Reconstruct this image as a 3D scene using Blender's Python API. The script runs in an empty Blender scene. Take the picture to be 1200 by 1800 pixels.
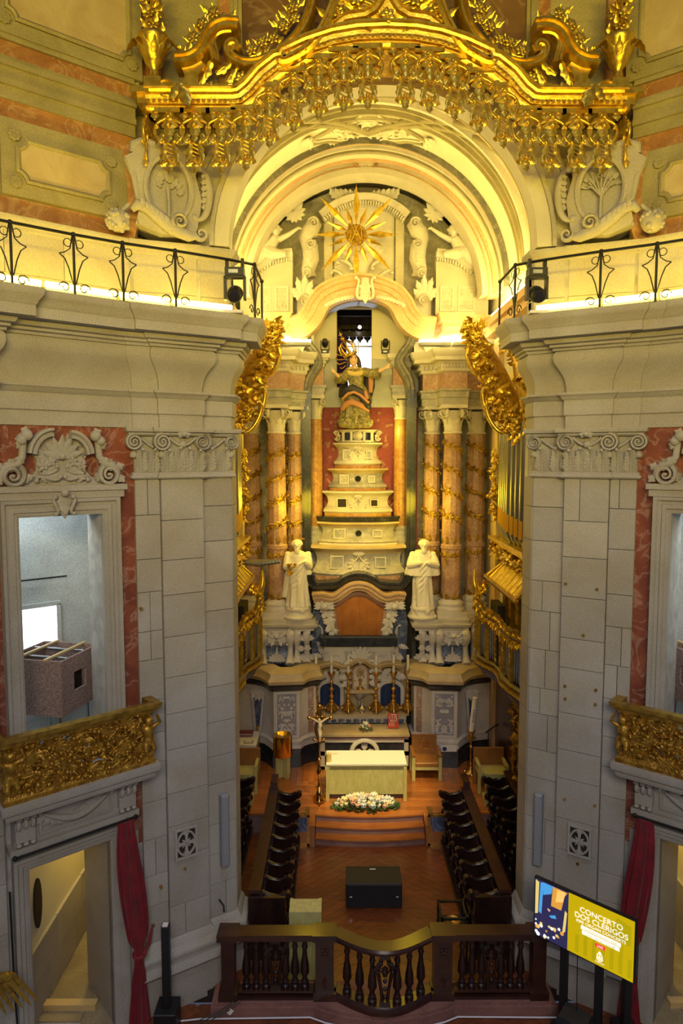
import bpy, bmesh, math, random
from mathutils import Matrix, Vector
SC = bpy.context.scene
COL = SC.collection
pi = math.pi
# ---------------------------------------------------------------- camera
F_PX = 1225.0                       # focal length in pixels of the 1200 px wide frame
CAM = Vector((-0.62, 0.0, 7.6))
PITCH = math.atan(100 / F_PX)
YAW = math.atan(6 / F_PX)
cam_data = bpy.data.cameras.new('camera')
cam = bpy.data.objects.new('camera', cam_data)
COL.objects.link(cam)
cam_data.sensor_fit = 'HORIZONTAL'
cam_data.sensor_width = 36.0
cam_data.lens = 36.0 * F_PX / 1200
cam_data.clip_end = 200
cam.location = CAM
cam.rotation_euler = (pi / 2 - PITCH, 0, -YAW)
SC.camera = cam
# ---------------------------------------------------------------- world, exposure
world = bpy.data.worlds.new('dim daylight')
SC.world = world
world.use_nodes = True
world.node_tree.nodes['Background'].inputs[0].default_value = (0.55, 0.63, 1.0, 1)
world.node_tree.nodes['Background'].inputs[1].default_value = 0.095
SC.view_settings.view_transform = 'Standard'
SC.view_settings.look = 'None'
SC.view_settings.gamma = 1
SC.view_settings.use_curve_mapping = False
SC.view_settings.exposure = 0.0


def lamp(name, kind, loc, target, energy, color, size=1.0, size_y=None, spot=None, blend=.6, spread=None):
    d = bpy.data.lights.new(name, kind)
    d.energy = energy
    d.color = color
    if kind == 'AREA':
        d.size = size
        if size_y:
            d.shape = 'RECTANGLE'
            d.size_y = size_y
        if spread:
            d.spread = spread
    elif kind == 'SPOT':
        d.spot_size = spot
        d.spot_blend = blend
        d.shadow_soft_size = size
    else:
        d.shadow_soft_size = size
    o = bpy.data.objects.new(name, d)
    COL.objects.link(o)
    o.location = loc
    o.rotation_euler = (Vector(target) - Vector(loc)).to_track_quat('-Z', 'Y').to_euler()
    return o


LED = (1.0, 0.72, 0.07)
# daylight from the nave windows high behind the gallery and from the lantern of the dome
lamp('nave_window_light', 'AREA', (0, -4.5, 11.5), (0, 9.5, 3.6), 165, (1.0, 0.91, 0.78), 5, 4, spread=1.6)
# the light battens go on round the gallery behind the camera and light the dome from there
for gx in (-4, 0, 4):
    lamp('gallery_ring_light', 'AREA', (gx, -3.0, 9.7), (gx * .5, 9.7, 13.4), 132, (1, .71, .03), 3.2, .4, spread=1.5)
lamp('lantern_light', 'AREA', (0, 3.5, 19), (0, 7.5, 0), 62, (0.70, 0.78, 1.0), 3, 3, spread=1.15)
# projectors on the side galleries that light the altar and the retable
lamp('altar_projector_light', 'SPOT', (1.6, 9.2, 10.3), (0.2, 14.3, .7), 3000, (1, .74, .26), .12, spot=.30)
lamp('retable_projector_light', 'SPOT', (-1.6, 9.2, 10.3), (0.4, 16.6, 6.0), 1300, (1, .72, .2), .12, spot=.56)
lamp('retable_projector_light', 'SPOT', (1.6, 9.2, 10.3), (-0.4, 16.6, 6.0), 900, (1, .72, .2), .12, spot=.56)
lamp('altar_projector_light', 'SPOT', (-1.55, 9.2, 10.3), (-.1, 14.0, .7), 1800, (1, .76, .3), .12, spot=.30)
# unseen yellow point lamps added before and inside the niche brighten the throne
lamp('throne_fill_light', 'POINT', (1.1, 15.9, 6.4), (0, 17, 5), 62, (1, .68, .03), .3)
lamp('throne_fill_light', 'POINT', (-1.35, 15.9, 6.4), (0, 17, 5), 55, (1, .68, .03), .3)
lamp('niche_fill_light', 'POINT', (.62, 17.0, 8.2), (0, 17, 5), 22, (1, .74, .12), .06)

# ---------------------------------------------------------------- materials


def mat(name, c1, c2=None, rough=.6, metal=0.0, scale=3.0, detail=6, lo=.35, hi=.65, speck=0.0, sscale=90.0,
        bump=0.0, bscale=None, rnd=0.0, vein=None, vscale=2.0, vlo=.46, vhi=.54, emit=None, emit_s=0.0,
        alpha=None, wood=False, stretch=None, sheen=0.0, spec=None, coat=0.0):
    m = bpy.data.materials.new(name)
    m.use_nodes = True
    nt = m.node_tree
    b = nt.nodes['Principled BSDF']
    L = nt.links.new
    N = nt.nodes.new
    b.inputs['Roughness'].default_value = rough
    b.inputs['Metallic'].default_value = metal
    if spec is not None:
        b.inputs['Specular IOR Level'].default_value = spec
    if coat:
        b.inputs['Coat Weight'].default_value = coat
        b.inputs['Coat Roughness'].default_value = .15
    c1 = (*c1, 1)
    tc = N('ShaderNodeTexCoord').outputs['Object']
    if stretch:
        mp = N('ShaderNodeMapping')
        mp.inputs['Scale'].default_value = stretch
        L(tc, mp.inputs[0])
        tc = mp.outputs[0]
    col = None

    def noise(sc, det, dist=0.0):
        n = N('ShaderNodeTexNoise')
        n.inputs['Scale'].default_value = sc
        n.inputs['Detail'].default_value = det
        n.inputs['Distortion'].default_value = dist
        L(tc, n.inputs['Vector'])
        return n.outputs['Fac']

    def ramp(f, a, c):
        r = N('ShaderNodeMapRange')
        r.inputs[1].default_value = a
        r.inputs[2].default_value = c
        L(f, r.inputs[0])
        return r.outputs[0]

    def mix(f, a, c, mode='MIX'):
        x = N('ShaderNodeMix')
        x.data_type = 'RGBA'
        x.blend_type = mode
        if isinstance(f, float):
            x.inputs[0].default_value = f
        else:
            L(f, x.inputs[0])
        for s, q in ((6, a), (7, c)):
            if isinstance(q, tuple):
                x.inputs[s].default_value = q
            else:
                L(q, x.inputs[s])
        return x.outputs[2]
    if c2:
        col = mix(ramp(noise(scale, detail, .6), lo, hi), c1, (*c2, 1))
    if vein:
        f = noise(vscale, 7, 1.8)
        a = ramp(f, vlo, .5)
        c = ramp(f, vhi, .5)
        mm = N('ShaderNodeMath')
        mm.operation = 'MULTIPLY'
        L(a, mm.inputs[0])
        L(c, mm.inputs[1])
        m2 = N('ShaderNodeMath')
        m2.operation = 'MULTIPLY'
        m2.inputs[1].default_value = .5
        L(mm.outputs[0], m2.inputs[0])
        col = mix(m2.outputs[0], col or c1, (*vein, 1))
    if speck:
        f = ramp(noise(sscale, 3), .36, .64)
        g = mix(f, (1 - speck, 1 - speck, 1 - speck, 1), (1 + speck * .6, 1 + speck * .6, 1 + speck * .6, 1))
        col = mix(1.0, col or c1, g, 'MULTIPLY')
    if rnd:
        oi = N('ShaderNodeObjectInfo')
        r = N('ShaderNodeMapRange')
        r.inputs[3].default_value = 1 - rnd
        r.inputs[4].default_value = 1 + rnd
        L(oi.outputs['Random'], r.inputs[0])
        cb = N('ShaderNodeCombineColor')
        for k in range(3):
            L(r.outputs[0], cb.inputs[k])
        col = mix(1.0, col or c1, cb.outputs[0], 'MULTIPLY')
    if col is not None:
        L(col, b.inputs['Base Color'])
    else:
        b.inputs['Base Color'].default_value = c1
    if bump:
        bn = N('ShaderNodeBump')
        bn.inputs['Strength'].default_value = bump
        bn.inputs['Distance'].default_value = .02
        L(noise(bscale or sscale, 4), bn.inputs['Height'])
        L(bn.outputs[0], b.inputs['Normal'])
    if emit:
        b.inputs['Emission Color'].default_value = (*emit, 1)
        b.inputs['Emission Strength'].default_value = emit_s
    if alpha is not None:
        b.inputs['Transmission Weight'].default_value = alpha
    if sheen:
        b.inputs['Sheen Weight'].default_value = sheen
    return m


M = {}
M['granite'] = mat('granite', (.47, .44, .40), (.40, .355, .285), .75, scale=1.1, speck=.15, sscale=80, bump=.2, bscale=60, rnd=.09)
M['granite_plain'] = mat('granite_moulding', (.47, .44, .40), (.40, .36, .30), .75, scale=1.3, speck=.15, sscale=80, bump=.2, bscale=60)
M['mortar'] = mat('mortar', (.56, .54, .5), (.4, .38, .36), .9, scale=5)
M['red'] = mat('red_marble', (.34, .10, .05), (.22, .06, .035), .4, scale=3, vein=(.55, .36, .28), vscale=2.2, speck=.12, sscale=40)
M['domered_lit'] = mat('dome_marble_yellow_lit', (.46, .23, .085), (.33, .14, .045), .45, scale=3, vein=(.6, .42, .22), vscale=2.2, speck=.12, sscale=40)  # red marble copy with the yellow lamplight tint put into its colour
M['led2'] = mat('vault_led_tube', (1, .9, .5), emit=(1.0, .78, .20), emit_s=185)
M['brown'] = mat('dark_brown_unlit', (.20, .105, .035), (.11, .055, .02), .5, scale=1.4, vein=(.34, .24, .14), vscale=1.2)  # red marble darkened as if unlit over the arch; brown back room too
M['ochre'] = mat('ochre_marble', (.58, .47, .28), (.47, .36, .19), .45, scale=2.2, vein=(.5, .3, .16), vscale=1.6, vlo=.485, vhi=.515, rnd=.05)
M['green'] = mat('green_stone', (.39, .34, .19), (.28, .24, .12), .6, scale=1.5, speck=.15, sscale=60)
M['cream'] = mat('cream_stone', (.66, .62, .54), (.56, .52, .45), .6, scale=1.6, speck=.08, sscale=60)
M['plaster'] = mat('cream_plaster', (.78, .72, .58), (.70, .64, .5), .7, scale=1.2)
M['pinkband'] = mat('pink_marble_band', (.66, .44, .27), (.56, .36, .2), .5, scale=2.5, vein=(.75, .6, .4), vscale=2)
M['white'] = mat('white_marble', (.74, .70, .66), (.62, .585, .57), .5, scale=2.5, vein=(.45, .43, .44), vscale=1.6, vlo=.49, vhi=.51)
M['blue'] = mat('blue_grey_marble', (.10, .13, .24), (.05, .07, .15), .35, scale=2.6, vein=(.34, .38, .52), vscale=1.7)
M['greyv'] = mat('grey_veined_marble', (.40, .38, .36), (.28, .28, .28), .4, scale=2.6, vein=(.6, .57, .5), vscale=1.8)
M['greyb'] = mat('blue_grey_ground', (.36, .36, .40), (.28, .28, .33), .5, scale=4)
M['framedark'] = mat('dark_olive_marble', (.15, .14, .11), (.09, .085, .07), .4, scale=3, vein=(.3, .28, .2), vscale=2)
M['black'] = mat('black_marble', (.018, .02, .026), (.035, .038, .05), .22, scale=3, vein=(.14, .15, .17), vscale=2.1, vlo=.488, vhi=.512)
M['pink'] = mat('pink_marble', (.50, .31, .215), (.36, .205, .145), .42, scale=2.6, speck=.18, sscale=22, vein=(.60, .45, .34), vscale=3)
M['orange'] = mat('orange_breccia', (.56, .31, .09), (.40, .19, .06), .35, scale=7, speck=.22, sscale=26)
M['damask'] = mat('red_damask', (.30, .045, .04), (.22, .03, .03), .6, scale=9, speck=.1, sscale=30)
M['damaskgold'] = mat('damask_figure', (.42, .19, .12), rough=.5)
M['gold'] = mat('gilded_wood', (.82, .58, .085), (.52, .31, .03), .3, metal=.85, scale=9, lo=.4, hi=.7, bump=.14, bscale=40)
M['golddark'] = mat('worn_gilding', (.50, .32, .05), (.26, .14, .018), .42, metal=.6, scale=10, bump=.2, bscale=45)
M['goldbal'] = mat('balcony_gilding', (.62, .36, .05), (.30, .14, .015), .36, metal=.7, scale=12, lo=.35, hi=.65, bump=.4, bscale=45)
M['brass'] = mat('polished_brass', (.86, .55, .16), rough=.2, metal=1.0)
M['brassdull'] = mat('old_brass', (.68, .42, .12), (.5, .28, .06), .34, metal=.9, scale=12)
M['iron'] = mat('black_iron', (.015, .014, .013), rough=.5, metal=.3)
M['blackpl'] = mat('black_plastic', (.012, .012, .015), rough=.45)
M['blackcase'] = mat('black_painted_case', (.016, .017, .024), rough=.55, speck=.2, sscale=200, bump=.2, bscale=200)
M['lens'] = mat('lens_glass', (.02, .02, .03), rough=.05, spec=.8)
M['darkwood'] = mat('dark_rosewood', (.030, .011, .009), (.014, .006, .005), .3, scale=5, stretch=(1, 1, .25), coat=.3)
M['railwood'] = mat('red_brown_wood', (.060, .020, .013), (.032, .011, .008), .32, scale=6, stretch=(.4, 1, 1), coat=.3)
M['plank'] = mat('chancel_floor_wood', (.22, .06, .016), (.14, .034, .009), .3, scale=3, stretch=(1, 6, 1), rnd=.2, coat=.25)
M['plank2'] = mat('platform_floor_wood', (.46, .17, .04), (.34, .105, .024), .28, scale=3, stretch=(1, 9, 1), rnd=.22, coat=.25)
M['navefloor'] = mat('nave_floor_wood', (.21, .055, .016), (.13, .033, .010), .34, scale=3, stretch=(2, 2, 1), rnd=.22, coat=.2)
M['redstep'] = mat('red_stone_step', (.34, .16, .13), (.25, .115, .1), .6, scale=3, speck=.25, sscale=60)
M['purple'] = mat('purple_stone_riser', (.29, .17, .16), (.22, .12, .12), .6, scale=3, speck=.18, sscale=60)
M['greenwood'] = mat('pale_gilded_wood', (.62, .58, .24), (.52, .47, .17), .4, scale=9, stretch=(2, 2, .5), speck=.12, sscale=50)
M['cloth'] = mat('white_linen', (.86, .83, .78), rough=.85)
M['leather'] = mat('tan_leather', (.38, .17, .045), (.30, .125, .03), .45, scale=6)
M['orangecloth'] = mat('orange_cloth', (.42, .15, .025), (.33, .11, .018), .75, scale=4, sheen=.3)
M['velvet'] = mat('crimson_velvet', (.25, .005, .015), (.15, .003, .009), .7, scale=5, sheen=.2)
M['bluecloth'] = mat('dark_blue_curtain', (.02, .05, .2), (.012, .03, .13), .7, scale=6, sheen=.3)
M['purplecloth'] = mat('purple_curtain', (.10, .035, .28), rough=.8)
M['wax'] = mat('candle_wax', (.85, .80, .66), rough=.5)
M['waxgold'] = mat('gold_candle', (.72, .55, .2), rough=.5)
M['pipe'] = mat('organ_pipe_tin', (.42, .43, .42), (.3, .31, .31), .33, metal=.85, scale=8, stretch=(2, 2, .3))
M['pipegold'] = mat('organ_pipe_lip', (.85, .5, .06), rough=.35, metal=.7)
M['foil'] = mat('silver', (.7, .7, .74), rough=.2, metal=1)
M['steel'] = mat('steel_tube', (.55, .56, .6), rough=.25, metal=1)
M['cork'] = mat('speckled_chipboard', (.40, .27, .23), (.30, .2, .17), .85, scale=30, speck=.5, sscale=70)
M['pine'] = mat('pine_batten', (.7, .5, .22), rough=.6)
M['grey'] = mat('grey_painted_metal', (.30, .31, .34), rough=.5)
M['concrete'] = mat('pale_rendered_wall', (.62, .64, .62), (.5, .52, .51), .85, scale=2, speck=.2, sscale=60, bump=.3, bscale=50)
M['paint'] = mat('cream_painted_wall', (.8, .74, .55), rough=.8)
M['flag'] = mat('worn_flagstone', (.40, .33, .2), (.28, .22, .13), .7, scale=2, speck=.2, sscale=50)
M['skin'] = mat('painted_skin', (.78, .5, .32), rough=.45)
M['hair'] = mat('dark_painted_hair', (.03, .015, .01), rough=.5)
M['gown'] = mat('gold_patterned_gown', (.42, .34, .12), (.17, .17, .09), .45, scale=16, lo=.42, hi=.58, speck=.25, sscale=40)
M['mantle'] = mat('dark_blue_mantle', (.025, .028, .06), (.05, .04, .03), .45, scale=7)
M['lining'] = mat('rose_lining', (.55, .27, .15), rough=.5)
M['marblew'] = mat('statue_marble', (.82, .78, .7), (.74, .7, .62), .5, scale=3)
M['ivory'] = mat('ivory_figure', (.8, .68, .48), rough=.45)
M['led'] = mat('led_tube', (1, .9, .5), emit=(1.0, .70, .075), emit_s=44)
M['ledw'] = mat('retable_led_tube', (1, .9, .5), emit=(1.0, .78, .22), emit_s=38)
M['day'] = mat('bright_window_pane', (1, 1, 1), emit=(.8, .86, 1.0), emit_s=2.6)
M['bulb'] = mat('lamp_bulb', (1, 1, 1), emit=(1, .9, .7), emit_s=12)
M['redcover'] = mat('red_book_cover', (.62, .07, .025), rough=.4)
M['paper'] = mat('paper', (.85, .82, .78), rough=.8)
M['leafg'] = mat('green_leaf', (.06, .13, .04), (.1, .17, .06), .55, scale=8)
M['rosew'] = mat('white_blossom', (.82, .8, .74), rough=.7)
M['roseg'] = mat('pale_blue_blossom', (.66, .74, .76), rough=.7)
M['rosep'] = mat('peach_blossom', (.82, .46, .34), rough=.7)
M['rosey'] = mat('cream_blossom', (.86, .72, .42), rough=.7)
M['glass'] = mat('clear_glass', (.9, .95, .95), rough=.05, alpha=.9)
M['cable'] = mat('white_cable', (.75, .75, .82), rough=.5)
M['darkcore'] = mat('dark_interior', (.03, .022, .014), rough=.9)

# ---------------------------------------------------------------- mesh kit
V = Vector


class MB:
    """collects quads and polygons of one mesh"""

    def __init__(s):
        s.v = []
        s.f = []
        s.org = False

    def add(s, vs, fs):
        b = len(s.v)
        s.v += [tuple(x) for x in vs]
        s.f += [tuple(b + i for i in q) for q in fs]
        return s

    def put(s, o, m=None):
        s.org = s.org or o.org
        return s.add([m @ V(p) for p in o.v] if m else o.v, o.f)

    def xf(s, m):
        s.v = [tuple(m @ V(p)) for p in s.v]
        return s

    def bx(s, x0, x1, y0, y1, z0, z1):
        return s.add([(x0, y0, z0), (x1, y0, z0), (x1, y1, z0), (x0, y1, z0), (x0, y0, z1), (x1, y0, z1), (x1, y1, z1), (x0, y1, z1)],
                     [(0, 3, 2, 1), (4, 5, 6, 7), (0, 1, 5, 4), (1, 2, 6, 5), (2, 3, 7, 6), (3, 0, 4, 7)])

    def cb(s, x0, x1, y0, y1, z0, z1, c=.01):
        """box whose front (-y) face is chamfered"""
        return s.add([(x0, y1, z0), (x1, y1, z0), (x1, y1, z1), (x0, y1, z1),
                      (x0, y0 + c, z0), (x1, y0 + c, z0), (x1, y0 + c, z1), (x0, y0 + c, z1),
                      (x0 + c, y0, z0 + c), (x1 - c, y0, z0 + c), (x1 - c, y0, z1 - c), (x0 + c, y0, z1 - c)],
                     [(0, 1, 5, 4), (1, 2, 6, 5), (2, 3, 7, 6), (3, 0, 4, 7), (4, 5, 9, 8), (5, 6, 10, 9), (6, 7, 11, 10), (7, 4, 8, 11),
                      (8, 9, 10, 11), (0, 3, 2, 1)])

    def prism(s, poly, y0, y1):
        """polygon in x,z extruded along y"""
        n = len(poly)
        return s.add([(x, y0, z) for x, z in poly] + [(x, y1, z) for x, z in poly],
                     [tuple(range(n)), tuple(range(2 * n - 1, n - 1, -1))] + [(i, (i + 1) % n, n + (i + 1) % n, n + i) for i in range(n)])

    def plan(s, poly, z0, z1):
        n = len(poly)
        return s.add([(x, y, z0) for x, y in poly] + [(x, y, z1) for x, y in poly],
                     [tuple(range(n)), tuple(range(2 * n - 1, n - 1, -1))] + [(i, (i + 1) % n, n + (i + 1) % n, n + i) for i in range(n)])

    def loft(s, rings, closed=True, cap=True):
        n = len(rings[0])
        vs = [p for r in rings for p in r]
        fs = []
        for k in range(len(rings) - 1):
            for i in range(n if closed else n - 1):
                j = (i + 1) % n
                fs.append((k * n + i, k * n + j, (k + 1) * n + j, (k + 1) * n + i))
        if cap and closed:
            fs.append(tuple(range(n - 1, -1, -1)))
            fs.append(tuple((len(rings) - 1) * n + i for i in range(n)))
        return s.add(vs, fs)

    def lathe(s, prof, c=(0, 0, 0), n=16, sx=1, sy=1, a0=0.0):
        return s.loft([[(c[0] + sx * r * math.cos(a0 + 2 * pi * i / n), c[1] + sy * r * math.sin(a0 + 2 * pi * i / n), c[2] + z) for i in range(n)]
                       for r, z in prof])

    def tube(s, path, r, n=6, flat=1.0, N=None):
        P = [V(p) for p in path]
        s.org = True
        k = len(P)
        R = r if isinstance(r, (list, tuple)) else [r] * k
        rings = []
        ref = V(N) if N else None
        for i in range(k):
            t = (P[min(i + 1, k - 1)] - P[max(i - 1, 0)])
            t = t.normalized() if t.length > 1e-9 else V((0, 0, 1))
            if N is None:
                if ref is None:
                    ref = V((0, 0, 1)) if abs(t.z) < .9 else V((1, 0, 0))
                a = ref - t * ref.dot(t)
                if a.length < 1e-4:
                    a = t.orthogonal()
                a.normalize()
                ref = a
            else:
                a = ref - t * ref.dot(t)
                a = a.normalized() if a.length > 1e-4 else t.orthogonal().normalized()
            b = t.cross(a)
            rings.append([P[i] + a * (R[i] * flat * math.cos(2 * pi * j / n)) + b * (R[i] * math.sin(2 * pi * j / n)) for j in range(n)])
        return s.loft(rings)

    def sweep(s, path, prof, N=(0, 0, 1), closed=False, pclosed=True):
        """profile (a along the in-plane normal N x t, b along N) swept with mitred corners"""
        P = [V(p) for p in path]
        N = V(N).normalized()
        k = len(P)
        rings = []
        for i in range(k):
            t0 = (P[i] - P[i - 1]) if (i > 0 or closed) else (P[1] - P[0])
            t1 = (P[(i + 1) % k] - P[i]) if (i < k - 1 or closed) else (P[k - 1] - P[k - 2])
            n0 = N.cross(t0).normalized()
            n1 = N.cross(t1).normalized()
            m = n0 + n1
            m = m.normalized() if m.length > 1e-6 else n0
            m = m / max(.35, m.dot(n0))
            rings.append([P[i] + m * a + N * b for a, b in prof])
        if closed:
            rings.append(rings[0])
        return s.loft(rings, closed=pclosed, cap=pclosed and not closed)

    def sph(s, c, r, n=8, m=6, sc=(1, 1, 1)):
        rings = []
        for j in range(1, m):
            a = pi * j / m
            rings.append([(c[0] + sc[0] * r * math.sin(a) * math.cos(2 * pi * i / n), c[1] + sc[1] * r * math.sin(a) * math.sin(2 * pi * i / n),
                           c[2] - sc[2] * r * math.cos(a)) for i in range(n)])
        return s.loft(rings)

    def leaf(s, p, d, nrm, L, W, curl=1.2, lobes=3, n=8, thick=.18, lob=.25):
        p = V(p)
        s.org = True
        n = max(n, lobes * 3 + 1)
        d = V(d).normalized()
        nn = V(nrm)
        nn = (nn - d * nn.dot(d)).normalized()
        sd = d.cross(nn)
        q = p.copy()
        rings = []
        for i in range(n + 1):
            u = i / n
            th = curl * u * u
            w = W * max(.06, math.sin(pi * (.1 + .9 * u) ** .85)) * (1 + lob * math.cos(2 * pi * lobes * u))
            dd = d * math.cos(th) + nn * math.sin(th)
            up = nn * math.cos(th) - d * math.sin(th)
            rings.append([q - sd * w - up * (w * .25), q + up * (w * .25), q + sd * w - up * (w * .25), q - up * (w * thick * 2 + .002)])
            q = q + dd * (L / n)
        return s.loft(rings)

    def flower(s, c, nrm, R, k=5, h=.35):
        c = V(c)
        nn = V(nrm).normalized()
        a = nn.orthogonal().normalized()
        b = nn.cross(a)
        for i in range(k):
            th = 2 * pi * i / k
            d = a * math.cos(th) + b * math.sin(th)
            e = nn.cross(d)
            o = c + d * (R * .55) + nn * (R * .12)
            m = Matrix(((d.x * .48, e.x * .40, nn.x * .2, 0), (d.y * .48, e.y * .40, nn.y * .2, 0), (d.z * .48, e.z * .40, nn.z * .2, 0), (0, 0, 0, 1)))
            q = MB().sph((0, 0, 0), R, 6, 4)
            s.put(q, Matrix.Translation(o) @ m)
        return s.sph(c + nn * (R * .15), R * .28, 6, 4)

    def scroll(s, p0, p1, N, r=.02, kind='C', turn=3.2, flip=1, n=26, flat=.9, seg=5, taper=.45):
        p0 = V(p0)
        p1 = V(p1)
        N = V(N).normalized()
        th = 0.0
        x = y = 0.0
        pts = [(0., 0.)]
        for i in range(n):
            u = (i + .5) / n
            w = abs(2 * u - 1)
            kap = 1.1 + turn * 5.5 * w ** 4
            if kind == 'S' and u < .5:
                kap = -kap
            if kind == 'J':
                kap = .3 + turn * 6 * max(0., 2 * u - 1) ** 2.5
            th += kap / n * 1.0
            x += math.cos(th) / n
            y += math.sin(th) / n
            pts.append((x, y))
        L = math.hypot(x, y)
        e = p1 - p0
        f = N.cross(e) * flip
        ca, sa = x / L, y / L
        P = []
        for px, py in pts:
            qx, qy = (px * ca + py * sa) / L, (-px * sa + py * ca) / L
            P.append(p0 + e * qx - f * qy)
        R = [r * (1 - taper * abs(2 * i / n - 1) ** 2) for i in range(n + 1)]
        s.tube(P, R, seg, flat, N)
        if kind in 'CS':
            s.sph(P[0], r * 1.25, 6, 4)
        s.sph(P[-1], r * 1.25, 6, 4)
        return s

    def volute(s, c, ax, ay, R, turns=2.2, r=.02, a0=0.0, n=30, flat=1.6):
        c, ax, ay = V(c), V(ax), V(ay)
        N = ax.cross(ay)
        P, Q = [], []
        for i in range(n + 1):
            u = i / n
            rho = R * (1 - u) ** .8 * .92 + R * .08
            th = a0 + turns * 2 * pi * u
            P.append(c + ax * (rho * math.cos(th)) + ay * (rho * math.sin(th)))
            Q.append(r * (1 - .55 * u))
        s.tube(P, Q, 5, flat, N)
        return s.sph(c, R * .2, 6, 4)

    def shell(s, c, up, nrm, R, k=7, spread=2.6):
        c, up, nn = V(c), V(up).normalized(), V(nrm).normalized()
        sd = up.cross(nn)
        for i in range(k):
            th = spread * (i / (k - 1) - .5)
            d = up * math.cos(th) + sd * math.sin(th)
            s.leaf(c, d, nn, R * (1 - .12 * abs(i / (k - 1) - .5) * 2), R * spread / k * .5, .55, 1, 5, .3, .0)
        return s.sph(c, R * .16, 6, 4)


def recalc(me):
    bm = bmesh.new()
    bm.from_mesh(me)
    bmesh.ops.recalc_face_normals(bm, faces=bm.faces)
    bm.to_mesh(me)
    bm.free()


WL = {}


def base_of(vs):
    xs, ys, zs = zip(*vs)
    return V(((min(xs) + max(xs)) / 2, (min(ys) + max(ys)) / 2, min(zs)))


def tag(o, label=None, cat=None, group=None, kind=None):
    if label:
        o['label'] = label
    if cat:
        o['category'] = cat
    if group:
        o['group'] = group
    if kind:
        o['kind'] = kind
    return o


def T(name, label, cat, loc=(0, 0, 0), group=None, kind=None):
    o = bpy.data.objects.new(name, None)
    COL.objects.link(o)
    o.empty_display_size = .2
    o.location = loc
    WL[o.name] = V(loc)
    return tag(o, label, cat, group, kind)


def O(name, mb, m, parent=None, label=None, cat=None, group=None, kind=None, smooth=38, rc=True):
    """links the mesh as ONE object; vertices are given in world space"""
    org = WL[parent.name] if parent else base_of(mb.v)
    me = bpy.data.meshes.new(name)
    me.from_pydata([tuple(V(p) - org) for p in mb.v], [], mb.f)
    if rc:
        recalc(me)
    if smooth:
        me.polygons.foreach_set('use_smooth', [True] * len(me.polygons))
        me.set_sharp_from_angle(angle=math.radians(78 if mb.org and smooth == 38 else smooth))
    me.materials.append(M[m] if isinstance(m, str) else m)
    o = bpy.data.objects.new(name, me)
    COL.objects.link(o)
    if parent:
        o.parent = parent
    else:
        o.location = org
    WL[o.name] = org
    return tag(o, label, cat, group, kind)


def S(name, mb, m, parent=None, smooth=38):
    return O(name, mb, m, parent, kind=None if parent else 'structure', smooth=smooth)


def dup(root, loc=None, rotz=None, label=None, group=None):
    r = root.copy()
    COL.objects.link(r)
    if loc is not None:
        r.location = loc
    if rotz is not None:
        r.rotation_euler = (0, 0, rotz)
    if label:
        r['label'] = label
    if group:
        r['group'] = group
    for ch in list(root.children):
        c = ch.copy()
        COL.objects.link(c)
        c.parent = r
        for g in ch.children:
            e = g.copy()
            COL.objects.link(e)
            e.parent = c
    return r


def remesh(mb, voxel=.014, smooth=4):
    """melts overlapping closed shapes into one continuous skin"""
    me = bpy.data.meshes.new('melt')
    me.from_pydata(mb.v, [], mb.f)
    recalc(me)
    o = bpy.data.objects.new('melt', me)
    COL.objects.link(o)
    r = o.modifiers.new('r', 'REMESH')
    r.mode = 'VOXEL'
    r.voxel_size = voxel
    q = o.modifiers.new('s', 'SMOOTH')
    q.iterations = smooth
    q.factor = .5
    dg = bpy.context.evaluated_depsgraph_get()
    dg.update()
    e = o.evaluated_get(dg).to_mesh()
    out = MB()
    out.v = [tuple(v.co) for v in e.vertices]
    out.f = [tuple(p.vertices) for p in e.polygons]
    o.evaluated_get(dg).to_mesh_clear()
    bpy.data.objects.remove(o)
    bpy.data.meshes.remove(me)
    return out


def frame(px, py, dx, dy, z=0.0, side=1):
    """local x along (dx,dy), local y into the wall, mirrored in x when side is -1"""
    f = Matrix(((dx, -dy, 0, px), (dy, dx, 0, py), (0, 0, 1, z), (0, 0, 0, 1)))
    return (Matrix.Diagonal((-1, 1, 1, 1)) @ f) if side < 0 else f


MIR = {1: Matrix.Identity(4), -1: Matrix.Diagonal((-1, 1, 1, 1))}
SIDE = {1: 'right', -1: 'left'}
CY, SY, CP, SP = math.cos(YAW), math.sin(YAW), math.cos(PITCH), math.sin(PITCH)


def at(u, v, Y):
    """point of the photographed place seen at pixel u,v that stands at the distance Y"""
    a, b = (u - 600) / F_PX, (900 - v) / F_PX
    x, y, z = a, CP + b * SP, -SP + b * CP
    x, y = x * CY + y * SY, -x * SY + y * CY
    t = (Y - CAM.y) / y
    return V((CAM.x + t * x, Y, CAM.z + t * z))


def relief(mb, m, w, h, n, seed, r=.014, sym=True, kinds='lsf', N=(0, -1, 0)):
    """low carved ornament on a w x h field centred on x=0, z from 0 to h in the frame m"""
    rg = random.Random(seed)
    loc = MB()
    for _ in range(n):
        x = rg.uniform(.0 if sym else -w / 2, w / 2)
        z = rg.uniform(0, h)
        a = rg.uniform(0, 2 * pi)
        k = rg.choice(kinds)
        g = MB()
        sz = rg.uniform(.5, 1.0) * min(w, h) * .32
        if k == 'l':
            g.leaf((x, 0, z), (math.cos(a), 0, math.sin(a)), N, sz, sz * .3, .9, 3, 6)
        elif k == 's':
            g.scroll((x, 0, z), (x + sz * math.cos(a), 0, z + sz * math.sin(a)), N, r, rg.choice('CS'), 3, rg.choice((1, -1)), 18)
        else:
            g.flower((x, -r, z), N, sz * .4)
        g.v = [(max(-w / 2, min(w / 2, p[0])), p[1], max(0., min(h, p[2]))) for p in g.v]
        loc.put(g)
        if sym:
            loc.put(g, MIR[-1])
    return mb.put(loc, m)
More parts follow.
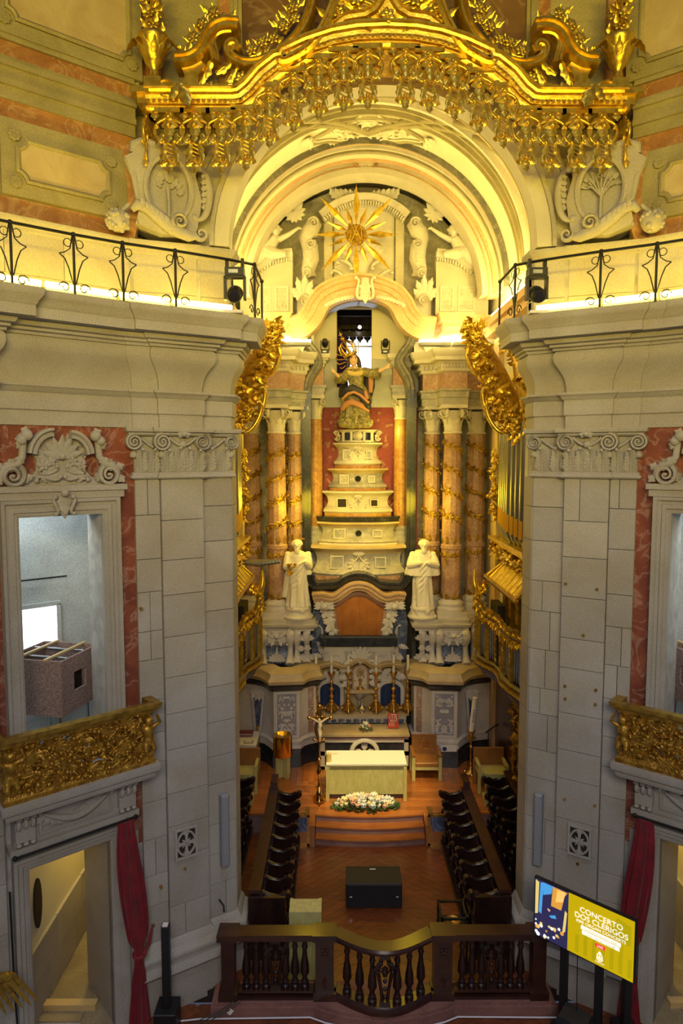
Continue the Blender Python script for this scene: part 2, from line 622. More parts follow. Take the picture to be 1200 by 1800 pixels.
# ================================================================ the nave: piers, walls, entablature, dome
RND = random.Random(7)
PIER = lambda s: frame(2.12, 9.76, .848, -.53, 0, s)
WALL = lambda s: frame(3.25, 9.05, .766, -.643, 0, s)
DOME = lambda s: frame(3.35, 9.65, .766, -.643, 0, s)


def loc2(fr, x, y):
    p = fr @ V((x, y, 0))
    return (p.x, p.y)


def ashlar(parent, fr, x0, x1, y0, y1, zs, rg, split=0.0, m='granite', g=.0035, c=.004):
    for a, b in zip(zs, zs[1:]):
        cuts = [x0, x1]
        if rg.random() < split:
            cuts = [x0, x0 + (x1 - x0) * rg.choice((.36, .5, .62)), x1]
        for p, q in zip(cuts, cuts[1:]):
            e = rg.uniform(-.004, .004)
            mb = MB().cb(p + g, q - g, y0 + e, y1, a + g, b - g, c)
            O('stone', mb.xf(fr), m, parent, smooth=None, rc=False)


def courses(z0, z1, h, rg, j=.18):
    n = max(1, round((z1 - z0) / h))
    zs = [z0 + (z1 - z0) * i / n for i in range(n + 1)]
    return [zs[0]] + [z + rg.uniform(-j, j) * h for z in zs[1:-1]] + [zs[-1]]


fl = MB().bx(-9, 9, -6, 9.1, -.3, -.02)
floor_nave = S('floor', fl, 'mortar')


def clip(poly, nx, ny, c):
    """keep nx*x+ny*y<=c"""
    out = []
    for i in range(len(poly)):
        p, q = poly[i], poly[(i + 1) % len(poly)]
        dp, dq = nx * p[0] + ny * p[1] - c, nx * q[0] + ny * q[1] - c
        if dp <= 0:
            out.append(p)
        if dp * dq < 0:
            t = dp / (dp - dq)
            out.append((p[0] + (q[0] - p[0]) * t, p[1] + (q[1] - p[1]) * t))
    return out


def planks(parent, region, ang, w, z0, z1, m, rg, length=2.4, g=.002):
    """boards laid at an angle over a convex region"""
    ca, sa = math.cos(ang), math.sin(ang)
    us = [x * ca + y * sa for x, y in region]
    vs = [-x * sa + y * ca for x, y in region]
    v = min(vs)
    while v < max(vs):
        u = min(us) - rg.uniform(0, length)
        while u < max(us):
            L = length * rg.uniform(.75, 1.2)
            pl = [(u + g, v + g), (u + L - g, v + g), (u + L - g, v + w - g), (u + g, v + w - g)]
            pl = [(a * ca - b * sa, a * sa + b * ca) for a, b in pl]
            n = len(region)
            for i in range(n):
                (ax, ay), (bx_, by) = region[i], region[(i + 1) % n]
                nx, ny = by - ay, -(bx_ - ax)
                pl = clip(pl, nx, ny, nx * ax + ny * ay) if pl else pl
            if len(pl) >= 3:
                ar = abs(sum(pl[i][0] * pl[(i + 1) % len(pl)][1] - pl[(i + 1) % len(pl)][0] * pl[i][1] for i in range(len(pl)))) / 2
                if ar > .004:
                    O('plank', MB().plan(pl, z0, z1), m, parent, smooth=None)
            u += L
        v += w


# nave boards that the photograph shows (front strip), diagonal
planks(floor_nave, [(-4.9, 7.3), (4.9, 7.3), (4.72, 7.78), (3.32, 8.96), (3.0, 9.1), (-3.0, 9.1), (-3.32, 8.96), (-4.72, 7.78)], math.radians(32), .13, -.02, 0, 'navefloor', RND, 1.8)
for s in (1, -1):
    nm = SIDE[s]
    fp, fw, fd = PIER(s), WALL(s), DOME(s)
    rg = random.Random(31 + s)
    core = MB()
    ppl = [(2.13, 10.2), (2.14, 9.79), (3.25, 9.09), (3.85, 9.65), (3.3, 10.2)]
    core.put(MB().plan(ppl, 0, 9.0), MIR[s])
    wl = MB()
    wl.bx(0, .45, .0, .5, 0, 9.0).bx(.45, 1.5, .0, .5, 2.62, 3.62).bx(.45, 1.5, 0, .5, 6.87, 9.0).bx(1.5, 4.2, 0, .5, 0, 9.0)
    core.put(wl, fw)
    wall = S('wall_' + nm, core, 'mortar', smooth=None)
    zs = courses(.95, 7.3, .5, rg)
    ashlar(wall, fp, 0, .45, -.02, .06, zs, rg, .25)
    zs2 = courses(.95, 7.3, .52, rg)
    ashlar(wall, fp, .45, 1.03, -.12, .06, zs2, rg, .12)
    ashlar(wall, fp, 1.03, 1.36, -.07, .06, courses(.95, 7.3, .5, rg), rg, .2)
    for a, b in zip(zs, zs[1:]):
        O('stone', MB().bx(2.105, 2.15, 9.775, 10.2, a + .004, b - .004).xf(MIR[s]), 'granite', wall, smooth=None)
    # red marble strip, smooth stone beside the window and the next pier
    mb = MB().bx(.0, .24, -.012, .02, 3.5, 7.95).bx(.24, 1.67, -.012, .02, 6.9, 7.95).bx(1.6, 1.75, -.012, .02, 3.5, 7.95).bx(.02, .3, -.012, .02, 2.4, 3.5)
    S('trim_1', mb.xf(fw), 'red', smooth=None)
    ashlar(wall, fw, 1.75, 2.5, -.1, .05, courses(.95, 7.95, .55, rg), rg, .2)
    ashlar(wall, fw, 2.5, 4.2, -.05, .05, courses(.95, 7.95, .6, rg), rg, .9)
    ashlar(wall, fw, .08, .36, -.03, .05, courses(.0, 2.6, .5, rg), rg, 0)
    # base and entablature run around every pilaster
    pts = [(2.12, 10.2)] + [loc2(PIER(1), x, y) for x, y in ((0, -.02), (.45, -.02), (.45, -.12), (1.03, -.12), (1.03, -.07), (1.36, -.07))]
    ptb = pts + [loc2(PIER(1), 1.36, .05)]
    base = MB().sweep([(x, y, 0) for x, y in ptb], [(.06, 0), (-.13, 0), (-.13, .5), (-.17, .53), (-.19, .57), (-.17, .62), (-.11, .65), (-.1, .7), (-.14, .73), (-.15, .78), (-.13, .82), (-.07, .85), (-.05, .9), (-.012, .95), (.06, .95)])
    S('baseboard_' + nm, base.xf(MIR[s]), 'granite_plain')
    pte = pts + [loc2(WALL(1), .04, -.03), loc2(WALL(1), 1.72, -.03), loc2(WALL(1), 1.72, -.13), loc2(WALL(1), 2.5, -.13), loc2(WALL(1), 4.2, -.1)]
    path = [(x, y, 0) for x, y in pte]
    arch = MB().sweep(path, [(.1, 7.95), (-.005, 7.95), (-.005, 8.12), (-.025, 8.135), (-.025, 8.33), (-.05, 8.35), (-.06, 8.38), (-.09, 8.40), (-.09, 8.43), (.1, 8.44)])
    S('trim_2', arch.xf(MIR[s]), 'granite_plain')
    fr_ = MB().sweep(path, [(.1, 8.43), (-.0, 8.43), (-.01, 8.55), (-.03, 8.63), (-.075, 8.72), (-.125, 8.79), (-.15, 8.86), (-.145, 8.93), (-.12, 8.97), (.1, 8.98)])
    S('trim_3', fr_.xf(MIR[s]), 'granite_plain')
    cor = MB().sweep(path, [(.75, 8.97), (-.15, 8.97), (-.16, 9.0), (-.19, 9.015), (-.19, 9.045), (-.23, 9.06), (-.25, 9.10), (-.25, 9.12), (-.40, 9.12), (-.40, 9.235), (-.415, 9.25), (-.42, 9.28), (-.46, 9.33), (-.475, 9.36), (-.475, 9.42), (.75, 9.42)])
    S('trim_4', cor.xf(MIR[s]), 'granite_plain')
    # attic wall above the gallery
    pa = [(2.13, 10.35), (2.13, 10.0), (2.52, 9.85), (2.55, 9.80), (3.35, 9.52), loc2(DOME(1), .1, -.06), loc2(DOME(1), 3.6, -.06)]
    pa3 = [(x, y, 0) for x, y in pa]
    att = S('trim_5', MB().sweep(pa3, [(.3, 9.4), (.02, 9.4), (.02, 10.3), (.3, 10.3)]).xf(MIR[s]), 'mortar')
    for (ax, ay), (bx_, by) in zip(pa, pa[1:]):
        Ls = math.hypot(bx_ - ax, by - ay)
        if Ls < .1:
            continue
        f2 = frame(ax, ay, (bx_ - ax) / Ls, (by - ay) / Ls, 0, s)
        for z0, z1, off in ((9.42, 9.78, 0), (9.78, 10.29, .4)):
            n = max(1, round(Ls / .75))
            cu = [0] + [Ls * (k + off * .6) / n for k in range(1, n)] + [Ls]
            for p, q in zip(cu, cu[1:]):
                O('stone', MB().cb(p + .004, q - .004, -.0, .06, z0 + .004, z1 - .004, .004).xf(f2), 'granite', att, smooth=None, rc=False)
    S('trim_6', MB().sweep(pa3, [(.3, 10.28), (-.0, 10.28), (-.02, 10.3), (-.02, 10.33), (-.06, 10.36), (-.09, 10.4), (-.09, 10.44), (.3, 10.44)]).xf(MIR[s]), 'granite_plain')
    # dome wall: marble bands, mouldings and framed panels
    dw = MB().bx(-.05, 3.9, .02, .3, 10.4, 15.5)
    wd = S('wall_dome_' + nm, dw.xf(fd), 'green', smooth=None)
    bd = MB().bx(-.02, 3.9, -.0, .06, 10.42, 10.68).bx(-.02, 3.9, -.0, .06, 11.6, 11.8).bx(-.02, 3.9, -.0, .06, 12.27, 12.47)
    S('trim_7', bd.xf(fd), 'domered_lit', smooth=None)
    md = MB()
    for z0, z1, y in ((11.8, 11.95, -.03), (11.95, 12.02, -.07), (12.02, 12.16, -.045), (12.16, 12.22, -.09), (12.22, 12.28, -.05), (12.47, 12.5, -.05), (12.5, 12.54, -.03)):
        md.bx(-.03, 3.9, y, .06, z0, z1)
    S('trim_8', md.xf(fd), 'green', smooth=None)

    def notched(x0, x1, z0, z1, r, n=6):
        """rectangle with concave round corners"""
        P = []
        for cx, cz, a in ((x1, z0, pi), (x1, z1, -pi / 2), (x0, z1, 0), (x0, z0, pi / 2)):
            for k in range(n + 1):
                t = a - (pi / 2) * k / n
                P.append((cx + r * math.cos(t), cz + r * math.sin(t)))
        return P
    for i, (x0, x1) in enumerate(((.04, 1.66), (1.9, 3.6))):
        for j, (z0, z1, a, b) in enumerate(((10.7, 11.58, .3, .16), (12.54, 15.2, .16, .1))):
            if j == 1:
                x0 -= .18
            pn = S('trim_9', MB().bx(x0, x1, -.05, .03, z0, z1).xf(fd), 'green', smooth=None)
            inner = notched(x0 + a, x1 - b, z0 + .16, z1 - .2, .11)
            O('panel', MB().prism(inner, -.062, -.03).xf(fd), 'ochre', pn, smooth=None)
            O('frame', MB().sweep([(p[0], -.05, p[1]) for p in inner], [(.0, .0), (.0, .03), (.03, .045), (.06, .02), (.07, 0)], (0, -1, 0), True).xf(fd), 'green', pn)
            for k, (cx, cz) in enumerate(((x0 + a - .01, z0 + .15), (x1 - b + .01, z0 + .15), (x0 + a - .01, z1 - .19), (x1 - b + .01, z1 - .19))):
                if cz < 14:
                    O('rosette', MB().flower((cx, -.07, cz), (0, -1, 0), .075, 8).xf(fd), 'green', pn)
    # curved red marble band beside the coat of arms
    P = [(3.42 - .10 * math.sin(k / 8 * pi), 9.58, 10.45 + 1.2 * k / 8) for k in range(9)]
    S('trim_10', MB().sweep(P, [(-.07, 0), (.1, 0), (.1, .07), (-.07, .07)], (0, -1, 0)).xf(MIR[s]), 'domered_lit')
# wall above the chancel arch
mb = MB()
arc = [(2.13 * math.cos(pi * k / 36), 10.46 + 2.13 * math.sin(pi * k / 36)) for k in range(37)]
outr = []
for x, z in arc:
    a = math.atan2(z - 10.46, x)
    if abs(math.cos(a)) > .72:
        sx = 3.45 / abs(math.cos(a))
        outr.append((math.copysign(3.45, x), 10.46 + sx * math.sin(a)))
    else:
        h = 5.2 / math.sin(a)
        outr.append((h * math.cos(a), 15.66))
ring = [[(a[0], 9.92, a[1]), (b[0], 9.92, b[1]), (b[0], 10.2, b[1]), (a[0], 10.2, a[1])] for a, b in zip(arc, outr)]
mb.loft(ring, True, True)
S('wall_chancel_arch', mb, 'green')
for r0, r1, y, m in ((2.12, 2.32, 9.84, 'cream'), (2.32, 2.38, 9.80, 'granite_plain'), (2.38, 2.62, 9.87, 'granite_plain'), (2.62, 2.68, 9.82, 'granite_plain')):
    P = [(r0 * math.cos(pi * k / 40), y, 10.46 + r0 * math.sin(pi * k / 40)) for k in range(41)]
    S('trim_11', MB().sweep(P, [(0, 0), (-(r1 - r0), 0), (-(r1 - r0), -.3 if r0 < 2.2 else -.12), (0, -.3 if r0 < 2.2 else -.12)], (0, -1, 0)), m)
# tall panels and ribs of the bay above the gilded pelmet
for s in (1, -1):
    S('trim_12', MB().bx(3.0, 3.27, 9.83, 9.95, 12.2, 15.6).bx(2.06, 2.22, 9.83, 9.95, 12.2, 15.6).xf(MIR[s]), 'domered_lit', smooth=None)
    S('trim_13', MB().bx(1.9, 2.06, 9.8, 9.95, 12.2, 15.6).bx(1.95, 2.0, 9.76, 9.82, 12.2, 15.6).bx(3.27, 3.36, 9.72, 9.95, 12.2, 15.6).xf(MIR[s]), 'green', smooth=None)
S('trim_14', MB().bx(-1.9, 1.9, 9.86, 9.95, 12.9, 15.6), 'brown', smooth=None)  # marble left unlit here, its shade put into the brown colour
# ================================================================ nave details


def inst(o, parent, m):
    c = o.copy()
    COL.objects.link(c)
    c.parent = parent
    c.matrix_local = m
    return c


def capital(s):
    nm = SIDE[s]
    f = PIER(s)
    t = T('pilaster_capital', 'carved granite capital with volutes and leaves crowning the %s pier beside the arch' % nm, 'capital', f @ V((.6, 0, 7.28)))
    ast = MB()
    plan = [(0.44, -.02), (-.0, -.02)]
    pth = [f_ for f_ in ((-.0, .2), (0, -.02), (.45, -.02), (.45, -.12), (1.03, -.12), (1.03, -.07), (1.36, -.07), (1.36, .06))]
    pth = [V((x, y, 0)) for x, y in pth]
    ast.sweep(pth, [(.05, 7.29), (-.035, 7.29), (-.055, 7.31), (-.05, 7.33), (-.03, 7.345), (-.03, 7.37), (-.015, 7.38), (.05, 7.38)])
    O('astragal', ast.xf(f), 'granite_plain', t)
    ab = MB().sweep(pth, [(.1, 7.85), (-.06, 7.85), (-.08, 7.87), (-.08, 7.885), (-.11, 7.9), (-.12, 7.93), (-.12, 7.955), (.1, 7.955)])
    O('abacus', ab.xf(f), 'granite_plain', t)
    bell = MB().bx(.0, .46, -.02, .06, 7.36, 7.87).bx(.45, 1.03, -.12, .06, 7.36, 7.87).bx(1.03, 1.36, -.07, .06, 7.36, 7.87)
    O('bell', bell.xf(f), 'granite_plain', t)

    def lf(x, y, z, h, w, curl=1.25, dx=0.0):
        m = MB().tube([(x, y + .01, z), (x, y - .01, z + h * .5), (x, y - .05, z + h * .85), (x, y - .1, z + h * .9)], [.016, .016, .014, .02], 6)
        for k in range(6):
            u = k / 5
            for g_ in (1, -1):
                m.leaf((x + g_ * .006, y + .012 - .04 * u, z + h * (.03 + .66 * u)), (g_ * (.95 - .3 * u), -.25, .8), (0, -1, 0), w * (1.5 - .5 * u), w * .5, .7, 1, 5, .3, .0)
        m.leaf((x, y - .03, z + h * .68), (0, -.5, 1), (0, -1, 0), h * .3, w * .6, 1.5, 2, 7)
        O('leaf', m.xf(f), 'granite_plain', t)
    for x in (.53, .68, .80, .95):
        lf(x, -.15, 7.37, .36 if .6 < x < .9 else .33, .085, .85)
    for x in (.12, .33):
        lf(x, -.05, 7.37, .36, .085, .85)
    for x in (1.12, 1.28):
        lf(x, -.10, 7.37, .34, .08, .85)

    def vol(x, y, R, sg, tw=.07):
        mb = MB().volute((x, y, 7.77), (sg, 0, 0), (0, 0, 1), R, 2.3, .024, pi / 2, 34, 2.2)
        mb.put(MB().lathe([(R * .92, 0), (R * .92, tw * 2)], (0, 0, 0), 18), Matrix.Translation((x, y + .02, 7.77)) @ Matrix.Rotation(-pi / 2, 4, 'X'))
        mb.lathe([(.0, 0), (.05, .01), (.055, .05), (.03, .09), (0, .1)], (x, y + .03, 7.56), 8)
        O('volute', mb.xf(f), 'granite_plain', t)
    vol(.47, -.17, .115, 1)
    vol(1.02, -.17, .115, -1)
    vol(.02, -.09, .1, 1)
    vol(1.37, -.12, .105, -1)
    for a, b, y in (((.56, 7.83), (.70, 7.73), -.16), ((.93, 7.83), (.79, 7.73), -.16), ((.1, 7.82), (.3, 7.68), -.05), ((1.28, 7.82), (1.12, 7.7), -.1)):
        pp = [(a[0] + (b[0] - a[0]) * k / 8, y, a[1] + (b[1] - a[1]) * (k / 8) ** 1.8 - .03 * math.sin(pi * k / 8)) for k in range(9)]
        O('scroll_band', MB().tube(pp, .022, 6, 1.4, (0, -1, 0)).xf(f), 'granite_plain', t)
    sc = MB().sph((.745, -.17, 7.74), .055, 8, 6).leaf((.745, -.16, 7.69), (-.9, 0, -.5), (0, -1, 0), .12, .04).leaf((.745, -.16, 7.69), (.9, 0, -.5), (0, -1, 0), .12, .04)
    O('centre_bud', sc.xf(f), 'granite_plain', t)
    fl_ = MB()
    for k in range(5):
        fl_.leaf((.745, -.22, 7.86), (math.cos(pi * k / 4), 0, math.sin(pi * k / 4) + .2), (0, -1, 0), .1, .04, .6, 2, 5)
    O('flower', fl_.sph((.745, -.24, 7.87), .035).xf(f), 'granite_plain', t)
    ta = MB().lathe([(0, 0), (.035, .01), (.05, .06), (.05, .12), (.04, .125), (.045, .19), (.035, .2), (.035, .26), (.015, .3)], (.41, -.06, 7.4), 10)
    O('tassel', ta.xf(f), 'granite_plain', t)


def window_side(s):
    nm = SIDE[s]
    f = WALL(s)
    fr_ = MB()
    pth = [(.46, -.03, 3.6), (.46, -.03, 6.87), (1.45, -.03, 6.87), (1.45, -.03, 3.6)]
    fr_.sweep(pth, [(.0, -.05), (.0, .02), (.03, .035), (.05, .03), (.06, .055), (.1, .06), (.115, .045), (.15, .05), (.165, .085), (.205, .095), (.21, 0.03), (.21, -.05)], (0, -1, 0))
    w = S('window_1' if s > 0 else 'window_2', fr_.xf(f), 'granite_plain')
    tp = MB().bx(.2, 1.7, -.12, .0, 7.08, 7.2).bx(.17, 1.73, -.15, 0, 7.17, 7.24)
    O('lintel', tp.xf(f), 'granite_plain', w)
    ks = MB().leaf((.955, -.12, 7.2), (0, 0, -1), (0, -1, 0), .36, .13, .3, 4, 10).leaf((.955, -.15, 7.12), (0, 0, -1), (0, -1, 0), .24, .08, .8, 3, 8).sph((.955, -.17, 7.15), .05).scroll((.85, -.15, 7.1), (.85, -.15, 6.9), (0, -1, 0), .025, 'S').scroll((1.06, -.15, 7.1), (1.06, -.15, 6.9), (0, -1, 0), .025, 'S', flip=-1)
    O('keystone', ks.xf(f), 'granite_plain', w)
    # pediment carving
    t = T('window_pediment', 'carved shell and scroll pediment over the %s gallery window' % nm, 'carving', f @ V((.95, -.05, 7.24)))
    back = [(.42, 7.24), (.48, 7.3), (.6, 7.34), (.66, 7.42), (.67, 7.55), (.62, 7.62), (.72, 7.78), (.86, 7.86), (.95, 7.66), (1.04, 7.86), (1.18, 7.78), (1.28, 7.62), (1.23, 7.55), (1.24, 7.42), (1.3, 7.34), (1.42, 7.3), (1.48, 7.24)]
    O('back_plate', MB().prism(back, -.06, .0).xf(f), 'granite_plain', t)
    for g in (1, -1):
        X = lambda q: .95 + g * q
        ar = [(X(.10 + .24 * math.sin(k / 8 * 1.45)), -.1, 7.58 + .28 * math.cos(k / 8 * 1.45)) for k in range(9)]
        O('broken_arch', MB().sweep(ar, [(-.04, -.04), (-.04, .05), (-.01, .06), (.01, .03), (.03, .08), (.06, .08), (.06, -.04)], (0, -1 * g, 0) if False else (0, -1, 0)).xf(f), 'granite_plain', t)
        vv = MB().volute((X(.56), -.12, 7.36), (g, 0, 0), (0, 0, 1), .13, 1.8, .035, 2.2, 30, 1.6).leaf((X(.62), -.12, 7.42), (-g * .5, 0, .9), (0, -1, 0), .18, .06).leaf((X(.48), -.13, 7.3), (-g, 0, .5), (0, -1, 0), .16, .05)
        O('volute', vv.xf(f), 'granite_plain', t)
        ga = MB()
        pp = [(.38, 7.86), (.45, 7.8), (.44, 7.7), (.45, 7.58), (.5, 7.5), (.58, 7.48), (.66, 7.44), (.69, 7.34)]
        ga.tube([(X(a), -.1, b) for a, b in pp], [.05, .06, .045, .045, .05, .05, .05, .03], 7)
        for k, (a, b) in enumerate(pp):
            ga.leaf((X(a), -.13, b), (g * .6, 0, -.8 if k % 2 else .3), (0, -1, 0), .1, .05, .7, 2, 5)
        ga.sph((X(.40), -.13, 7.83), .07).sph((X(.46), -.13, 7.77), .06)
        O('garland', ga.xf(f), 'granite_plain', t)
        lv = MB()
        for (x0, z0, dx, dz, L) in ((.03, 7.6, .6, -.5, .22), (.08, 7.55, 1, -.1, .2), (.05, 7.5, .9, -.6, .24), (.12, 7.42, 1, .3, .18), (.05, 7.4, .5, .7, .14), (.02, 7.36, 1, -.2, .26), (.2, 7.55, .4, .9, .16)):
            lv.leaf((X(x0), -.08, z0), (g * dx, 0, dz), (0, -1, 0), L, L * .3, .8, 4, 8)
        lv.scroll((X(.03), -.1, 7.34), (X(.3), -.1, 7.3), (0, -1, 0), .026, 'S', flip=g).scroll((X(.06), -.09, 7.46), (X(.26), -.09, 7.42), (0, -1, 0), .02, 'C', flip=-g)
        lv.flower((X(.22), -.1, 7.48), (0, -1, 0), .07).flower((X(.13), -.1, 7.52), (0, -1, 0), .06)
        O('foliage', lv.xf(f), 'granite_plain', t)
    O('shell', MB().shell((.95, -.11, 7.58), (0, 0, 1), (0, -1, 0), .27, 7, 2.7).xf(f), 'granite_plain', t)
    # room behind the gallery window
    rm = MB().bx(-.3, 2.6, 1.75, 1.85, 3.4, 7.6).bx(-.35, -.25, .5, 1.8, 3.4, 7.6).bx(2.5, 2.6, .5, 1.8, 3.4, 7.6).bx(-.3, 2.6, .5, 1.8, 3.45, 3.6).bx(-.3, 2.6, .5, 1.8, 7.45, 7.6)
    S('wall_gallery_' + nm, rm.xf(f), 'concrete', smooth=None)
    pn = S('window_3' if s > 0 else 'window_4', MB().bx(1.0, 1.05, 1.68, 1.75, 4.6, 5.45).bx(0.44, 0.5, 1.68, 1.75, 4.6, 5.45).bx(0.44, 1.05, 1.68, 1.75, 5.42, 5.48).bx(0.44, 1.05, 1.66, 1.75, 4.55, 4.62).xf(f), 'concrete', smooth=None)
    O('pane', MB().bx(0.5, 1.0, 1.7, 1.74, 4.6, 5.43).xf(f), 'day', pn, smooth=None)
    O('rail', MB().tube([(.35, 1.66, 5.84), (1.4, 1.66, 5.84)], .012).xf(f), 'iron', pn)
    lamp('gallery_room_light', 'AREA', f @ V((1.3, 1.0, 7.35)), f @ V((1.0, 1.4, 4)), 26, (.85, .97, 1), .9)


def gallery_box(s):
    nm = SIDE[s]
    k = at(110, 1262, 8.75)
    k2 = at(172, 1250, 9.55)
    dx, dy = k2.x - k.x, k2.y - k.y
    L = math.hypot(dx, dy)
    ex, ey = (dx / L, dy / L), (-dy / L, dx / L)
    z0, z1 = k.z, at(110, 1164, 8.75).z
    m = Matrix(((ex[0], ey[0], 0, k.x), (ex[1], ey[1], 0, k.y), (0, 0, 1, 0), (0, 0, 0, 1)))
    if s > 0:
        m = MIR[-1] @ m
    t = T('equipment_box', 'speckled brown chipboard box on steel legs in the %s gallery window' % nm, 'box', m @ V((.4, .4, 3.62)))
    H = z1 - z0
    sh = MB().bx(0, .88, .0, .025, z0, z1 - .0)
    # front with a square hole
    sh = MB().bx(0, .28, 0, .03, z0, z1).bx(.56, .88, 0, .03, z0, z1).bx(.28, .56, 0, .03, z0, z0 + H * .36).bx(.28, .56, 0, .03, z0 + H * .7, z1)
    sh.bx(0, .03, .03, .85, z0, z1).bx(.85, .88, .03, .85, z0, z1).bx(.03, .85, .82, .85, z0, z1).bx(.03, .85, .03, .82, z0, z0 + .03)
    O('shell', sh.xf(m), 'cork', t, smooth=None)
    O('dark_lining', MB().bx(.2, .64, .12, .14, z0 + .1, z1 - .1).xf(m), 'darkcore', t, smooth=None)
    for y in (.2, .62):
        O('batten', MB().bx(-.02, .9, y, y + .04, z1, z1 + .025).xf(m), 'pine', t, smooth=None)
    for x in (.22, .6):
        O('tube_rail', MB().tube([(x, .05, z1 - .02), (x, .8, z1 - .02)], .02, 8).xf(m), 'steel', t)
    for x in (.12, .76):
        for y in (.12, .72):
            O('leg', MB().tube([(x, y, 3.6), (x, y, z0 + .02)], .022, 8).xf(m), 'steel', t)
    O('brace', MB().tube([(.12, .12, 3.85), (.76, .12, 3.85)], .015, 6).xf(m), 'steel', t)


def putto(mb, c, h, g):
    """small carved caryatid figure of height h"""
    x, y, z = c
    q = MB()
    q.sph((x, y - .02, z + h * .86), h * .11, 8, 6)
    q.sph((x, y, z + h * .6), h * .15, 8, 6, (1, .8, 1.25))
    q.sph((x, y, z + h * .4), h * .14, 8, 6, (1, .8, 1.1))
    for k in (1, -1):
        q.tube([(x + k * h * .13, y, z + h * .7), (x + k * h * .27, y - .02, z + h * .78), (x + k * h * .2, y - .01, z + h * .98)], [h * .06, h * .05, h * .04], 6)
        q.tube([(x + k * h * .07, y, z + h * .36), (x + k * h * .1, y - .04, z + h * .18), (x + k * h * .02, y - .01, z)], [h * .09, h * .07, h * .03], 6)
    mb.put(q)


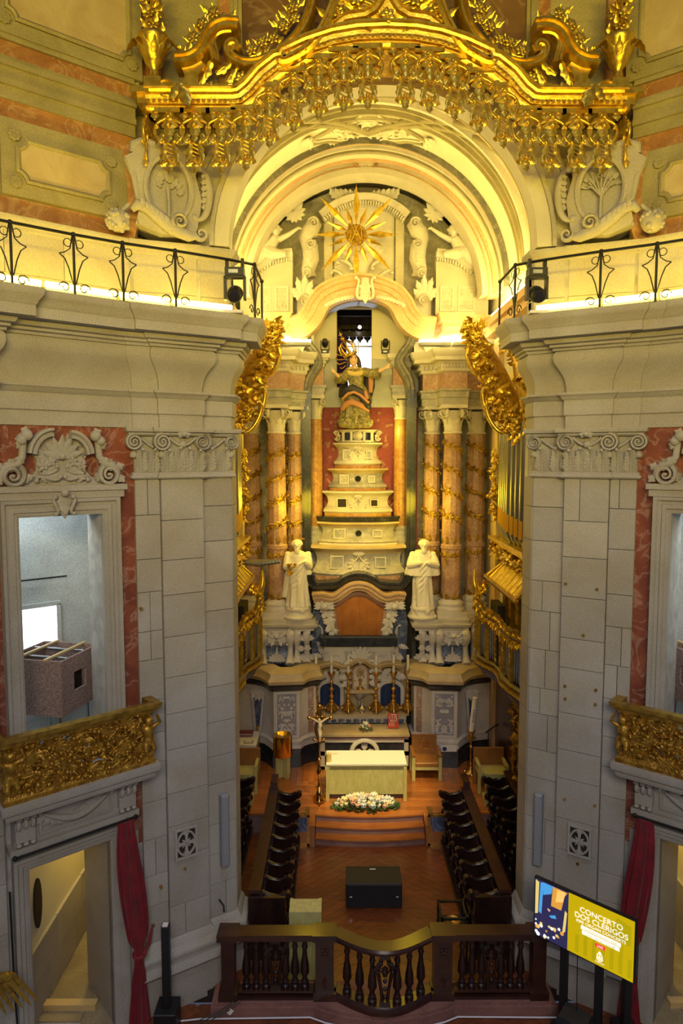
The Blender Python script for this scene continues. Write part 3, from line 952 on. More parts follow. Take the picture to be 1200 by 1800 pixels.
def balcony(s):
    nm = SIDE[s]
    f = WALL(s)
    rg = random.Random(5 + s)
    slab = MB().sweep([(-.0, .05, 0), (-.0, -.36, 0), (1.78, -.36, 0), (1.78, .05, 0)], [(.3, 3.42), (.0, 3.42), (-.02, 3.45), (-.02, 3.49), (-.06, 3.52), (-.07, 3.56), (-.07, 3.61), (.3, 3.61)])
    S('trim_15', slab.bx(.0, 1.78, -.3, .1, 3.43, 3.6).xf(f), 'granite_plain')
    t = T('gilded_balcony_front', 'gilded openwork balcony front with shells and putti below the %s gallery window' % nm, 'balustrade', f @ V((.9, -.3, 3.62)))
    O('top_rail', MB().sweep([(-.04, 0.02, 0), (-.04, -.34, 0), (1.82, -.34, 0), (1.82, .02, 0)], [(.05, 4.3), (-.02, 4.3), (-.03, 4.33), (-.06, 4.345), (-.075, 4.385), (-.075, 4.41), (.05, 4.41)]).xf(f), 'golddark', t)
    O('bottom_rail', MB().sweep([(0, -.0, 0), (0, -.33, 0), (1.78, -.33, 0), (1.78, 0, 0)], [(.04, 3.61), (-.03, 3.61), (-.035, 3.66), (-.015, 3.69), (-.005, 3.72), (.04, 3.72)]).xf(f), 'goldbal', t)
    O('bead_row', MB().sweep([(0, -.0, 0), (0, -.33, 0), (1.78, -.33, 0), (1.78, 0, 0)], [(.01, 4.26), (-.012, 4.27), (-.018, 4.285), (-.012, 4.3), (.01, 4.3)]).xf(f), 'goldbal', t)
    # two layers of scrollwork
    for i in range(16):
        x = .15 + 1.48 * i / 15
        for j in range(3):
            z = 3.77 + .2 * j + rg.uniform(-.03, .03)
            mb = MB()
            a = rg.uniform(0, 2 * pi)
            y = -.33
            mb.scroll((x - .11 * math.cos(a), y, z - .11 * math.sin(a)), (x + .11 * math.cos(a), y, z + .11 * math.sin(a)), (0, -1, 0), .028, rg.choice('CS'), 3, rg.choice((1, -1)), 22, 1.2)
            for k in range(6):
                b = rg.uniform(0, 2 * pi)
                mb.leaf((x, y + .01, z), (math.cos(b), 0, math.sin(b)), (0, -1, 0), rg.uniform(.13, .2), rg.uniform(.035, .055), rg.uniform(.6, 1.5), 3, 7)
            mb.sph((x + rg.uniform(-.08, .08), y - .05, z + rg.uniform(-.08, .08)), .03, 6, 5)
            if (i + j) % 3 == 1:
                b = rg.uniform(0, 2 * pi)
                mb.shell((x, y - .02, z), (math.cos(b), 0, math.sin(b)), (0, -1, 0), .17, 7, 2.2)
            O('scrollwork', mb.xf(f), 'goldbal', t)
    for x in (.06, 1.72):
        q = MB()
        putto(q, (x, -.36, 3.72), .55, 1)
        q = remesh(q, .011, 2)
        O('putto', q.xf(f), 'goldbal', t)
    for x in (.02, 1.76):
        mb = MB()
        for k in range(4):
            mb.scroll((x, -.3 + .08 * k, 3.74), (x, -.3 + .08 * k, 4.24), (1, 0, 0), .022, 'S', 3, 1, 20)
            mb.leaf((x, -.28 + .07 * k, 3.8 + .1 * k), (0, 1, .4), (1, 0, 0), .2, .05)
        O('end_scrollwork', mb.xf(f), 'goldbal', t)
    # door case below: consoles, carved frieze, lintel
    fz = MB().bx(.2, 1.66, -.14, 0, 2.98, 3.43).bx(.14, 1.72, -.2, 0, 2.9, 2.98)
    S('trim_16', fz.xf(f), 'granite_plain', smooth=None)
    t2 = T('door_overdoor_carving', 'carved stone consoles and drapery swag over the %s doorway' % nm, 'carving', f @ V((.9, -.18, 2.98)))
    for x in (.3, 1.55):
        mb = MB()
        for k in range(3):
            mb.volute((x - .08 + .08 * k, -.2, 3.3), (0, -1, 0), (0, 0, 1), .11, 1.6, .03, .6, 22, 1.3)
            mb.volute((x - .08 + .08 * k, -.17, 3.08), (0, -1, 0), (0, 0, -1), .07, 1.5, .025, .6, 18, 1.3)
        mb.bx(x - .11, x + .11, -.22, -.12, 3.06, 3.3)
        O('console', mb.xf(f), 'granite_plain', t2)
    pa = MB().sweep([(.48, -.145, 3.05), (1.38, -.145, 3.05), (1.38, -.145, 3.36), (.48, -.145, 3.36)], [(0, 0), (0, .02), (.03, .03), (.04, 0)], (0, -1, 0), True)
    O('panel_moulding', pa.xf(f), 'granite_plain', t2)
    sw = MB()
    for k in range(9):
        u = k / 8
        sw.leaf((.6 + .68 * u, -.17, 3.28 - .13 * math.sin(pi * u)), (1, 0, .5 - u), (0, -1, 0), .16, .06, .5, 3, 6)
    sw.tube([(.55 + .78 * k / 10, -.17, 3.3 - .15 * math.sin(pi * k / 10)) for k in range(11)], [.02 + .03 * math.sin(pi * k / 10) for k in range(11)], 7)
    O('swag', sw.xf(f), 'granite_plain', t2)
    dr = MB().sweep([(.47, -.02, 0), (.47, -.02, 2.6), (1.48, -.02, 2.6), (1.48, -.02, 0)], [(0, -.1), (0, .02), (.025, .04), (.07, .045), (.085, .07), (.13, .075), (.15, .1), (.19, .1), (.19, -.1)], (0, -1, 0))
    d = S('door_1' if s > 0 else 'door_2', dr.xf(f), 'granite_plain')
    O('reveal', MB().bx(.40, .47, -.02, .95, 0, 2.62).bx(1.48, 1.55, -.02, .6, 0, 2.62).xf(f), 'granite_plain', d, smooth=None)
    O('sill', MB().bx(3.95, 4.66, 8.98, 9.1, .0, .09).xf(MIR[s]), 'pine', d, smooth=None)
    rod = MB().tube([(.22, -.22, 2.9), (1.66, -.22, 2.9)], .014, 8).sph((.2, -.22, 2.9), .03).sph((1.68, -.22, 2.9), .03)
    rod.tube([(.3, 0, 2.9), (.3, -.22, 2.9)], .012).tube([(1.6, 0, 2.9), (1.6, -.22, 2.9)], .012)
    O('curtain_rod', rod.xf(f), 'iron', d)
    # passage behind the door
    cw = MB().bx(4.7, 4.8, 8.2, 14, 0, 3.4).bx(3.95, 4.05, 9.95, 14, 0, 3.4).bx(3.9, 4.8, 13.9, 14, 0, 3.4).bx(3.5, 4.8, 8.6, 14, 3.3, 3.4)
    ps = S('wall_passage_' + nm, cw.xf(MIR[s]), 'paint', smooth=None)
    for k in range(6):
        for j in range(2):
            y0 = 8.3 + .95 * k + .3 * j
            O('stone', MB().bx(4.66, 4.71, y0 + .006, y0 + .94, .02 + .5 * j, .51 + .5 * j).xf(MIR[s]), 'granite', ps, smooth=None)
    fp_ = S('floor_passage_' + nm, MB().bx(3.3, 4.8, 8.4, 14, -.06, -.012).xf(MIR[s]), 'mortar', smooth=None)
    for k in range(6):
        for j in range(2):
            y0 = 8.45 + .9 * k + .35 * j
            O('flagstone', MB().bx(3.45 + .64 * j, 4.08 + .62 * j, y0 + .005, y0 + .895, -.03, rg.uniform(.0, .008)).xf(MIR[s]), 'flag', fp_, smooth=None)
    ni = MB().lathe([(.0, 0), (.1, 0), (.1, .02), (0, .02)], (0, 0, 0), 16)
    O('niche', MB().prism([(.12 * math.cos(2 * pi * k / 20), 1.55 + .35 * math.sin(2 * pi * k / 20)) for k in range(20)], -.01, .01).xf(Matrix.Translation((4.69, 9.0, 0)) @ Matrix.Rotation(pi / 2, 4, 'Z')).xf(MIR[s]), 'darkcore', ps, smooth=None)
    lamp('passage_lamp', 'POINT', MIR[s] @ V((4.35, 10.6, 3.1)), (4, 10, 0), 34, (1, .76, .26), .1)


def curtain(s):
    nm = SIDE[s]
    f = WALL(s)
    t = T('velvet_curtain', 'crimson velvet curtain tied back beside the %s doorway' % nm, 'curtain', f @ V((.3, -.2, .02)))
    rings = []
    for k in range(25):
        u = k / 24
        z = 2.88 - 2.86 * u
        w = .09 + .05 * math.sin(min(1, u / .5) * pi / 2) if u < .5 else None
        w = (.085 + .06 * math.sin(pi * min(u, .66) / .66 * .9)) if u < .66 else .055 + (u - .66) * .22
        if abs(u - .66) < .05:
            w = .06
        x = .33 - .02 * u - .12 * math.sin(pi * .5 * min(1, u / .66)) ** 2 + (.0 if u < .66 else .06 * (u - .66))
        rg = []
        for i in range(40):
            a = 2 * pi * i / 40
            fd = 1 + .22 * math.sin(a * 9 + 1.5 * u) * (1 - .5 * (abs(u - .66) < .08))
            rg.append((x + w * fd * math.cos(a), -.21 + w * .6 * fd * math.sin(a), z))
        rings.append(rg)
    O('cloth', MB().loft(rings).xf(f), 'velvet', t, smooth=60)
    tb = MB().tube([(.19 + .08 * math.cos(a), -.21 + .06 * math.sin(a), .99 + .02 * math.sin(a)) for a in [2 * pi * k / 12 for k in range(13)]], .022, 6)
    tb.tube([(.15, -.24, .99), (.05, -.2, 1.08), (-.04, -.12, 1.22)], [.03, .03, .015], 6)
    O('tie', tb.xf(f), 'velvet', t)
    O('hook', MB().tube([(-.05, -.07, 1.22), (-.05, -.15, 1.24), (-.04, -.16, 1.28)], .012).xf(f), 'brassdull', t)


def crest(s):
    nm = SIDE[s]
    f = frame(2.9, 9.62, .93, -.37, 0, s)
    t = T('tree_cartouche', 'stone cartouche with a tree in relief above the %s gallery' % nm, 'carving', f @ V((0, 0, 10.45)))
    m = 'granite_plain'
    sl = MB()
    pl = [(-.36, 10.55), (.1, 10.5), (.42, 10.62), (.36, 10.85), (.46, 11.28), (.55, 11.42), (.40, 11.52), (.36, 11.68), (.1, 11.62), (-.2, 11.66), (-.40, 11.5), (-.36, 11.3), (-.44, 11.0)]
    sl.prism(pl, -.06, .3)

    def polar(cx, cz, a):
        d = (math.cos(a), math.sin(a))
        best = .3
        for (x0, z0), (x1, z1) in zip(pl, pl[1:] + pl[:1]):
            ex, ez = x1 - x0, z1 - z0
            det = d[0] * -ez + ex * d[1]
            if abs(det) > 1e-9:
                r = ((x0 - cx) * -ez + ex * (z0 - cz)) / det
                w = (d[0] * (z0 - cz) - d[1] * (x0 - cx)) / det
                if r > 0 and -.001 <= w <= 1.001:
                    best = max(best, r)
        return (cx + d[0] * best, cz + d[1] * best)
    AN = [2 * pi * k / 56 for k in range(57)]
    sl.loft([[(.30 * math.cos(a), -.16, 11.08 + .42 * math.sin(a)), (polar(0, 11.08, a)[0], -.13, polar(0, 11.08, a)[1]), (polar(0, 11.08, a)[0], -.05, polar(0, 11.08, a)[1]), (.30 * math.cos(a), -.05, 11.08 + .42 * math.sin(a))] for a in AN], True, False)
    O('shield', sl.xf(f), m, t)
    N = (0, -1, 0)
    ov = [(.29 * math.cos(2 * pi * k / 28), -.1, 11.08 + .41 * math.sin(2 * pi * k / 28)) for k in range(28)]
    O('oval_field', MB().prism([(p[0], p[2]) for p in ov], -.08, -.03).xf(f), m, t)
    O('oval_frame', MB().sweep(ov, [(-.035, 0), (-.035, .10), (0, .12), (.03, .09), (.03, 0)], N, True).xf(f), m, t)
    tr = MB().tube([(0, -.14, 10.72), (.0, -.16, 10.9), (.01, -.16, 11.1)], [.028, .022, .02], 7)
    rg = random.Random(3 + s)
    if s < 0:
        for k in range(46):
            u = rg.random()
            z = 11.02 + .36 * u
            w = .17 * (1 - u) + .02
            x = rg.uniform(-w, w)
            tr.leaf((x * .8, -.12, z), (x * 4, 0, .8), N, .10, .03, .9, 2, 5)
    else:
        for b in range(7):
            a = pi * (.05 + .9 * b / 6)
            tr.tube([(.0, -.16, 11.0), (.1 * math.cos(a), -.16, 11.1 + .09 * math.sin(a)), (.2 * math.cos(a), -.15, 11.13 + .2 * math.sin(a))], [.016, .012, .008], 5)
            for k in range(7):
                r = rg.uniform(.09, .22)
                tr.leaf((r * math.cos(a) + rg.uniform(-.03, .03), -.13, 11.12 + r * math.sin(a)), (math.cos(a) + rg.uniform(-.8, .8), 0, math.sin(a)), N, .06, .025, .7, 1, 4)
    O('tree', tr.xf(f), m, t)
    O('ground_shell', MB().shell((0, -.14, 10.68), (0, 0, 1), N, .13, 7, 3.0).xf(f), m, t)
    b = MB()
    b.tube([(-.40, -.12, 10.53), (-.25, -.18, 10.5), (-.05, -.2, 10.56), (.12, -.2, 10.68), (.28, -.2, 10.8), (.40, -.17, 10.83), (.47, -.14, 10.76)], [.03, .075, .09, .09, .08, .07, .04], 9, .8, N)
    b.volute((-.13, -.25, 10.66), (1, 0, 0), (0, 0, 1), .1, 1.7, .03, -.8, 24)
    for k in range(6):
        b.leaf((.02 + .06 * k, -.27, 10.62 + .035 * k), (.5, 0, .9), N, .1, .03, .6, 2, 5)
    b.volute((-.42, -.14, 10.56), (1, 0, 0), (0, 0, -1), .09, 1.3, .03, 0, 20)
    O('bottom_scroll', b.xf(f), m, t)
    r = MB()
    r.scroll((-.40, -.12, 11.42), (-.34, -.12, 10.76), N, .05, 'C', 2.6, -1, 26)
    for k in range(6):
        r.leaf((-.44, -.13, 11.3 - .08 * k), (-.6, 0, .5), N, .1, .035, .8, 2, 5)
    O('leaf_scroll', r.xf(f), m, t)
    tp = MB().tube([(-.36, -.08, 11.5), (-.2, -.12, 11.62), (.05, -.13, 11.6), (.3, -.1, 11.66), (.42, -.08, 11.6), (.43, -.08, 11.5)], [.05, .05, .05, .06, .07, .05], 8, .9, N)
    tp.tube([(.5, -.06, 11.42), (.42, -.1, 11.2), (.38, -.1, 10.95), (.34, -.1, 10.82)], [.05, .05, .045, .04], 7)
    O('upper_scroll', tp.xf(f), m, t)
    pc = MB().sph((.64, -.1, 10.62), .15, 12, 8, (1, .8, 1))
    for k in range(22):
        a, c = rg.uniform(0, 2 * pi), rg.uniform(-1, .9)
        q = V((math.sqrt(1 - c * c) * math.cos(a) * .14, -abs(math.sqrt(1 - c * c) * math.sin(a)) * .12, c * .14))
        pc.sph(V((.64, -.1, 10.62)) + q, .035, 6, 5)
    pc.tube([(.6, -.1, 10.74), (.5, -.12, 10.84)], .03)
    O('pomegranate', pc.xf(f), m, t)


for s in (1, -1):
    capital(s)
    window_side(s)
    gallery_box(s)
    balcony(s)
    curtain(s)
    crest(s)

# ---------------------------------------------------------------- gallery railings, light tubes
for s in (1, -1):
    nm = SIDE[s]
    Ppts = [V((1.72, 10.3, 0)), V((1.72, 9.42, 0)), V((2.02, 9.18, 0)), V((2.62, 8.80, 0)), V((3.17, 8.49, 0)), V((3.63, 8.17, 0)), V((4.15, 7.75, 0)), V((4.7, 7.28, 0))]
    t = T('gallery_railing', 'thin black iron railing with scrolled posts on the %s cornice' % nm, 'railing', MIR[s] @ V((2.9, 8.7, 9.42)))
    O('handrail', MB().tube([p + V((0, 0, 10.1)) for p in Ppts], .018, 8).xf(MIR[s]), 'iron', t)
    for k, p in enumerate(Ppts):
        if k == 2:
            continue
        e = (Ppts[min(k + 1, 7)] - Ppts[max(k - 1, 0)]).normalized()
        mb = MB().tube([p + V((0, 0, 9.42)), p + V((0, 0, 10.1))], .016, 6).sph(p + V((0, 0, 10.1)), .03)
        O('post', mb.xf(MIR[s]), 'iron', t)
        if k == 0:
            continue
        sc = MB()
        for g in (1, -1):
            c = lambda a, z: p + e * (g * a) + V((0, 0, 9.42 + z))
            sc.tube([c(.015, .12), c(.06, .3), c(.1, .4), c(.16, .45)], .008, 4)
            sc.tube([c(.015, .66), c(.04, .52), c(.1, .47), c(.16, .45)], .008, 4)
            sc.tube([c(.02 + .045 * (1 + math.cos(a)), .58 + .045 * math.sin(a)) for a in [pi - 2 * pi * i / 9 for i in range(9)]], .006, 4)
            sc.tube([c(.05 + .07 * math.cos(a) * (1 - i / 14) + .06, .08 + .07 * math.sin(a) * (1 - i / 14)) for i, a in enumerate([2.2 * pi * j / 11 for j in range(12)])], .008, 4)
        O('lyre_scroll', sc.xf(MIR[s]), 'iron', t)
    # light tubes lying along the ledge
    Q = [V((2.02, 9.50, 9.56)), V((2.75, 9.08, 9.56)), V((3.32, 8.72, 9.56)), V((4.0, 8.18, 9.56)), V((4.62, 7.66, 9.56))]
    t = T('led_batten', 'glowing yellow light battens in a row along the %s gallery ledge' % nm, 'light', MIR[s] @ V((3.2, 8.7, 9.44)))
    for a, b in zip(Q, Q[1:]):
        d = (b - a).normalized()
        n = V((-d.y, d.x, 0))
        a2, b2 = a + d * .02, b - d * .03
        O('tube', MB().tube([a2, b2], .032, 8).xf(MIR[s]), 'led', t)
        O('tray', MB().tube([a2 - V((0, 0, .075)), b2 - V((0, 0, .075))], .04, 4).xf(MIR[s]), 'grey', t)
    for k, a in enumerate(Q):
        O('foot', MB().bx(a.x - .03, a.x + .03, a.y - .03, a.y + .03, 9.42, 9.5).xf(MIR[s]), 'grey', t, smooth=None)
# ================================================================ gilded pelmet with its crest and pendants
YV = 9.36
t = T('gilded_pelmet', 'huge gilded rococo pelmet with hanging lambrequins across the chancel arch', 'pelmet', (0, YV, 11.3))
half = [(0, 12.80), (.35, 12.785), (.65, 12.735), (.95, 12.64), (1.18, 12.54), (1.2, 12.47), (1.34, 12.44), (1.5, 12.32), (1.66, 12.14), (1.82, 12.02), (1.95, 12.0), (2.5, 12.0), (3.06, 12.0)]
line = [(-x, z) for x, z in half[:0:-1]] + half
pth = [V((3.06 * 1, 9.62, 0))]
cp_ = [(-.0, 0), (-.0, .06), (-.03, .07), (-.045, .1), (-.07, .11), (-.075, .16), (-.105, .17), (-.125, .21), (-.16, .22), (-.165, .25), (-.2, .26), (-.2, 0)]
prof = [(-z + .0, y) for y, z in []]
# profile: a = along in-plane normal (down is positive for a left to right path seen from the front), b towards the viewer
pf = [(.02, -.25), (.02, .0), (-.02, .03), (-.06, .03), (-.07, .07), (-.1, .075), (-.115, .1), (-.16, .11), (-.17, .16), (-.2, .17), (-.215, .2), (-.235, .2), (-.235, -.25)]
mb = MB().sweep([(x, YV, z) for x, z in line], [(-a, b) for a, b in pf], (0, -1, 0)) if False else MB()


def up_sweep(mb, pts, pf, Y=YV):
    """profile pairs (height above the line, projection to the front)"""
    N = V((0, -1, 0))
    p3 = [V((x, Y, z)) for x, z in pts]
    d = p3[1] - p3[0]
    sg = 1 if N.cross(d).z > 0 else -1
    return mb.sweep(p3, [(sg * a, b) for a, b in pf], (0, -1, 0))


CORN = [(-.02, -.25), (-.02, .0), (.02, .03), (.06, .03), (.07, .07), (.1, .075), (.115, .1), (.16, .11), (.17, .16), (.2, .17), (.215, .2), (.235, .2), (.235, -.25)]
O('cornice', up_sweep(MB(), line, CORN), 'gold', t)
for s in (1, -1):
    e = MB().bx(3.02, 3.1, YV, 9.66, 11.98, 12.06).bx(3.02, 3.17, YV - .1, 9.66, 12.06, 12.16).bx(3.0, 3.24, YV - .18, 9.66, 12.16, 12.235)
    O('cornice_return', e.xf(MIR[s]), 'gold', t, smooth=None)
dn = MB()
for i in range(len(line) - 1):
    (x0, z0), (x1, z1) = line[i], line[i + 1]
    L = math.hypot(x1 - x0, z1 - z0)
    n = int(L / .065)
    for k in range(n):
        u = (k + .5) / n
        x, z = x0 + (x1 - x0) * u, z0 + (z1 - z0) * u
        a = math.atan2(z1 - z0, x1 - x0)
        m = Matrix.Translation((x, YV, z)) @ Matrix.Rotation(-a, 4, 'Y')
        dn.put(MB().bx(-.018, .018, -.12, -.05, .075, .105), m)
O('dentil_row', dn, 'gold', t, kind='stuff', smooth=None)
# peaked upper moulding over the centre
pk = [(-.62, 12.9), (-.5, 12.99), (-.46, 13.0), (-.25, 13.03), (-.1, 13.12), (0, 13.27), (.1, 13.12), (.25, 13.03), (.46, 13.0), (.5, 12.99), (.62, 12.9)]
O('peaked_moulding', up_sweep(MB(), pk, [(-.02, -.1), (-.02, .1), (.03, .12), (.05, .17), (.09, .18), (.11, .22), (.11, -.1)]), 'gold', t)
ct = MB()
for a in (.2, .7, 1.25, 1.9, 2.45, 2.95):
    ct.leaf((0, YV - .08, 12.98), (math.cos(a), 0, math.sin(a) - .3), (0, -1, 0), .3, .07, 1.0, 3, 8)
ct.flower((0, YV - .16, 13.08), (0, -1, 0), .1, 6)
O('centre_leaves', ct, 'gold', t)
sl = up_sweep(MB(), [(x, z) for x, z in line if abs(x) < 1.25], [(-.3, -.14), (-.3, -.08), (0, -.04), (0, -.14)])
O('backing', sl, 'golddark', t)
# side crests
for s in (1, -1):
    q = lambda u, v: (abs(at(u, v, YV).x), at(u, v, YV).z)
    BM = [(-.05, -.12), (-.05, .06), (-.03, .1), (-.005, .1), (.0, .07), (.025, .06), (.03, .1), (.05, .09), (.05, -.12)]

    def band(name, pix, sc=1.0, y=YV):
        pts = [q(u, v) for u, v in pix]
        # smooth the polyline
        for _ in range(2):
            n = [pts[0]]
            for a, b in zip(pts, pts[1:]):
                n += [(a[0] * .75 + b[0] * .25, a[1] * .75 + b[1] * .25), (a[0] * .25 + b[0] * .75, a[1] * .25 + b[1] * .75)]
            pts = n + [pts[-1]]
        m = up_sweep(MB(), pts, [(a * sc, b * sc) for a, b in BM], y)
        O(name, m.xf(MIR[s]), 'gold', t)
    band('great_scroll', [(413, 95), (418, 83), (409, 78), (399, 86), (403, 103), (420, 114), (445, 117), (470, 110), (498, 92), (520, 72), (535, 50), (545, 25), (550, 0), (552, -40), (560, -90)], 1.15)
    band('inner_scroll', [(505, 108), (498, 98), (490, 104), (497, 116), (520, 106), (545, 90), (565, 62), (580, 30), (590, 0), (600, -40)], 1.3, YV - .02)
    band('broken_pediment', [(309, 112), (330, 112), (350, 102), (362, 85), (366, 70), (378, 56), (396, 48), (420, 50)], 1.5)
    band('inner_stem', [(380, 112), (377, 95), (372, 80), (378, 66), (390, 58), (408, 57)], 1.2)
    band('curl', [(300, 158), (304, 170), (292, 173), (283, 165), (287, 153), (300, 152), (312, 165), (325, 178)], .9, YV - .03)
    # solid carved blocks
    st = MB().prism([q(318, 118), q(352, 108), q(362, 118), q(350, 135), q(348, 178), q(314, 178), q(322, 150), q(326, 135)], YV - .05, YV + .12)
    O('pier_block', st.xf(MIR[s]), 'gold', t)
    fo = MB()
    rg = random.Random(12)
    for (u, v, du, dv, r) in ((345, 165, 20, -40, .1), (368, 158, 40, -10, .1), (395, 150, 25, -30, .09), (410, 170, 30, -20, .1), (430, 150, 20, -25, .1), (440, 130, 30, -5, .1), (380, 130, 28, -18, .08), (420, 165, -40, 5, .1), (360, 140, 10, -25, .08)):
        a, b = q(u, v), q(u + du, v + dv)
        d = (b[0] - a[0], 0, b[1] - a[1])
        fo.leaf((a[0], YV - .02, a[1]), d, (0, -1, 0), .28, .05, .7, 3, 8)
        fo.tube([(a[0], YV, a[1]), ((a[0] + b[0]) / 2 + .02, YV - .02, (a[1] + b[1]) / 2), (b[0], YV, b[1])], .022, 6)
    for u, v in ((358, 165), (376, 165), (370, 160), (425, 142)):
        a = q(u, v)
        fo.flower((a[0], YV - .06, a[1]), (0, -1, 0), .09, 6)
    O('openwork_foliage', fo.xf(MIR[s]), 'gold', t)
    # flower sprays along the upper edges
    for name, pts in (('rose_spray', [(318, 100), (328, 90), (340, 68), (352, 58), (356, 44), (370, 40), (376, 25), (368, 20), (392, 36), (404, 34)]),
                      ('rose_spray', [(442, 90), (450, 95), (462, 75), (470, 78), (480, 70), (490, 45), (498, 48), (505, 30), (515, 15), (522, 10), (470, 95), (500, 60), (518, 35)])):
        m = MB()
        prev = None
        for i, (u, v) in enumerate(pts):
            a = q(u, v)
            if i % 2 == 0:
                m.flower((a[0], YV - .03, a[1]), (.2, -1, .2), .085, 6)
            for _ in range(2):
                th = rg.uniform(0, pi)
                m.leaf((a[0], YV, a[1]), (math.cos(th), 0, math.sin(th)), (0, -1, 0), .14, .035, .9, 2, 6)
            if prev and math.hypot(a[0] - prev[0], a[1] - prev[1]) < .3:
                m.tube([(prev[0], YV, prev[1]), (a[0], YV, a[1])], .014, 5)
            prev = a
        O(name, m.xf(MIR[s]), 'gold', t)
    # urn of flowers at the end
    cx, cz = q(272, 180)[0], 12.22
    ur = MB().bx(cx - .11, cx + .11, YV - .12, YV + .1, cz, cz + .16)
    ur.lathe([(0, .16), (.1, .16), (.06, .22), (.05, .3), (.11, .36), (.15, .5), (.17, .62), (.2, .66), (.19, .7), (0, .7)], (cx, YV, cz), 14)
    for k in range(10):
        th = 2 * pi * k / 10
        ur.leaf((cx + .1 * math.cos(th), YV + .1 * math.sin(th), cz + .36), (math.cos(th) * .4, math.sin(th) * .4, 1), (math.cos(th), math.sin(th), 0), .3, .05, .8, 2, 6)
    for g in (1, -1):
        ur.leaf((cx + g * .17, YV - .05, cz + .66), (g, 0, -.6), (g, 0, 1), .26, .07, -1.2, 3, 7)
    O('urn', ur.xf(MIR[s]), 'gold', t)
    fb = MB()
    for k in range(13):
        th, r, z = rg.uniform(0, 2 * pi), rg.uniform(.02, .16), rg.uniform(.72, 1.15)
        r *= 1.25 - z * .5
        c = (cx + r * math.cos(th) + .03 * (z - .7), YV + r * math.sin(th), cz + z)
        fb.tube([(cx, YV, cz + .66), c], .01, 4)
        if k % 2:
            fb.flower(c, (math.cos(th) * .6, -.8, .4), .085, 6)
        for _ in range(2):
            a = rg.uniform(0, pi)
            fb.leaf(c, (math.cos(a), -.1, math.sin(a)), (0, -1, 0), .15, .04, .7, 2, 5)
    O('urn_flowers', fb.xf(MIR[s]), 'gold', t)
    O('corner_leaf', MB().leaf((2.62, YV - .2, 12.24), (-.5, 0, -1), (0, -1, 0), .34, .08, .5, 3, 8).leaf((2.62, YV - .2, 12.24), (.6, 0, -1), (0, -1, 0), .24, .06, .5, 3, 8).xf(MIR[s]), 'gold', t)
# top centre openwork
rg = random.Random(44)
tc_ = MB()
for s in (1, -1):
    for (x, z, a, L) in ((.08, 13.3, .7, .5), (.15, 13.25, .25, .5), (.3, 13.2, .6, .45), (.45, 13.15, 1.0, .4), (.3, 13.5, .3, .45), (.1, 13.5, 1.2, .5), (.55, 13.1, .35, .4), (.25, 13.6, .9, .4), (.5, 13.45, 2.2, .35)):
        tc_.leaf((s * x, YV, z), (s * math.cos(a), 0, math.sin(a)), (0, -1, 0), L, .07, .9, 4, 9)
    tc_.scroll((s * .12, YV, 13.2), (s * .62, YV, 13.25), (0, -1, 0), .035, 'C', 3, s, 26)
    tc_.scroll((s * .2, YV, 13.5), (s * .6, YV, 13.7), (0, -1, 0), .035, 'S', 3, -s, 26)
    for x, z in ((.55, 13.45), (.38, 13.35), (.62, 13.2)):
        tc_.flower((s * x, YV - .05, z), (0, -1, 0), .1, 6)
tc_.leaf((0, YV - .05, 13.3), (0, 0, 1), (0, -1, 0), .6, .12, .6, 4, 10)
O('centre_openwork', tc_, 'gold', t)

# hanging lambrequins: one prototype, copied along the cornice
pm = MB()
N = (0, -1, 0)
for g in (1, -1):
    pm.scroll((g * .02, -.02, -.06), (g * .15, -.02, -.22), N, .022, 'S', 3, g, 20)
    pm.scroll((g * .16, -.02, -.2), (g * .07, -.03, -.40), N, .024, 'C', 2.6, g, 20)
    pm.leaf((g * .08, -.03, -.3), (g * .5, 0, -1), N, .2, .045, .9, 3, 7)
    pm.leaf((g * .05, -.03, -.42), (g * .25, 0, -1), N, .26, .04, .5, 3, 7)
    pm.tube([(g * .06, -.02, -.4), (g * .075, -.02, -.55), (g * .045, -.02, -.66)], [.022, .018, .02], 6)
    pm.leaf((g * .03, -.02, -.64), (g * 1, 0, -.5), N, .13, .04, 1.0, 3, 6)
pm.leaf((0, -.02, -.02), (0, 0, -1), N, .34, .1, .35, 4, 9)
pm.leaf((0, -.05, -.24), (0, 0, -1), N, .2, .05, .7, 3, 7)
pm.leaf((0, -.03, -.62), (0, 0, -1), N, .2, .05, .5, 3, 7)
pm.sph((0, -.06, -.2), .035, 6, 5).sph((0, -.04, -.62), .03, 6, 5).sph((0, -.06, -.1), .03)
for k in range(4):
    pm.tube([(-.055, -.02, -.4 - .05 * k), (.055, -.02, -.45 - .05 * k)], .009, 4)
pm.bx(-.19, .19, -.015, .015, -.03, .03)
proto = None
us = [318, 364, 409, 453, 497, 541, 586, 630]
spots = []
for x in (2.78, 2.45, 2.12, 1.8, 1.5, 1.19, .87, .55, .24):
    for s in (1, -1):
        z = next(z0 + (z1 - z0) * (x - x0) / (x1 - x0) for (x0, z0), (x1, z1) in zip(half, half[1:]) if x0 <= x <= x1)
        spots.append((s * x, z))
org = WL[t.name]
for i, (x, z) in enumerate(spots):
    if proto is None:
        pm.v = [(a, b + YV + .0, c + org.z) for a, b, c in pm.v]
        proto = O('pendant', pm, 'gold', t)
        c = proto
    else:
        c = proto.copy()
        COL.objects.link(c)
    c.location = (x, -.04, z - org.z)
    c.scale = (1, 1, 1.0)
for s in (1, -1):
    for y in (.02, .2):
        c = proto.copy()
        COL.objects.link(c)
        c.location = (s * 3.06, y, 12.0 - org.z)
        c.rotation_euler = (0, 0, s * pi / 2)
fg = MB()
for i in range(len(spots) // 2 + 8):
    pass
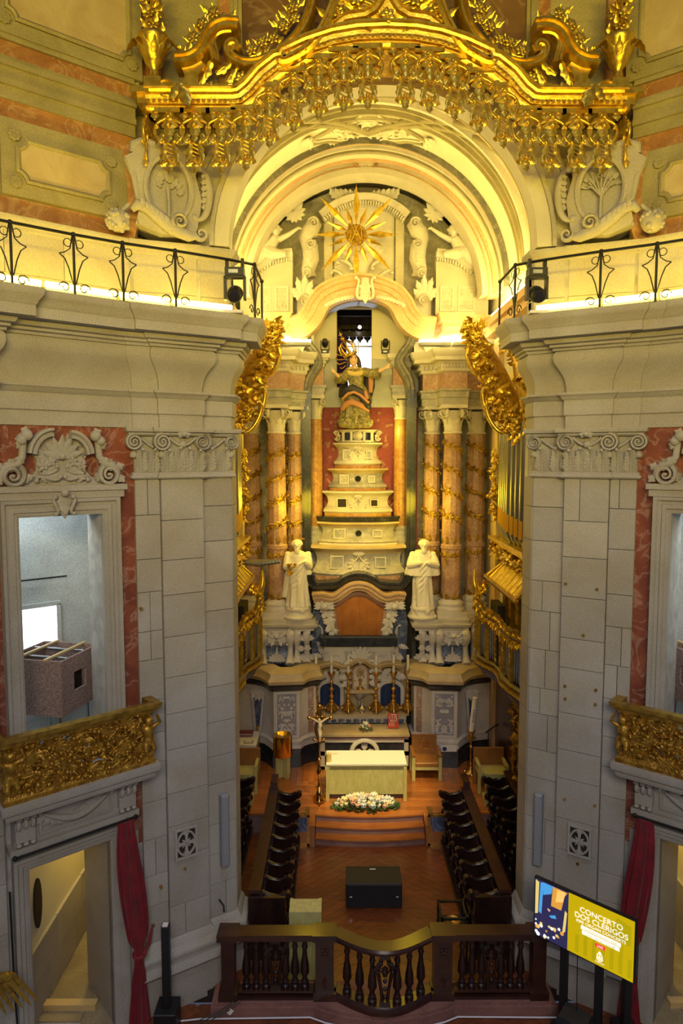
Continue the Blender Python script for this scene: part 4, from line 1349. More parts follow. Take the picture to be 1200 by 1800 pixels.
for (x0, z0), (x1, z1) in zip(line, line[1:]):
    n = max(1, int(math.hypot(x1 - x0, z1 - z0) / .16))
    for k in range(n):
        u = (k + .5) / n
        fg.leaf((x0 + (x1 - x0) * u, YV - .04, z0 + (z1 - z0) * u), (0, 0, -1), N, .13, .05, .5, 2, 5)
O('leaf_fringe', fg, 'gold', t, kind='stuff')
# ================================================================ chancel shell
RND2 = random.Random(77)
XW, ZS, RV = 3.05, 11.2, 3.05
for s in (1, -1):
    w = MB().bx(XW, XW + .2, 10.2, 17.6, 0, ZS).bx(2.13, XW + .1, 10.12, 10.25, 0, ZS + .6)
    S('wall_chancel_' + SIDE[s], w.xf(MIR[s]), 'cream', smooth=None)
    pil = MB()
    for y in (12.0, 15.6):
        pil.bx(XW - .12, XW, y, y + .5, .1, 10.2)
    pil.bx(XW - .25, XW, 10.25, 17.0, 10.3, 10.45).bx(XW - .35, XW, 10.25, 17.0, 10.45, 10.6)
    S('trim_20', pil.xf(MIR[s]), 'pinkband', smooth=None)
S('wall_chancel_back', MB().bx(-3.2, -1.0, 17.9, 18.1, 0, 14.6).bx(1.0, 3.2, 17.9, 18.1, 0, 14.6).bx(-1.0, 1.0, 17.9, 18.1, 11.45, 14.6).bx(-1.0, 1.0, 17.9, 18.1, 0, 9.3), 'greyv', smooth=None)
arcv = lambda r, y, n=40, z=ZS: [(r * math.cos(pi * k / n), y, z + r * math.sin(pi * k / n)) for k in range(n + 1)]
v = MB().loft([[a, (a[0], 17.9, a[2]), (b[0], 17.9, b[2]), b] for a, b in zip(arcv(RV, 10.2), arcv(RV + .15, 10.2))], True)
S('ceiling', v, 'plaster')


def rib(r0, y0, y1, d, m, name='trim_21'):
    """arch band under the vault, d deep"""
    r = r0
    pr = [(0, 0), (d, 0), (d, -(y1 - y0)), (0, -(y1 - y0))]
    S(name, MB().sweep(arcv(r, y0), [(a, b) for a, b in pr], (0, -1, 0)), m)


for y0, y1, d, m in ((10.6, 10.66, .12, 'green'), (12.0, 12.05, .09, 'green'), (12.95, 13.0, .1, 'framedark'), (13.75, 13.8, .1, 'green'), (14.3, 14.34, .06, 'green'), (15.2, 15.25, .12, 'framedark'), (15.62, 15.66, .12, 'green'), (10.9, 11.5, .10, 'cream'), (11.5, 11.58, .14, 'pinkband'), (12.3, 12.7, .07, 'plaster'), (12.7, 12.76, .1, 'green'), (13.2, 13.26, .09, 'pinkband'), (13.5, 13.58, .12, 'cream'), (14.0, 14.06, .1, 'green'), (15.3, 15.36, .09, 'pinkband'), (15.5, 15.56, .1, 'cream'), (15.7, 15.9, .14, 'plaster'), (15.9, 15.96, .2, 'pinkband')):
    rib(RV, y0, y1, d, m)
# broad arch in front of the retable, with its mouldings
rib(RV, 16.0, 16.5, .26, 'plaster')
rib(RV - .26, 15.98, 16.5, .05, 'pinkband')
rib(RV - .31, 15.94, 16.5, .13, 'cream')
# diagonal groin ribs
for s in (1, -1):
    for (ya, yb) in ((14.9, 11.6), (14.95, 12.2)):
        P = []
        for k in range(15):
            u = k / 14
            a = pi / 2 - (pi / 2 - .12) * u * s if s > 0 else pi / 2 + (pi / 2 - .12) * u
            y = ya + (yb - ya) * u ** .9
            P.append((RV * .985 * math.cos(a), y, ZS + RV * .985 * math.sin(a)))
        S('trim_22', MB().tube(P, .06, 6), 'green')
# relief cartouche on the crown of the vault
t = T('vault_cartouche', 'long carved relief cartouche with a dark moulded rim on the crown of the vault', 'carving', (0, 14.9, 14.0))


def onv(x, y, d=0.0):
    a = math.asin(max(-1, min(1, x / RV)))
    r = RV - d
    return V((r * math.sin(a), y, ZS + r * math.cos(a)))


ell = []
for k in range(48):
    a = 2 * pi * k / 48
    q = 1 + .13 * math.cos(4 * a) + .06 * math.cos(8 * a)
    ell.append(onv(1.02 * q * math.cos(a), 14.85 + .52 * q * math.sin(a), .03))
ell.append(ell[0])
O('rim', MB().tube(ell, .045, 6), 'green', t)
O('inner_rim', MB().tube([onv(p.x * .93, 14.85 + (p.y - 14.85) * .9, .03) for p in ell], .022, 5), 'plaster', t)
mb = MB()
for _ in range(60):
    x = RND2.uniform(-.85, .85)
    y = 14.85 + RND2.uniform(-.38, .38) * math.sqrt(1 - (x / .95) ** 2)
    a = RND2.uniform(0, 2 * pi)
    mb.leaf(onv(x, y, .02), (math.cos(a), math.sin(a), 0), (-x / RV, 0, -1), RND2.uniform(.14, .26), .05, 1.2, 3, 6)
O('relief', mb, 'plaster', t, kind='stuff')
mb = MB()
for s in (1, -1):
    for k in range(7):
        a = pi / 2 * s * 0 + (k - 3) * .5
        mb.leaf(onv(s * 1.18, 14.7, .03), (s * math.cos(a), math.sin(a), -.3), (0, 0, -1), .26, .06, .8, 3, 6)
for k in range(7):
    a = -pi / 2 + (k - 3) * .4
    mb.leaf(onv(0, 14.3, .03), (math.cos(a), math.sin(a), 0), (0, 0, -1), .3, .07, .8, 3, 6)
O('palmette', mb, 'plaster', t, kind='stuff')
t = T('rib_medallion', 'oval rosette medallion with orange rim on the broad arch before the retable', 'carving', (0, 15.95, 14.0))
ov = [(.25 * math.cos(2 * pi * k / 28), 15.985, 14.03 + .12 * math.sin(2 * pi * k / 28)) for k in range(28)]
O('rim', MB().sweep(ov, [(-.02, 0), (-.02, .03), (.02, .03), (.02, 0)], (0, -1, 0), True), 'orange', t)
mb = MB()
for k in range(12):
    a = 2 * pi * k / 12
    mb.leaf((0, 15.98, 14.03), (math.cos(a), 0, .5 * math.sin(a)), (0, -1, 0), .2 if abs(math.cos(a)) > .5 else .12, .03, .4, 2, 5)
O('rosette', mb, 'plaster', t)
fl_ = MB()
for s in (1, -1):
    for k in range(9):
        a = .18 + .055 * k
        c = (s * 2.91 * math.sin(a), 15.985, ZS + 2.91 * math.cos(a))
        for b in (-.6, .5, 2.4):
            fl_.leaf(c, (s * math.cos(a + b), 0, -math.sin(a + b)), (0, -1, 0), .15, .03, .5, 2, 5)
O('side_flourish', fl_, 'plaster', t, kind='stuff')

# floor of the chancel
fc = S('floor_chancel', MB().bx(-3.1, 3.1, 9.25, 13.35, -.1, .08), 'darkcore', smooth=None)
planks(fc, [(-3.05, 9.3), (0, 9.3), (0, 13.3), (-3.05, 13.3)], math.radians(40), .14, .06, .1, 'plank', RND2, 2.2)
planks(fc, [(0, 9.3), (3.05, 9.3), (3.05, 13.3), (0, 13.3)], math.radians(-40), .14, .06, .1, 'plank', RND2, 2.2)
pf_ = S('floor_platform', MB().bx(-3.1, 3.1, 13.36, 16.9, .05, .47), 'purple', smooth=None)
planks(pf_, [(-3.05, 13.33), (3.05, 13.33), (3.05, 14.55), (-3.05, 14.55)], 0, .125, .46, .5, 'plank2', RND2, 2.4)
planks(pf_, [(-3.05, 14.55), (3.05, 14.55), (3.05, 16.6), (-3.05, 16.6)], pi / 2, .135, .46, .5, 'plank2', RND2, 2.0)
for i, (y, z) in enumerate(((12.9, .235), (13.1, .365), (13.3, .498))):
    front = [(-1.06 + 2.12 * k / 14, y - .09 * math.sin(pi * k / 14)) for k in range(15)]
    poly = front + [(1.06, 13.37), (-1.06, 13.37)]
    st = S('trim_23', MB().plan(poly, .1, z - .03), 'purple', smooth=30)
    O('tread', MB().plan([(x, yy - .018) for x, yy in front] + [(1.06, 13.38), (-1.06, 13.38)], z - .028, z), 'plank2', st, smooth=30)
for s in (1, -1):
    S('trim_24', MB().bx(1.07, 1.19, 12.85, 13.34, .1, .5).xf(MIR[s]), 'plank2', smooth=None)
# light tubes on the cornice of the retable and behind the side cornices of the chancel
for s in (1, -1):
    t = T('cornice_light', 'row of bright light tubes on the %s retable cornice' % SIDE[s], 'light', MIR[s] @ V((2.1, 16.25, 10.1)))
    for (a, b) in (((1.25, 16.35, 10.22), (1.95, 16.15, 10.22)), ((2.0, 16.15, 10.26), (2.75, 16.25, 10.26))):
        O('tube', MB().tube([a, b], .035, 8).xf(MIR[s]), 'ledw', t)
        O('tray', MB().bx(a[0], b[0], min(a[1], b[1]) - .03, max(a[1], b[1]) + .05, 10.1, 10.17).xf(MIR[s]), 'grey', t, smooth=None)
    t = T('vault_light', 'long light tube on the %s side cornice of the chancel' % SIDE[s], 'light', MIR[s] @ V((2.8, 13, 10.6)))
    for y in (10.6, 12.4, 14.2):
        O('tube', MB().tube([(2.82, y, 10.7), (2.82, y + 1.6, 10.7)], .03, 8).xf(MIR[s]), 'led2', t)
        O('tray', MB().bx(2.76, 2.9, y, y + 1.6, 10.61, 10.66).xf(MIR[s]), 'grey', t, smooth=None)
# ================================================================ the retable
hx = lambda u, Y: at(u, 800, Y).x
hz = lambda v, Y: at(636, v, Y).z
FN = (0, -1, 0)
NC = -.12                              # the niche sits a little left of the nave axis


def robed(h, rg, arms, beard=True, flare=1.0, head_tilt=0.0):
    """standing draped figure facing -y, feet at z=0; one continuous surface"""
    q = MB()
    prof = [(0, .15, .14), (.06, .145, .13), (.2, .135, .12), (.38, .13, .11), (.5, .125, .10), (.6, .125, .1), (.7, .14, .1), (.76, .148, .095), (.8, .125, .08), (.835, .05, .05)]
    rings = []
    ph = rg.uniform(0, 6)
    fine = []
    for a, b in zip(prof, prof[1:]):
        for k in range(3):
            u = k / 3
            fine.append([a[j] + (b[j] - a[j]) * u for j in range(3)])
    fine.append(list(prof[-1]))
    for z, rx, ry in fine:
        fl = (1 + (flare - 1) * max(0, .5 - z) * 2)
        ring = []
        for i in range(36):
            a = 2 * pi * i / 36
            fo = 1 + (.10 * math.sin(7 * a + ph + 5 * z) + .05 * math.sin(11 * a - 3 * z)) * min(1, max(0, .84 - z) * 4)
            ring.append((h * rx * fl * fo * math.cos(a), h * ry * fl * fo * math.sin(a), h * z))
        rings.append(ring)
    q.loft(rings)
    # oblique mantle folds
    for k in range(5):
        z0 = .64 - .085 * k
        q.tube([(h * .12, -h * .07, h * (.70 - .02 * k)), (h * .03, -h * .112, h * (z0 + .01)), (-h * .06, -h * .112, h * (z0 - .09)), (-h * .12, -h * .07, h * (z0 - .2))], [h * .012, h * .016, h * .014, h * .01], 6)
    hc = V((h * head_tilt, -h * .035, h * .915))
    q.tube([(0, 0, h * .82), hc], h * .038, 8)
    q.sph(hc, h * .066, 14, 10, (.86, 1, 1.2))
    q.sph(hc + V((0, -h * .07, -h * .005)), h * .015, 6, 5, (.8, 1.3, 1.8))
    for g in (1, -1):
        q.sph(hc + V((g * h * .026, -h * .058, h * .024)), h * .014, 6, 4, (1.2, .8, .7))
        q.sph(hc + V((g * h * .055, 0, -h * .005)), h * .014, 6, 5, (.5, 1, 1.5))
    q.sph(hc + V((0, -h * .045, -h * .033)), h * .016, 6, 5, (1.4, .8, .6))
    q.sph(hc + V((0, h * .014, h * .026)), h * .068, 10, 8, (.95, 1, 1.05))
    for k in range(9):
        a = pi * k / 8
        q.sph(hc + V((h * .066 * math.cos(a), h * .01, h * (.02 + .055 * math.sin(a)))), h * .022, 6, 5)
    if beard:
        q.sph(hc + V((0, -h * .05, -h * .07)), h * .04, 8, 6, (.95, .7, 1.5))
    for sh, el, ha in arms:
        q.sph([c * h for c in sh], h * .055, 10, 8)
        q.sph([c * h for c in el], h * .054, 10, 8)
        q.tube([[c * h for c in sh], [(a + b) / 2 * h for a, b in zip(sh, el)], [c * h for c in el]], [h * .05, h * .058, h * .055], 8)
        q.tube([[c * h for c in el], [(a + b) / 2 * h for a, b in zip(el, ha)], [c * h for c in ha]], [h * .055, h * .05, h * .036], 8)
        q.sph([c * h for c in ha], h * .026, 8, 6, (1, 1, 1.3))
        d = (V(ha) - V(el)).normalized()
        for k in range(4):
            e = V(ha) * h + d * (h * .02) + V((h * .012 * (k - 1.5), 0, 0))
            q.tube([V(ha) * h, e, e + d * (h * .02) + V((0, 0, -h * .01))], [h * .011, h * .010, h * .008], 5)
        e = V(ha) * h
        q.tube([e, e + d * (h * .015) + V((h * .028, -h * .005, h * .008))], [h * .011, h * .008], 5)
    return q


# ---- columns
def column(name_, label, loc, R, z0, z1, cap, side, scale=1.0, group=None):
    h = z1 - z0
    t = T('garland_column', label, 'column', (0, 0, 0), group)
    b = MB().bx(-R * 1.55, R * 1.55, -R * 1.55, R * 1.55, 0, .12)
    b.lathe([(0, .12), (R * 1.48, .12), (R * 1.5, .16), (R * 1.48, .2), (R * 1.3, .22), (R * 1.25, .26), (R * 1.32, .29), (R * 1.34, .32), (R * 1.28, .35), (R * 1.1, .37), (R * 1.06, .42), (0, .42)], (0, 0, 0), 24)
    O('base', b, 'white', t)
    sh = MB().lathe([(0, .4), (R * 1.02, .4), (R * 1.03, 1.0), (R * 1.02, 1.62), (0, 1.62)], (0, 0, 0), 12, a0=.26)
    sh.lathe([(0, 1.7), (R, 1.7), (R * .99, 2.6), (R * .93, 3.6), (R * .86, h - cap), (0, h - cap)], (0, 0, 0), 12, a0=.26)
    O('shaft', sh, 'pink', t, smooth=None)
    O('collar', MB().lathe([(R, 1.6), (R * 1.1, 1.62), (R * 1.12, 1.65), (R * 1.08, 1.68), (R * 1.1, 1.7), (R, 1.73)], (0, 0, 0), 24), 'pink', t)
    g = MB()
    rg = random.Random(9)
    n = 150
    zt, zb = h - cap - .12, 2.0
    turns = 4.0
    hel = []
    for i in range(n + 1):
        u = i / n
        a = side * (turns * 2 * pi * u) + 2.6
        z = zt + (zb - zt) * u
        r = R * (.87 + .13 * u) + .012
        hel.append(V((r * math.cos(a), r * math.sin(a), z)))
    g.tube(hel, .03, 5)
    for i in range(2, n, 1):
        nr = V((hel[i].x, hel[i].y, 0)).normalized()
        d = (hel[i + 1] - hel[i - 1]).normalized()
        up = V((0, 0, 1))
        for _ in range(2):
            dd = d * rg.uniform(.2, 1) + up * rg.uniform(-1.2, 1.2)
            g.leaf(hel[i] + nr * .012, dd, nr, rg.uniform(.09, .14), .032, .8, 1, 3)
        if i % 5 == 0:
            g.sph(hel[i] + nr * .035, .032, 5, 4)
    O('garland', g, 'golddark', t)
    lo = MB()
    for k in range(8):
        a = 2 * pi * k / 8 + .2
        nr = V((math.cos(a), math.sin(a), 0))
        p = lambda r, z: nr * (R * r) + V((0, 0, z))
        tg = V((-math.sin(a), math.cos(a), 0))
        lo.leaf(p(1.02, 1.74), (0, 0, 1), nr, .2, .05, .3, 3, 5)
        lo.leaf(p(1.06, 1.58), (0, 0, -1), nr, .34 if k % 2 else .2, .05, .3, 3, 6)
        lo.leaf(p(1.05, 1.5), tg + V((0, 0, -.4)), nr, .13, .04, .5, 2, 4)
        lo.leaf(p(1.05, 1.5), -tg + V((0, 0, -.4)), nr, .13, .04, .5, 2, 4)
        lo.leaf(p(1.05, .42), (0, 0, 1), nr, .17, .05, .3, 3, 5)
        lo.leaf(p(1.05, .45), tg + V((0, 0, .5)), nr, .12, .035, .4, 2, 4)
    O('applied_ornament', lo, 'golddark', t)
    c = MB()
    zc = h - cap
    c.lathe([(0, 0), (R * .95, 0), (R * 1.0, .02), (R * .95, .05), (R * .84, .06), (R * .84, cap * .55), (R * 1.05, cap * .8), (0, cap * .8)], (0, 0, zc), 16)
    c.bx(-R * 1.3, R * 1.3, -R * 1.3, R * 1.3, zc + cap * .88, zc + cap)
    co = O('capital', c, 'white', t)
    lv = MB()
    for k in range(8):
        a = 2 * pi * k / 8 + pi / 8
        nr = V((math.cos(a), math.sin(a), 0))
        lv.leaf(nr * (R * .86) + V((0, 0, zc + .06)), (0, 0, 1), nr, cap * .52, .075, 1.1, 3, 7)
    O('leaf_ring', lv, 'white', co)
    for k in range(4):
        a = pi / 4 + pi / 2 * k
        nr = V((math.cos(a), math.sin(a), 0))
        tg = V((-math.sin(a), math.cos(a), 0))
        for g2 in (1, -1):
            d = (nr * .8 + tg * g2 * -.6).normalized()
            O('volute', MB().volute(nr * (R * 1.25) + tg * (g2 * -.05) + V((0, 0, zc + cap * .72)), d, (0, 0, 1), cap * .19, 1.7, .025, pi / 2, 20, 1.7), 'white', co)
    t.location = loc
    if side * 1 and scale != 1:
        t.scale = (scale, scale, 1)
    return t


zc0, zc1 = 3.78, 8.76
for s in (1, -1):
    nm = SIDE[s]
    c1 = column('', 'pink faceted column wound with gilded garland, foremost of the %s retable group' % nm, (s * 2.06, 16.4, zc0), .225, zc0, zc1, .66, s, group='garland columns of the retable')
    d = dup(c1, (s * 1.66, 16.95, zc0), .3, 'pink garlanded column of the %s retable group, the one nearest the niche' % nm)
    d.scale = (.9, .9, 1)
    d = dup(c1, (s * 2.72, 16.9, zc0), -.2, 'shaded pink garlanded column of the %s retable group, the one nearest the side wall' % nm)

# ---- swept storeys: plan paths from the niche outwards
PED = [(1.12, 16.3), (1.14, 15.75), (1.3, 15.68), (1.44, 15.56), (1.5, 15.42), (2.08, 15.36), (2.16, 15.5), (2.3, 15.7), (2.55, 15.85), (3.04, 15.98)]
ENT = [(1.36, 17.4), (1.38, 16.75), (1.72, 16.62), (1.76, 16.14), (2.36, 16.12), (2.42, 16.55), (3.04, 16.6)]
SHELF = [(1.2, 16.9), (1.22, 16.0), (1.62, 15.94), (1.74, 15.98), (1.76, 16.02), (2.36, 16.0), (2.44, 16.3), (3.04, 16.45)]


def storey(name, path, prof, m, s):
    """prof: (projection, z) pairs, closed against the core"""
    p = [(.25, prof[0][1])] + [(-a, z) for a, z in prof] + [(.25, prof[-1][1])]
    return S(name, MB().sweep([(x, y, 0) for x, y in path], p).xf(MIR[s]), m)


for s in (1, -1):
    nm = SIDE[s]
    storey('trim_30', PED, [(.04, .5), (.04, .92), (.0, .94)], 'black', s)
    storey('trim_31', PED, [(.05, .94), (.05, 1.02), (.02, 1.03), (.02, 1.06), (.06, 1.08), (.06, 1.12), (.0, 1.16), (.0, 2.3)], 'white', s)
    storey('trim_32', PED, [(.0, 2.28), (.06, 2.3), (.1, 2.34), (.12, 2.42), (.08, 2.46)], 'black', s)
    storey('trim_33', PED, [(.08, 2.44), (.16, 2.47), (.18, 2.55), (.12, 2.62), (.1, 2.7), (.0, 2.76)], 'ochre', s)
    storey('trim_34', SHELF, [(.0, 3.5), (.04, 3.52), (.04, 3.56), (.1, 3.6), (.13, 3.64), (.13, 3.68), (.08, 3.7), (.08, 3.78)], 'cream', s)
    # blue marble core behind the corbels
    storey('trim_35', [(1.25, 16.9), (1.27, 16.15), (1.6, 16.05), (1.9, 16.0), (2.35, 16.05), (2.5, 16.3), (3.04, 16.4)], [(-.05, 2.7), (-.05, 3.55)], 'blue', s)
    storey('trim_36', ENT, [(.0, 8.76), (.0, 8.92), (.02, 8.93), (.02, 9.06), (.06, 9.08), (.06, 9.12)], 'greyv', s)
    storey('trim_37', ENT, [(-.02, 9.12), (-.02, 9.52)], 'pink', s)
    storey('trim_38', ENT, [(.0, 9.5), (.03, 9.53), (.03, 9.68), (.06, 9.69), (.07, 9.73), (.2, 9.75), (.2, 9.83), (.24, 9.87), (.27, 9.93), (.28, 9.98), (.28, 10.0)], 'cream', s)
    den = MB()
    for (ax, ay), (bx_, by) in zip(ENT, ENT[1:]):
        L = math.hypot(bx_ - ax, by - ay)
        ex, ey = (bx_ - ax) / L, (by - ay) / L
        n = int(L / .075)
        for k in range(n):
            u = (k + .5) / n * L
            x, y = ax + ex * u, ay + ey * u
            m = Matrix(((ex, -ey, 0, x), (ey, ex, 0, y), (0, 0, 1, 0), (0, 0, 0, 1)))
            den.put(MB().bx(-.02, .02, -.075, .0, 9.6, 9.68), m)
    O('dentil_row', den.xf(MIR[s]), 'cream', bpy.data.objects['trim_38' if s > 0 else 'trim_38.001'], kind='stuff', smooth=None)
    ATT = [(1.44, 17.4), (1.46, 16.8), (1.8, 16.7), (1.84, 16.35), (2.34, 16.33), (2.4, 16.6), (3.04, 16.65)]
    storey('trim_39', ATT, [(.02, 10.0), (.02, 10.1), (.09, 10.18), (.13, 10.27), (.12, 10.36), (.06, 10.44), (.02, 10.5), (.02, 10.56)], 'white', s)
    storey('trim_40', ATT, [(.02, 10.55), (.06, 10.58), (.06, 10.64), (.12, 10.68), (.13, 10.73), (.17, 10.78), (.18, 10.84), (.0, 10.86)], 'pinkband', s)
    # gable block with curved top
    Yg = 16.75
    top = [(425, 480), (440, 478), (461, 468), (476, 456), (490, 450), (504, 447), (516, 446)]
    tp = [(-hx(u, Yg), hz(v_, Yg)) for u, v_ in top]
    poly = [(tp[0][0], 10.85)] + tp + [(tp[-1][0], 10.85)]
    gb = S('trim_41', MB().prism(poly, Yg, Yg + .5).xf(MIR[s]), 'cream', smooth=None)
    O('curved_cornice', up_sweep(MB(), tp[::-1], [(-.1, -.2), (-.1, .03), (-.06, .05), (-.03, .1), (.02, .12), (.05, .17), (.08, .17), (.08, -.2)], Yg).xf(MIR[s]), 'white', gb)
    dd = MB()
    for a, b in zip(tp, tp[1:]):
        for k in range(3):
            u = (k + .5) / 3
            x, z = a[0] + (b[0] - a[0]) * u, a[1] + (b[1] - a[1]) * u
            dd.bx(x - .02, x + .02, Yg - .09, Yg, z - .18, z - .11)
    O('dentil_row', dd.xf(MIR[s]), 'white', gb, kind='stuff', smooth=None)
    for x0, x1 in ((1.78, 2.1), (2.2, 2.6)):
        q = [(x0, Yg - .0, 10.98), (x1, Yg, 10.98), (x1, Yg, 11.55), (x0, Yg, 11.55)]
        O('panel_moulding', MB().sweep(q, [(0, 0), (0, .03), (.04, .03), (.05, 0)], FN, True).xf(MIR[s]), 'white', gb)
        pr = MB()
        relief(pr, Matrix.Translation(((x0 + x1) / 2, Yg - .015, 11.0)), (x1 - x0) * .8, .5, 12, 5)
        O('panel_relief', pr.xf(MIR[s]), 'white', gb)
    # reclining angel
    an = MB()
    P = lambda u, v_, y=16.62: V((-hx(u, y), y, hz(v_, y)))
    hd = P(487, 406)
    an.sph(hd, .115, 12, 9, (.9, 1, 1.15)).sph(hd + V((0, .02, .04)), .13, 8, 6).sph(hd + V((-.02, -.115, -.01)), .028, 6, 5)
    for k in range(7):
        an.sph(hd + V((.12 * math.cos(k), .05, .1 * math.sin(k) + .03)), .05, 6, 4)
    an.tube([hd, P(484, 420)], .06, 8)
    an.tube([P(486, 418), P(478, 432), P(468, 442)], [.12, .16, .16], 10)
    an.tube([P(468, 440), P(482, 446, 16.5), P(505, 447, 16.5)], [.16, .14, .07], 10)
    an.tube([P(466, 442), P(456, 456), P(440, 470), P(428, 474)], [.17, .14, .09, .05], 10)
    an.tube([P(492, 422), P(510, 412), P(526, 401)], [.075, .06, .035], 8)
    an.tube([P(478, 422), P(462, 424), P(456, 436)], [.075, .06, .04], 8)
    for k in range(9):
        an.tube([P(480 - 3 * k, 428 + 2 * k, 16.5), P(468 - 3 * k, 440 + 3 * k, 16.48), P(470 - 4 * k, 452 + 3 * k, 16.55)], .035, 6)
    for k in range(4):
        an.tube([P(526, 401), P(530 + k, 398 + 2 * k)], [.02, .01], 5)
    an.tube([P(526, 401), P(525, 397)], [.02, .012], 5)
    O('angel_statue', remesh(an, .017, 3).xf(MIR[s]), 'white', label='white reclining angel with one arm raised on the %s curved pediment' % nm, cat='statue')
    # consoles, shells and leaves around the glory
    cn = T('gable_console', 'carved double scroll console with a shell beside the star on the %s' % nm, 'carving', MIR[s] @ V((1.2, 16.9, 11.6)))
    Yc = 16.95
    Q = lambda u, v_: V((-hx(u, Yc), Yc, hz(v_, Yc)))
    b = MB()
    pp = [Q(547, 383), Q(552, 395), Q(545, 408), Q(538, 420), Q(546, 435), Q(548, 455), Q(543, 475), Q(545, 488)]
    b.tube(pp, [.12, .2, .22, .16, .2, .2, .17, .18], 10, .7, FN)
    O('body', b.xf(MIR[s]), 'white', cn)
    for (u, v_, R, a) in ((553, 396, .13, .5), (548, 432, .11, 2.5), (541, 484, .12, 1)):
        c = Q(u, v_)
        O('volute', MB().volute((c.x, c.y - .2, c.z), (1, 0, 0), (0, 0, 1), R, 1.7, .035, a, 22).xf(MIR[s]), 'white', cn)
    lf = MB()
    for k in range(6):
        c = Q(545, 440 + 7 * k)
        lf.leaf((c.x, c.y - .17, c.z), (.15 * (-1) ** k, 0, -1), FN, .2, .09, .5, 3, 6)
    O('leaf_drop', lf.xf(MIR[s]), 'white', cn)
    c = Q(520, 378)
    O('shell', MB().shell((c.x, c.y - .2, c.z), (0, 0, 1), FN, .3, 12, 5.9).xf(MIR[s]), 'white', cn)
    lf = MB()
    for k, (du, dv) in enumerate(((-8, -30), (4, -34), (14, -26), (-16, -16), (18, -14))):
        c, e = Q(534, 530), Q(534 + du, 530 + dv)
        lf.leaf((c.x, c.y - .2, c.z), e - c, FN, (e - c).length * 1.3, .1, .9, 4, 9)
    lf.volute((Q(538, 532).x, Yc - .22, Q(538, 532).z), (1, 0, 0), (0, 0, 1), .14, 1.7, .04, 0, 22)
    O('foot_leaf', lf.xf(MIR[s]), 'white', cn)

# lunette wall, dentilled inner arch and carving behind the star
S('trim_42', MB().prism([(x, z) for x, y, z in arcv(2.75, 0, 30)] + [(-2.75, 10.9), (-1.3, 10.9), (-1.1, 11.5), (-.55, 12.0), (.55, 12.0), (1.1, 11.5), (1.3, 10.9), (2.75, 10.9)], 17.15, 17.6), 'greyv', smooth=None)
for x0, x1, m in ((-.95, -.75, 'cream'), (.75, .95, 'cream'), (-.72, .72, 'white')):
    S('trim_43', MB().bx(x0, x1, 17.05 if m == 'cream' else 17.12, 17.2, 11.6, 13.5), m, smooth=None)
ar = [(1.5 * math.sin(-.72 + 1.44 * k / 16), 11.95 + 1.62 * math.cos(-.72 + 1.44 * k / 16)) for k in range(17)]
da = S('trim_44', up_sweep(MB(), ar, [(-.1, -.2), (-.1, .1), (-.05, .12), (-.02, .22), (.05, .25), (.1, .3), (.12, .3), (.12, -.2)], 17.05), 'white')
dd = MB()
for k in range(34):
    a = -.7 + 1.4 * k / 33
    x, z = 1.44 * math.sin(a), 11.93 + 1.56 * math.cos(a)
    dd.put(MB().bx(-.022, .022, -.2, 0, -.06, .04), Matrix.Translation((x, 17.0, z)) @ Matrix.Rotation(a, 4, 'Y'))
O('dentil_row', dd, 'white', da, kind='stuff', smooth=None)
t = T('gable_urn', 'carved white urn and scrolls at the foot of the star', 'carving', (0, 16.9, 11.3))
cz = hz(490, 16.95)
O('urn', MB().lathe([(0, 0), (.16, 0), (.12, .08), (.2, .2), (.32, .4), (.3, .55), (.2, .62), (.26, .72), (0, .74)], (-.06, 17.0, cz), 16), 'white', t)
mb = MB()
for g in (1, -1):
    mb.scroll((g * .25 - .06, 16.8, cz + .2), (g * .55 - .06, 16.85, cz + .35), FN, .045, 'C', 3, g, 24).scroll((g * .3 - .06, 16.8, cz + .05), (g * .7 - .06, 16.85, cz + .12), FN, .045, 'S', 3, g, 24)
    for k in range(5):
        a = .3 + .4 * k
        mb.leaf((g * .15 - .06, 16.8, cz + .5), (g * math.cos(a), 0, math.sin(a)), FN, .4, .08, .9, 3, 7)
O('scrolls', mb, 'white', t, kind='stuff')
tk = MB()
for g in (1, -1):
    for k in range(6):
        tk.leaf((g * (.12 + .1 * k), 16.85, 13.5 + .02 * k), (g * .4, 0, .9 - .1 * k), FN, .3, .09, 1.1, 3, 6)
O('top_leaves', tk, 'white', t)

# gilded star with the monogram
YS = 16.3
sc_ = at(626, 412, YS)
t = T('gilded_star', 'gilded sunburst star with interlaced letters hanging in the gable', 'star', sc_)
LR = [88, 52, 92, 58, 76, 54, 92, 56, 92, 56, 92, 54, 76, 58, 92, 52]
for k in range(16):
    a = pi / 2 + 2 * pi * k / 16
    d = V((math.cos(a), 0, math.sin(a)))
    e = V((-math.sin(a), 0, math.cos(a)))
    L = LR[k] * YS / F_PX * .95
    w = .075 if LR[k] > 70 else .055
    p = [sc_ + d * .2, sc_ + d * (L * .55) + e * w, sc_ + d * L, sc_ + d * (L * .55) - e * w]
    tip = sc_ + d * (L * .5) + V((0, -.05, 0))
    bk = sc_ + d * (L * .5) + V((0, .03, 0))
    O('ray', MB().add(p + [tip, bk], [(0, 1, 4), (1, 2, 4), (2, 3, 4), (3, 0, 4), (1, 0, 5), (2, 1, 5), (3, 2, 5), (0, 3, 5)]), 'gold', t, smooth=None)
hb = MB()
rg = random.Random(2)
hb.put(MB().lathe([(0, 0), (.24, 0), (.22, .06), (0, .07)], (0, 0, 0), 20), Matrix.Translation(sc_ + V((0, .03, 0))) @ Matrix.Rotation(pi / 2, 4, 'X'))
for k in range(40):
    a, r = rg.uniform(0, 2 * pi), rg.uniform(.12, .25)
    hb.sph(sc_ + V((r * math.cos(a), -.05, r * math.sin(a))), .035, 5, 4)
O('cloud_ring', hb, 'golddark', t)
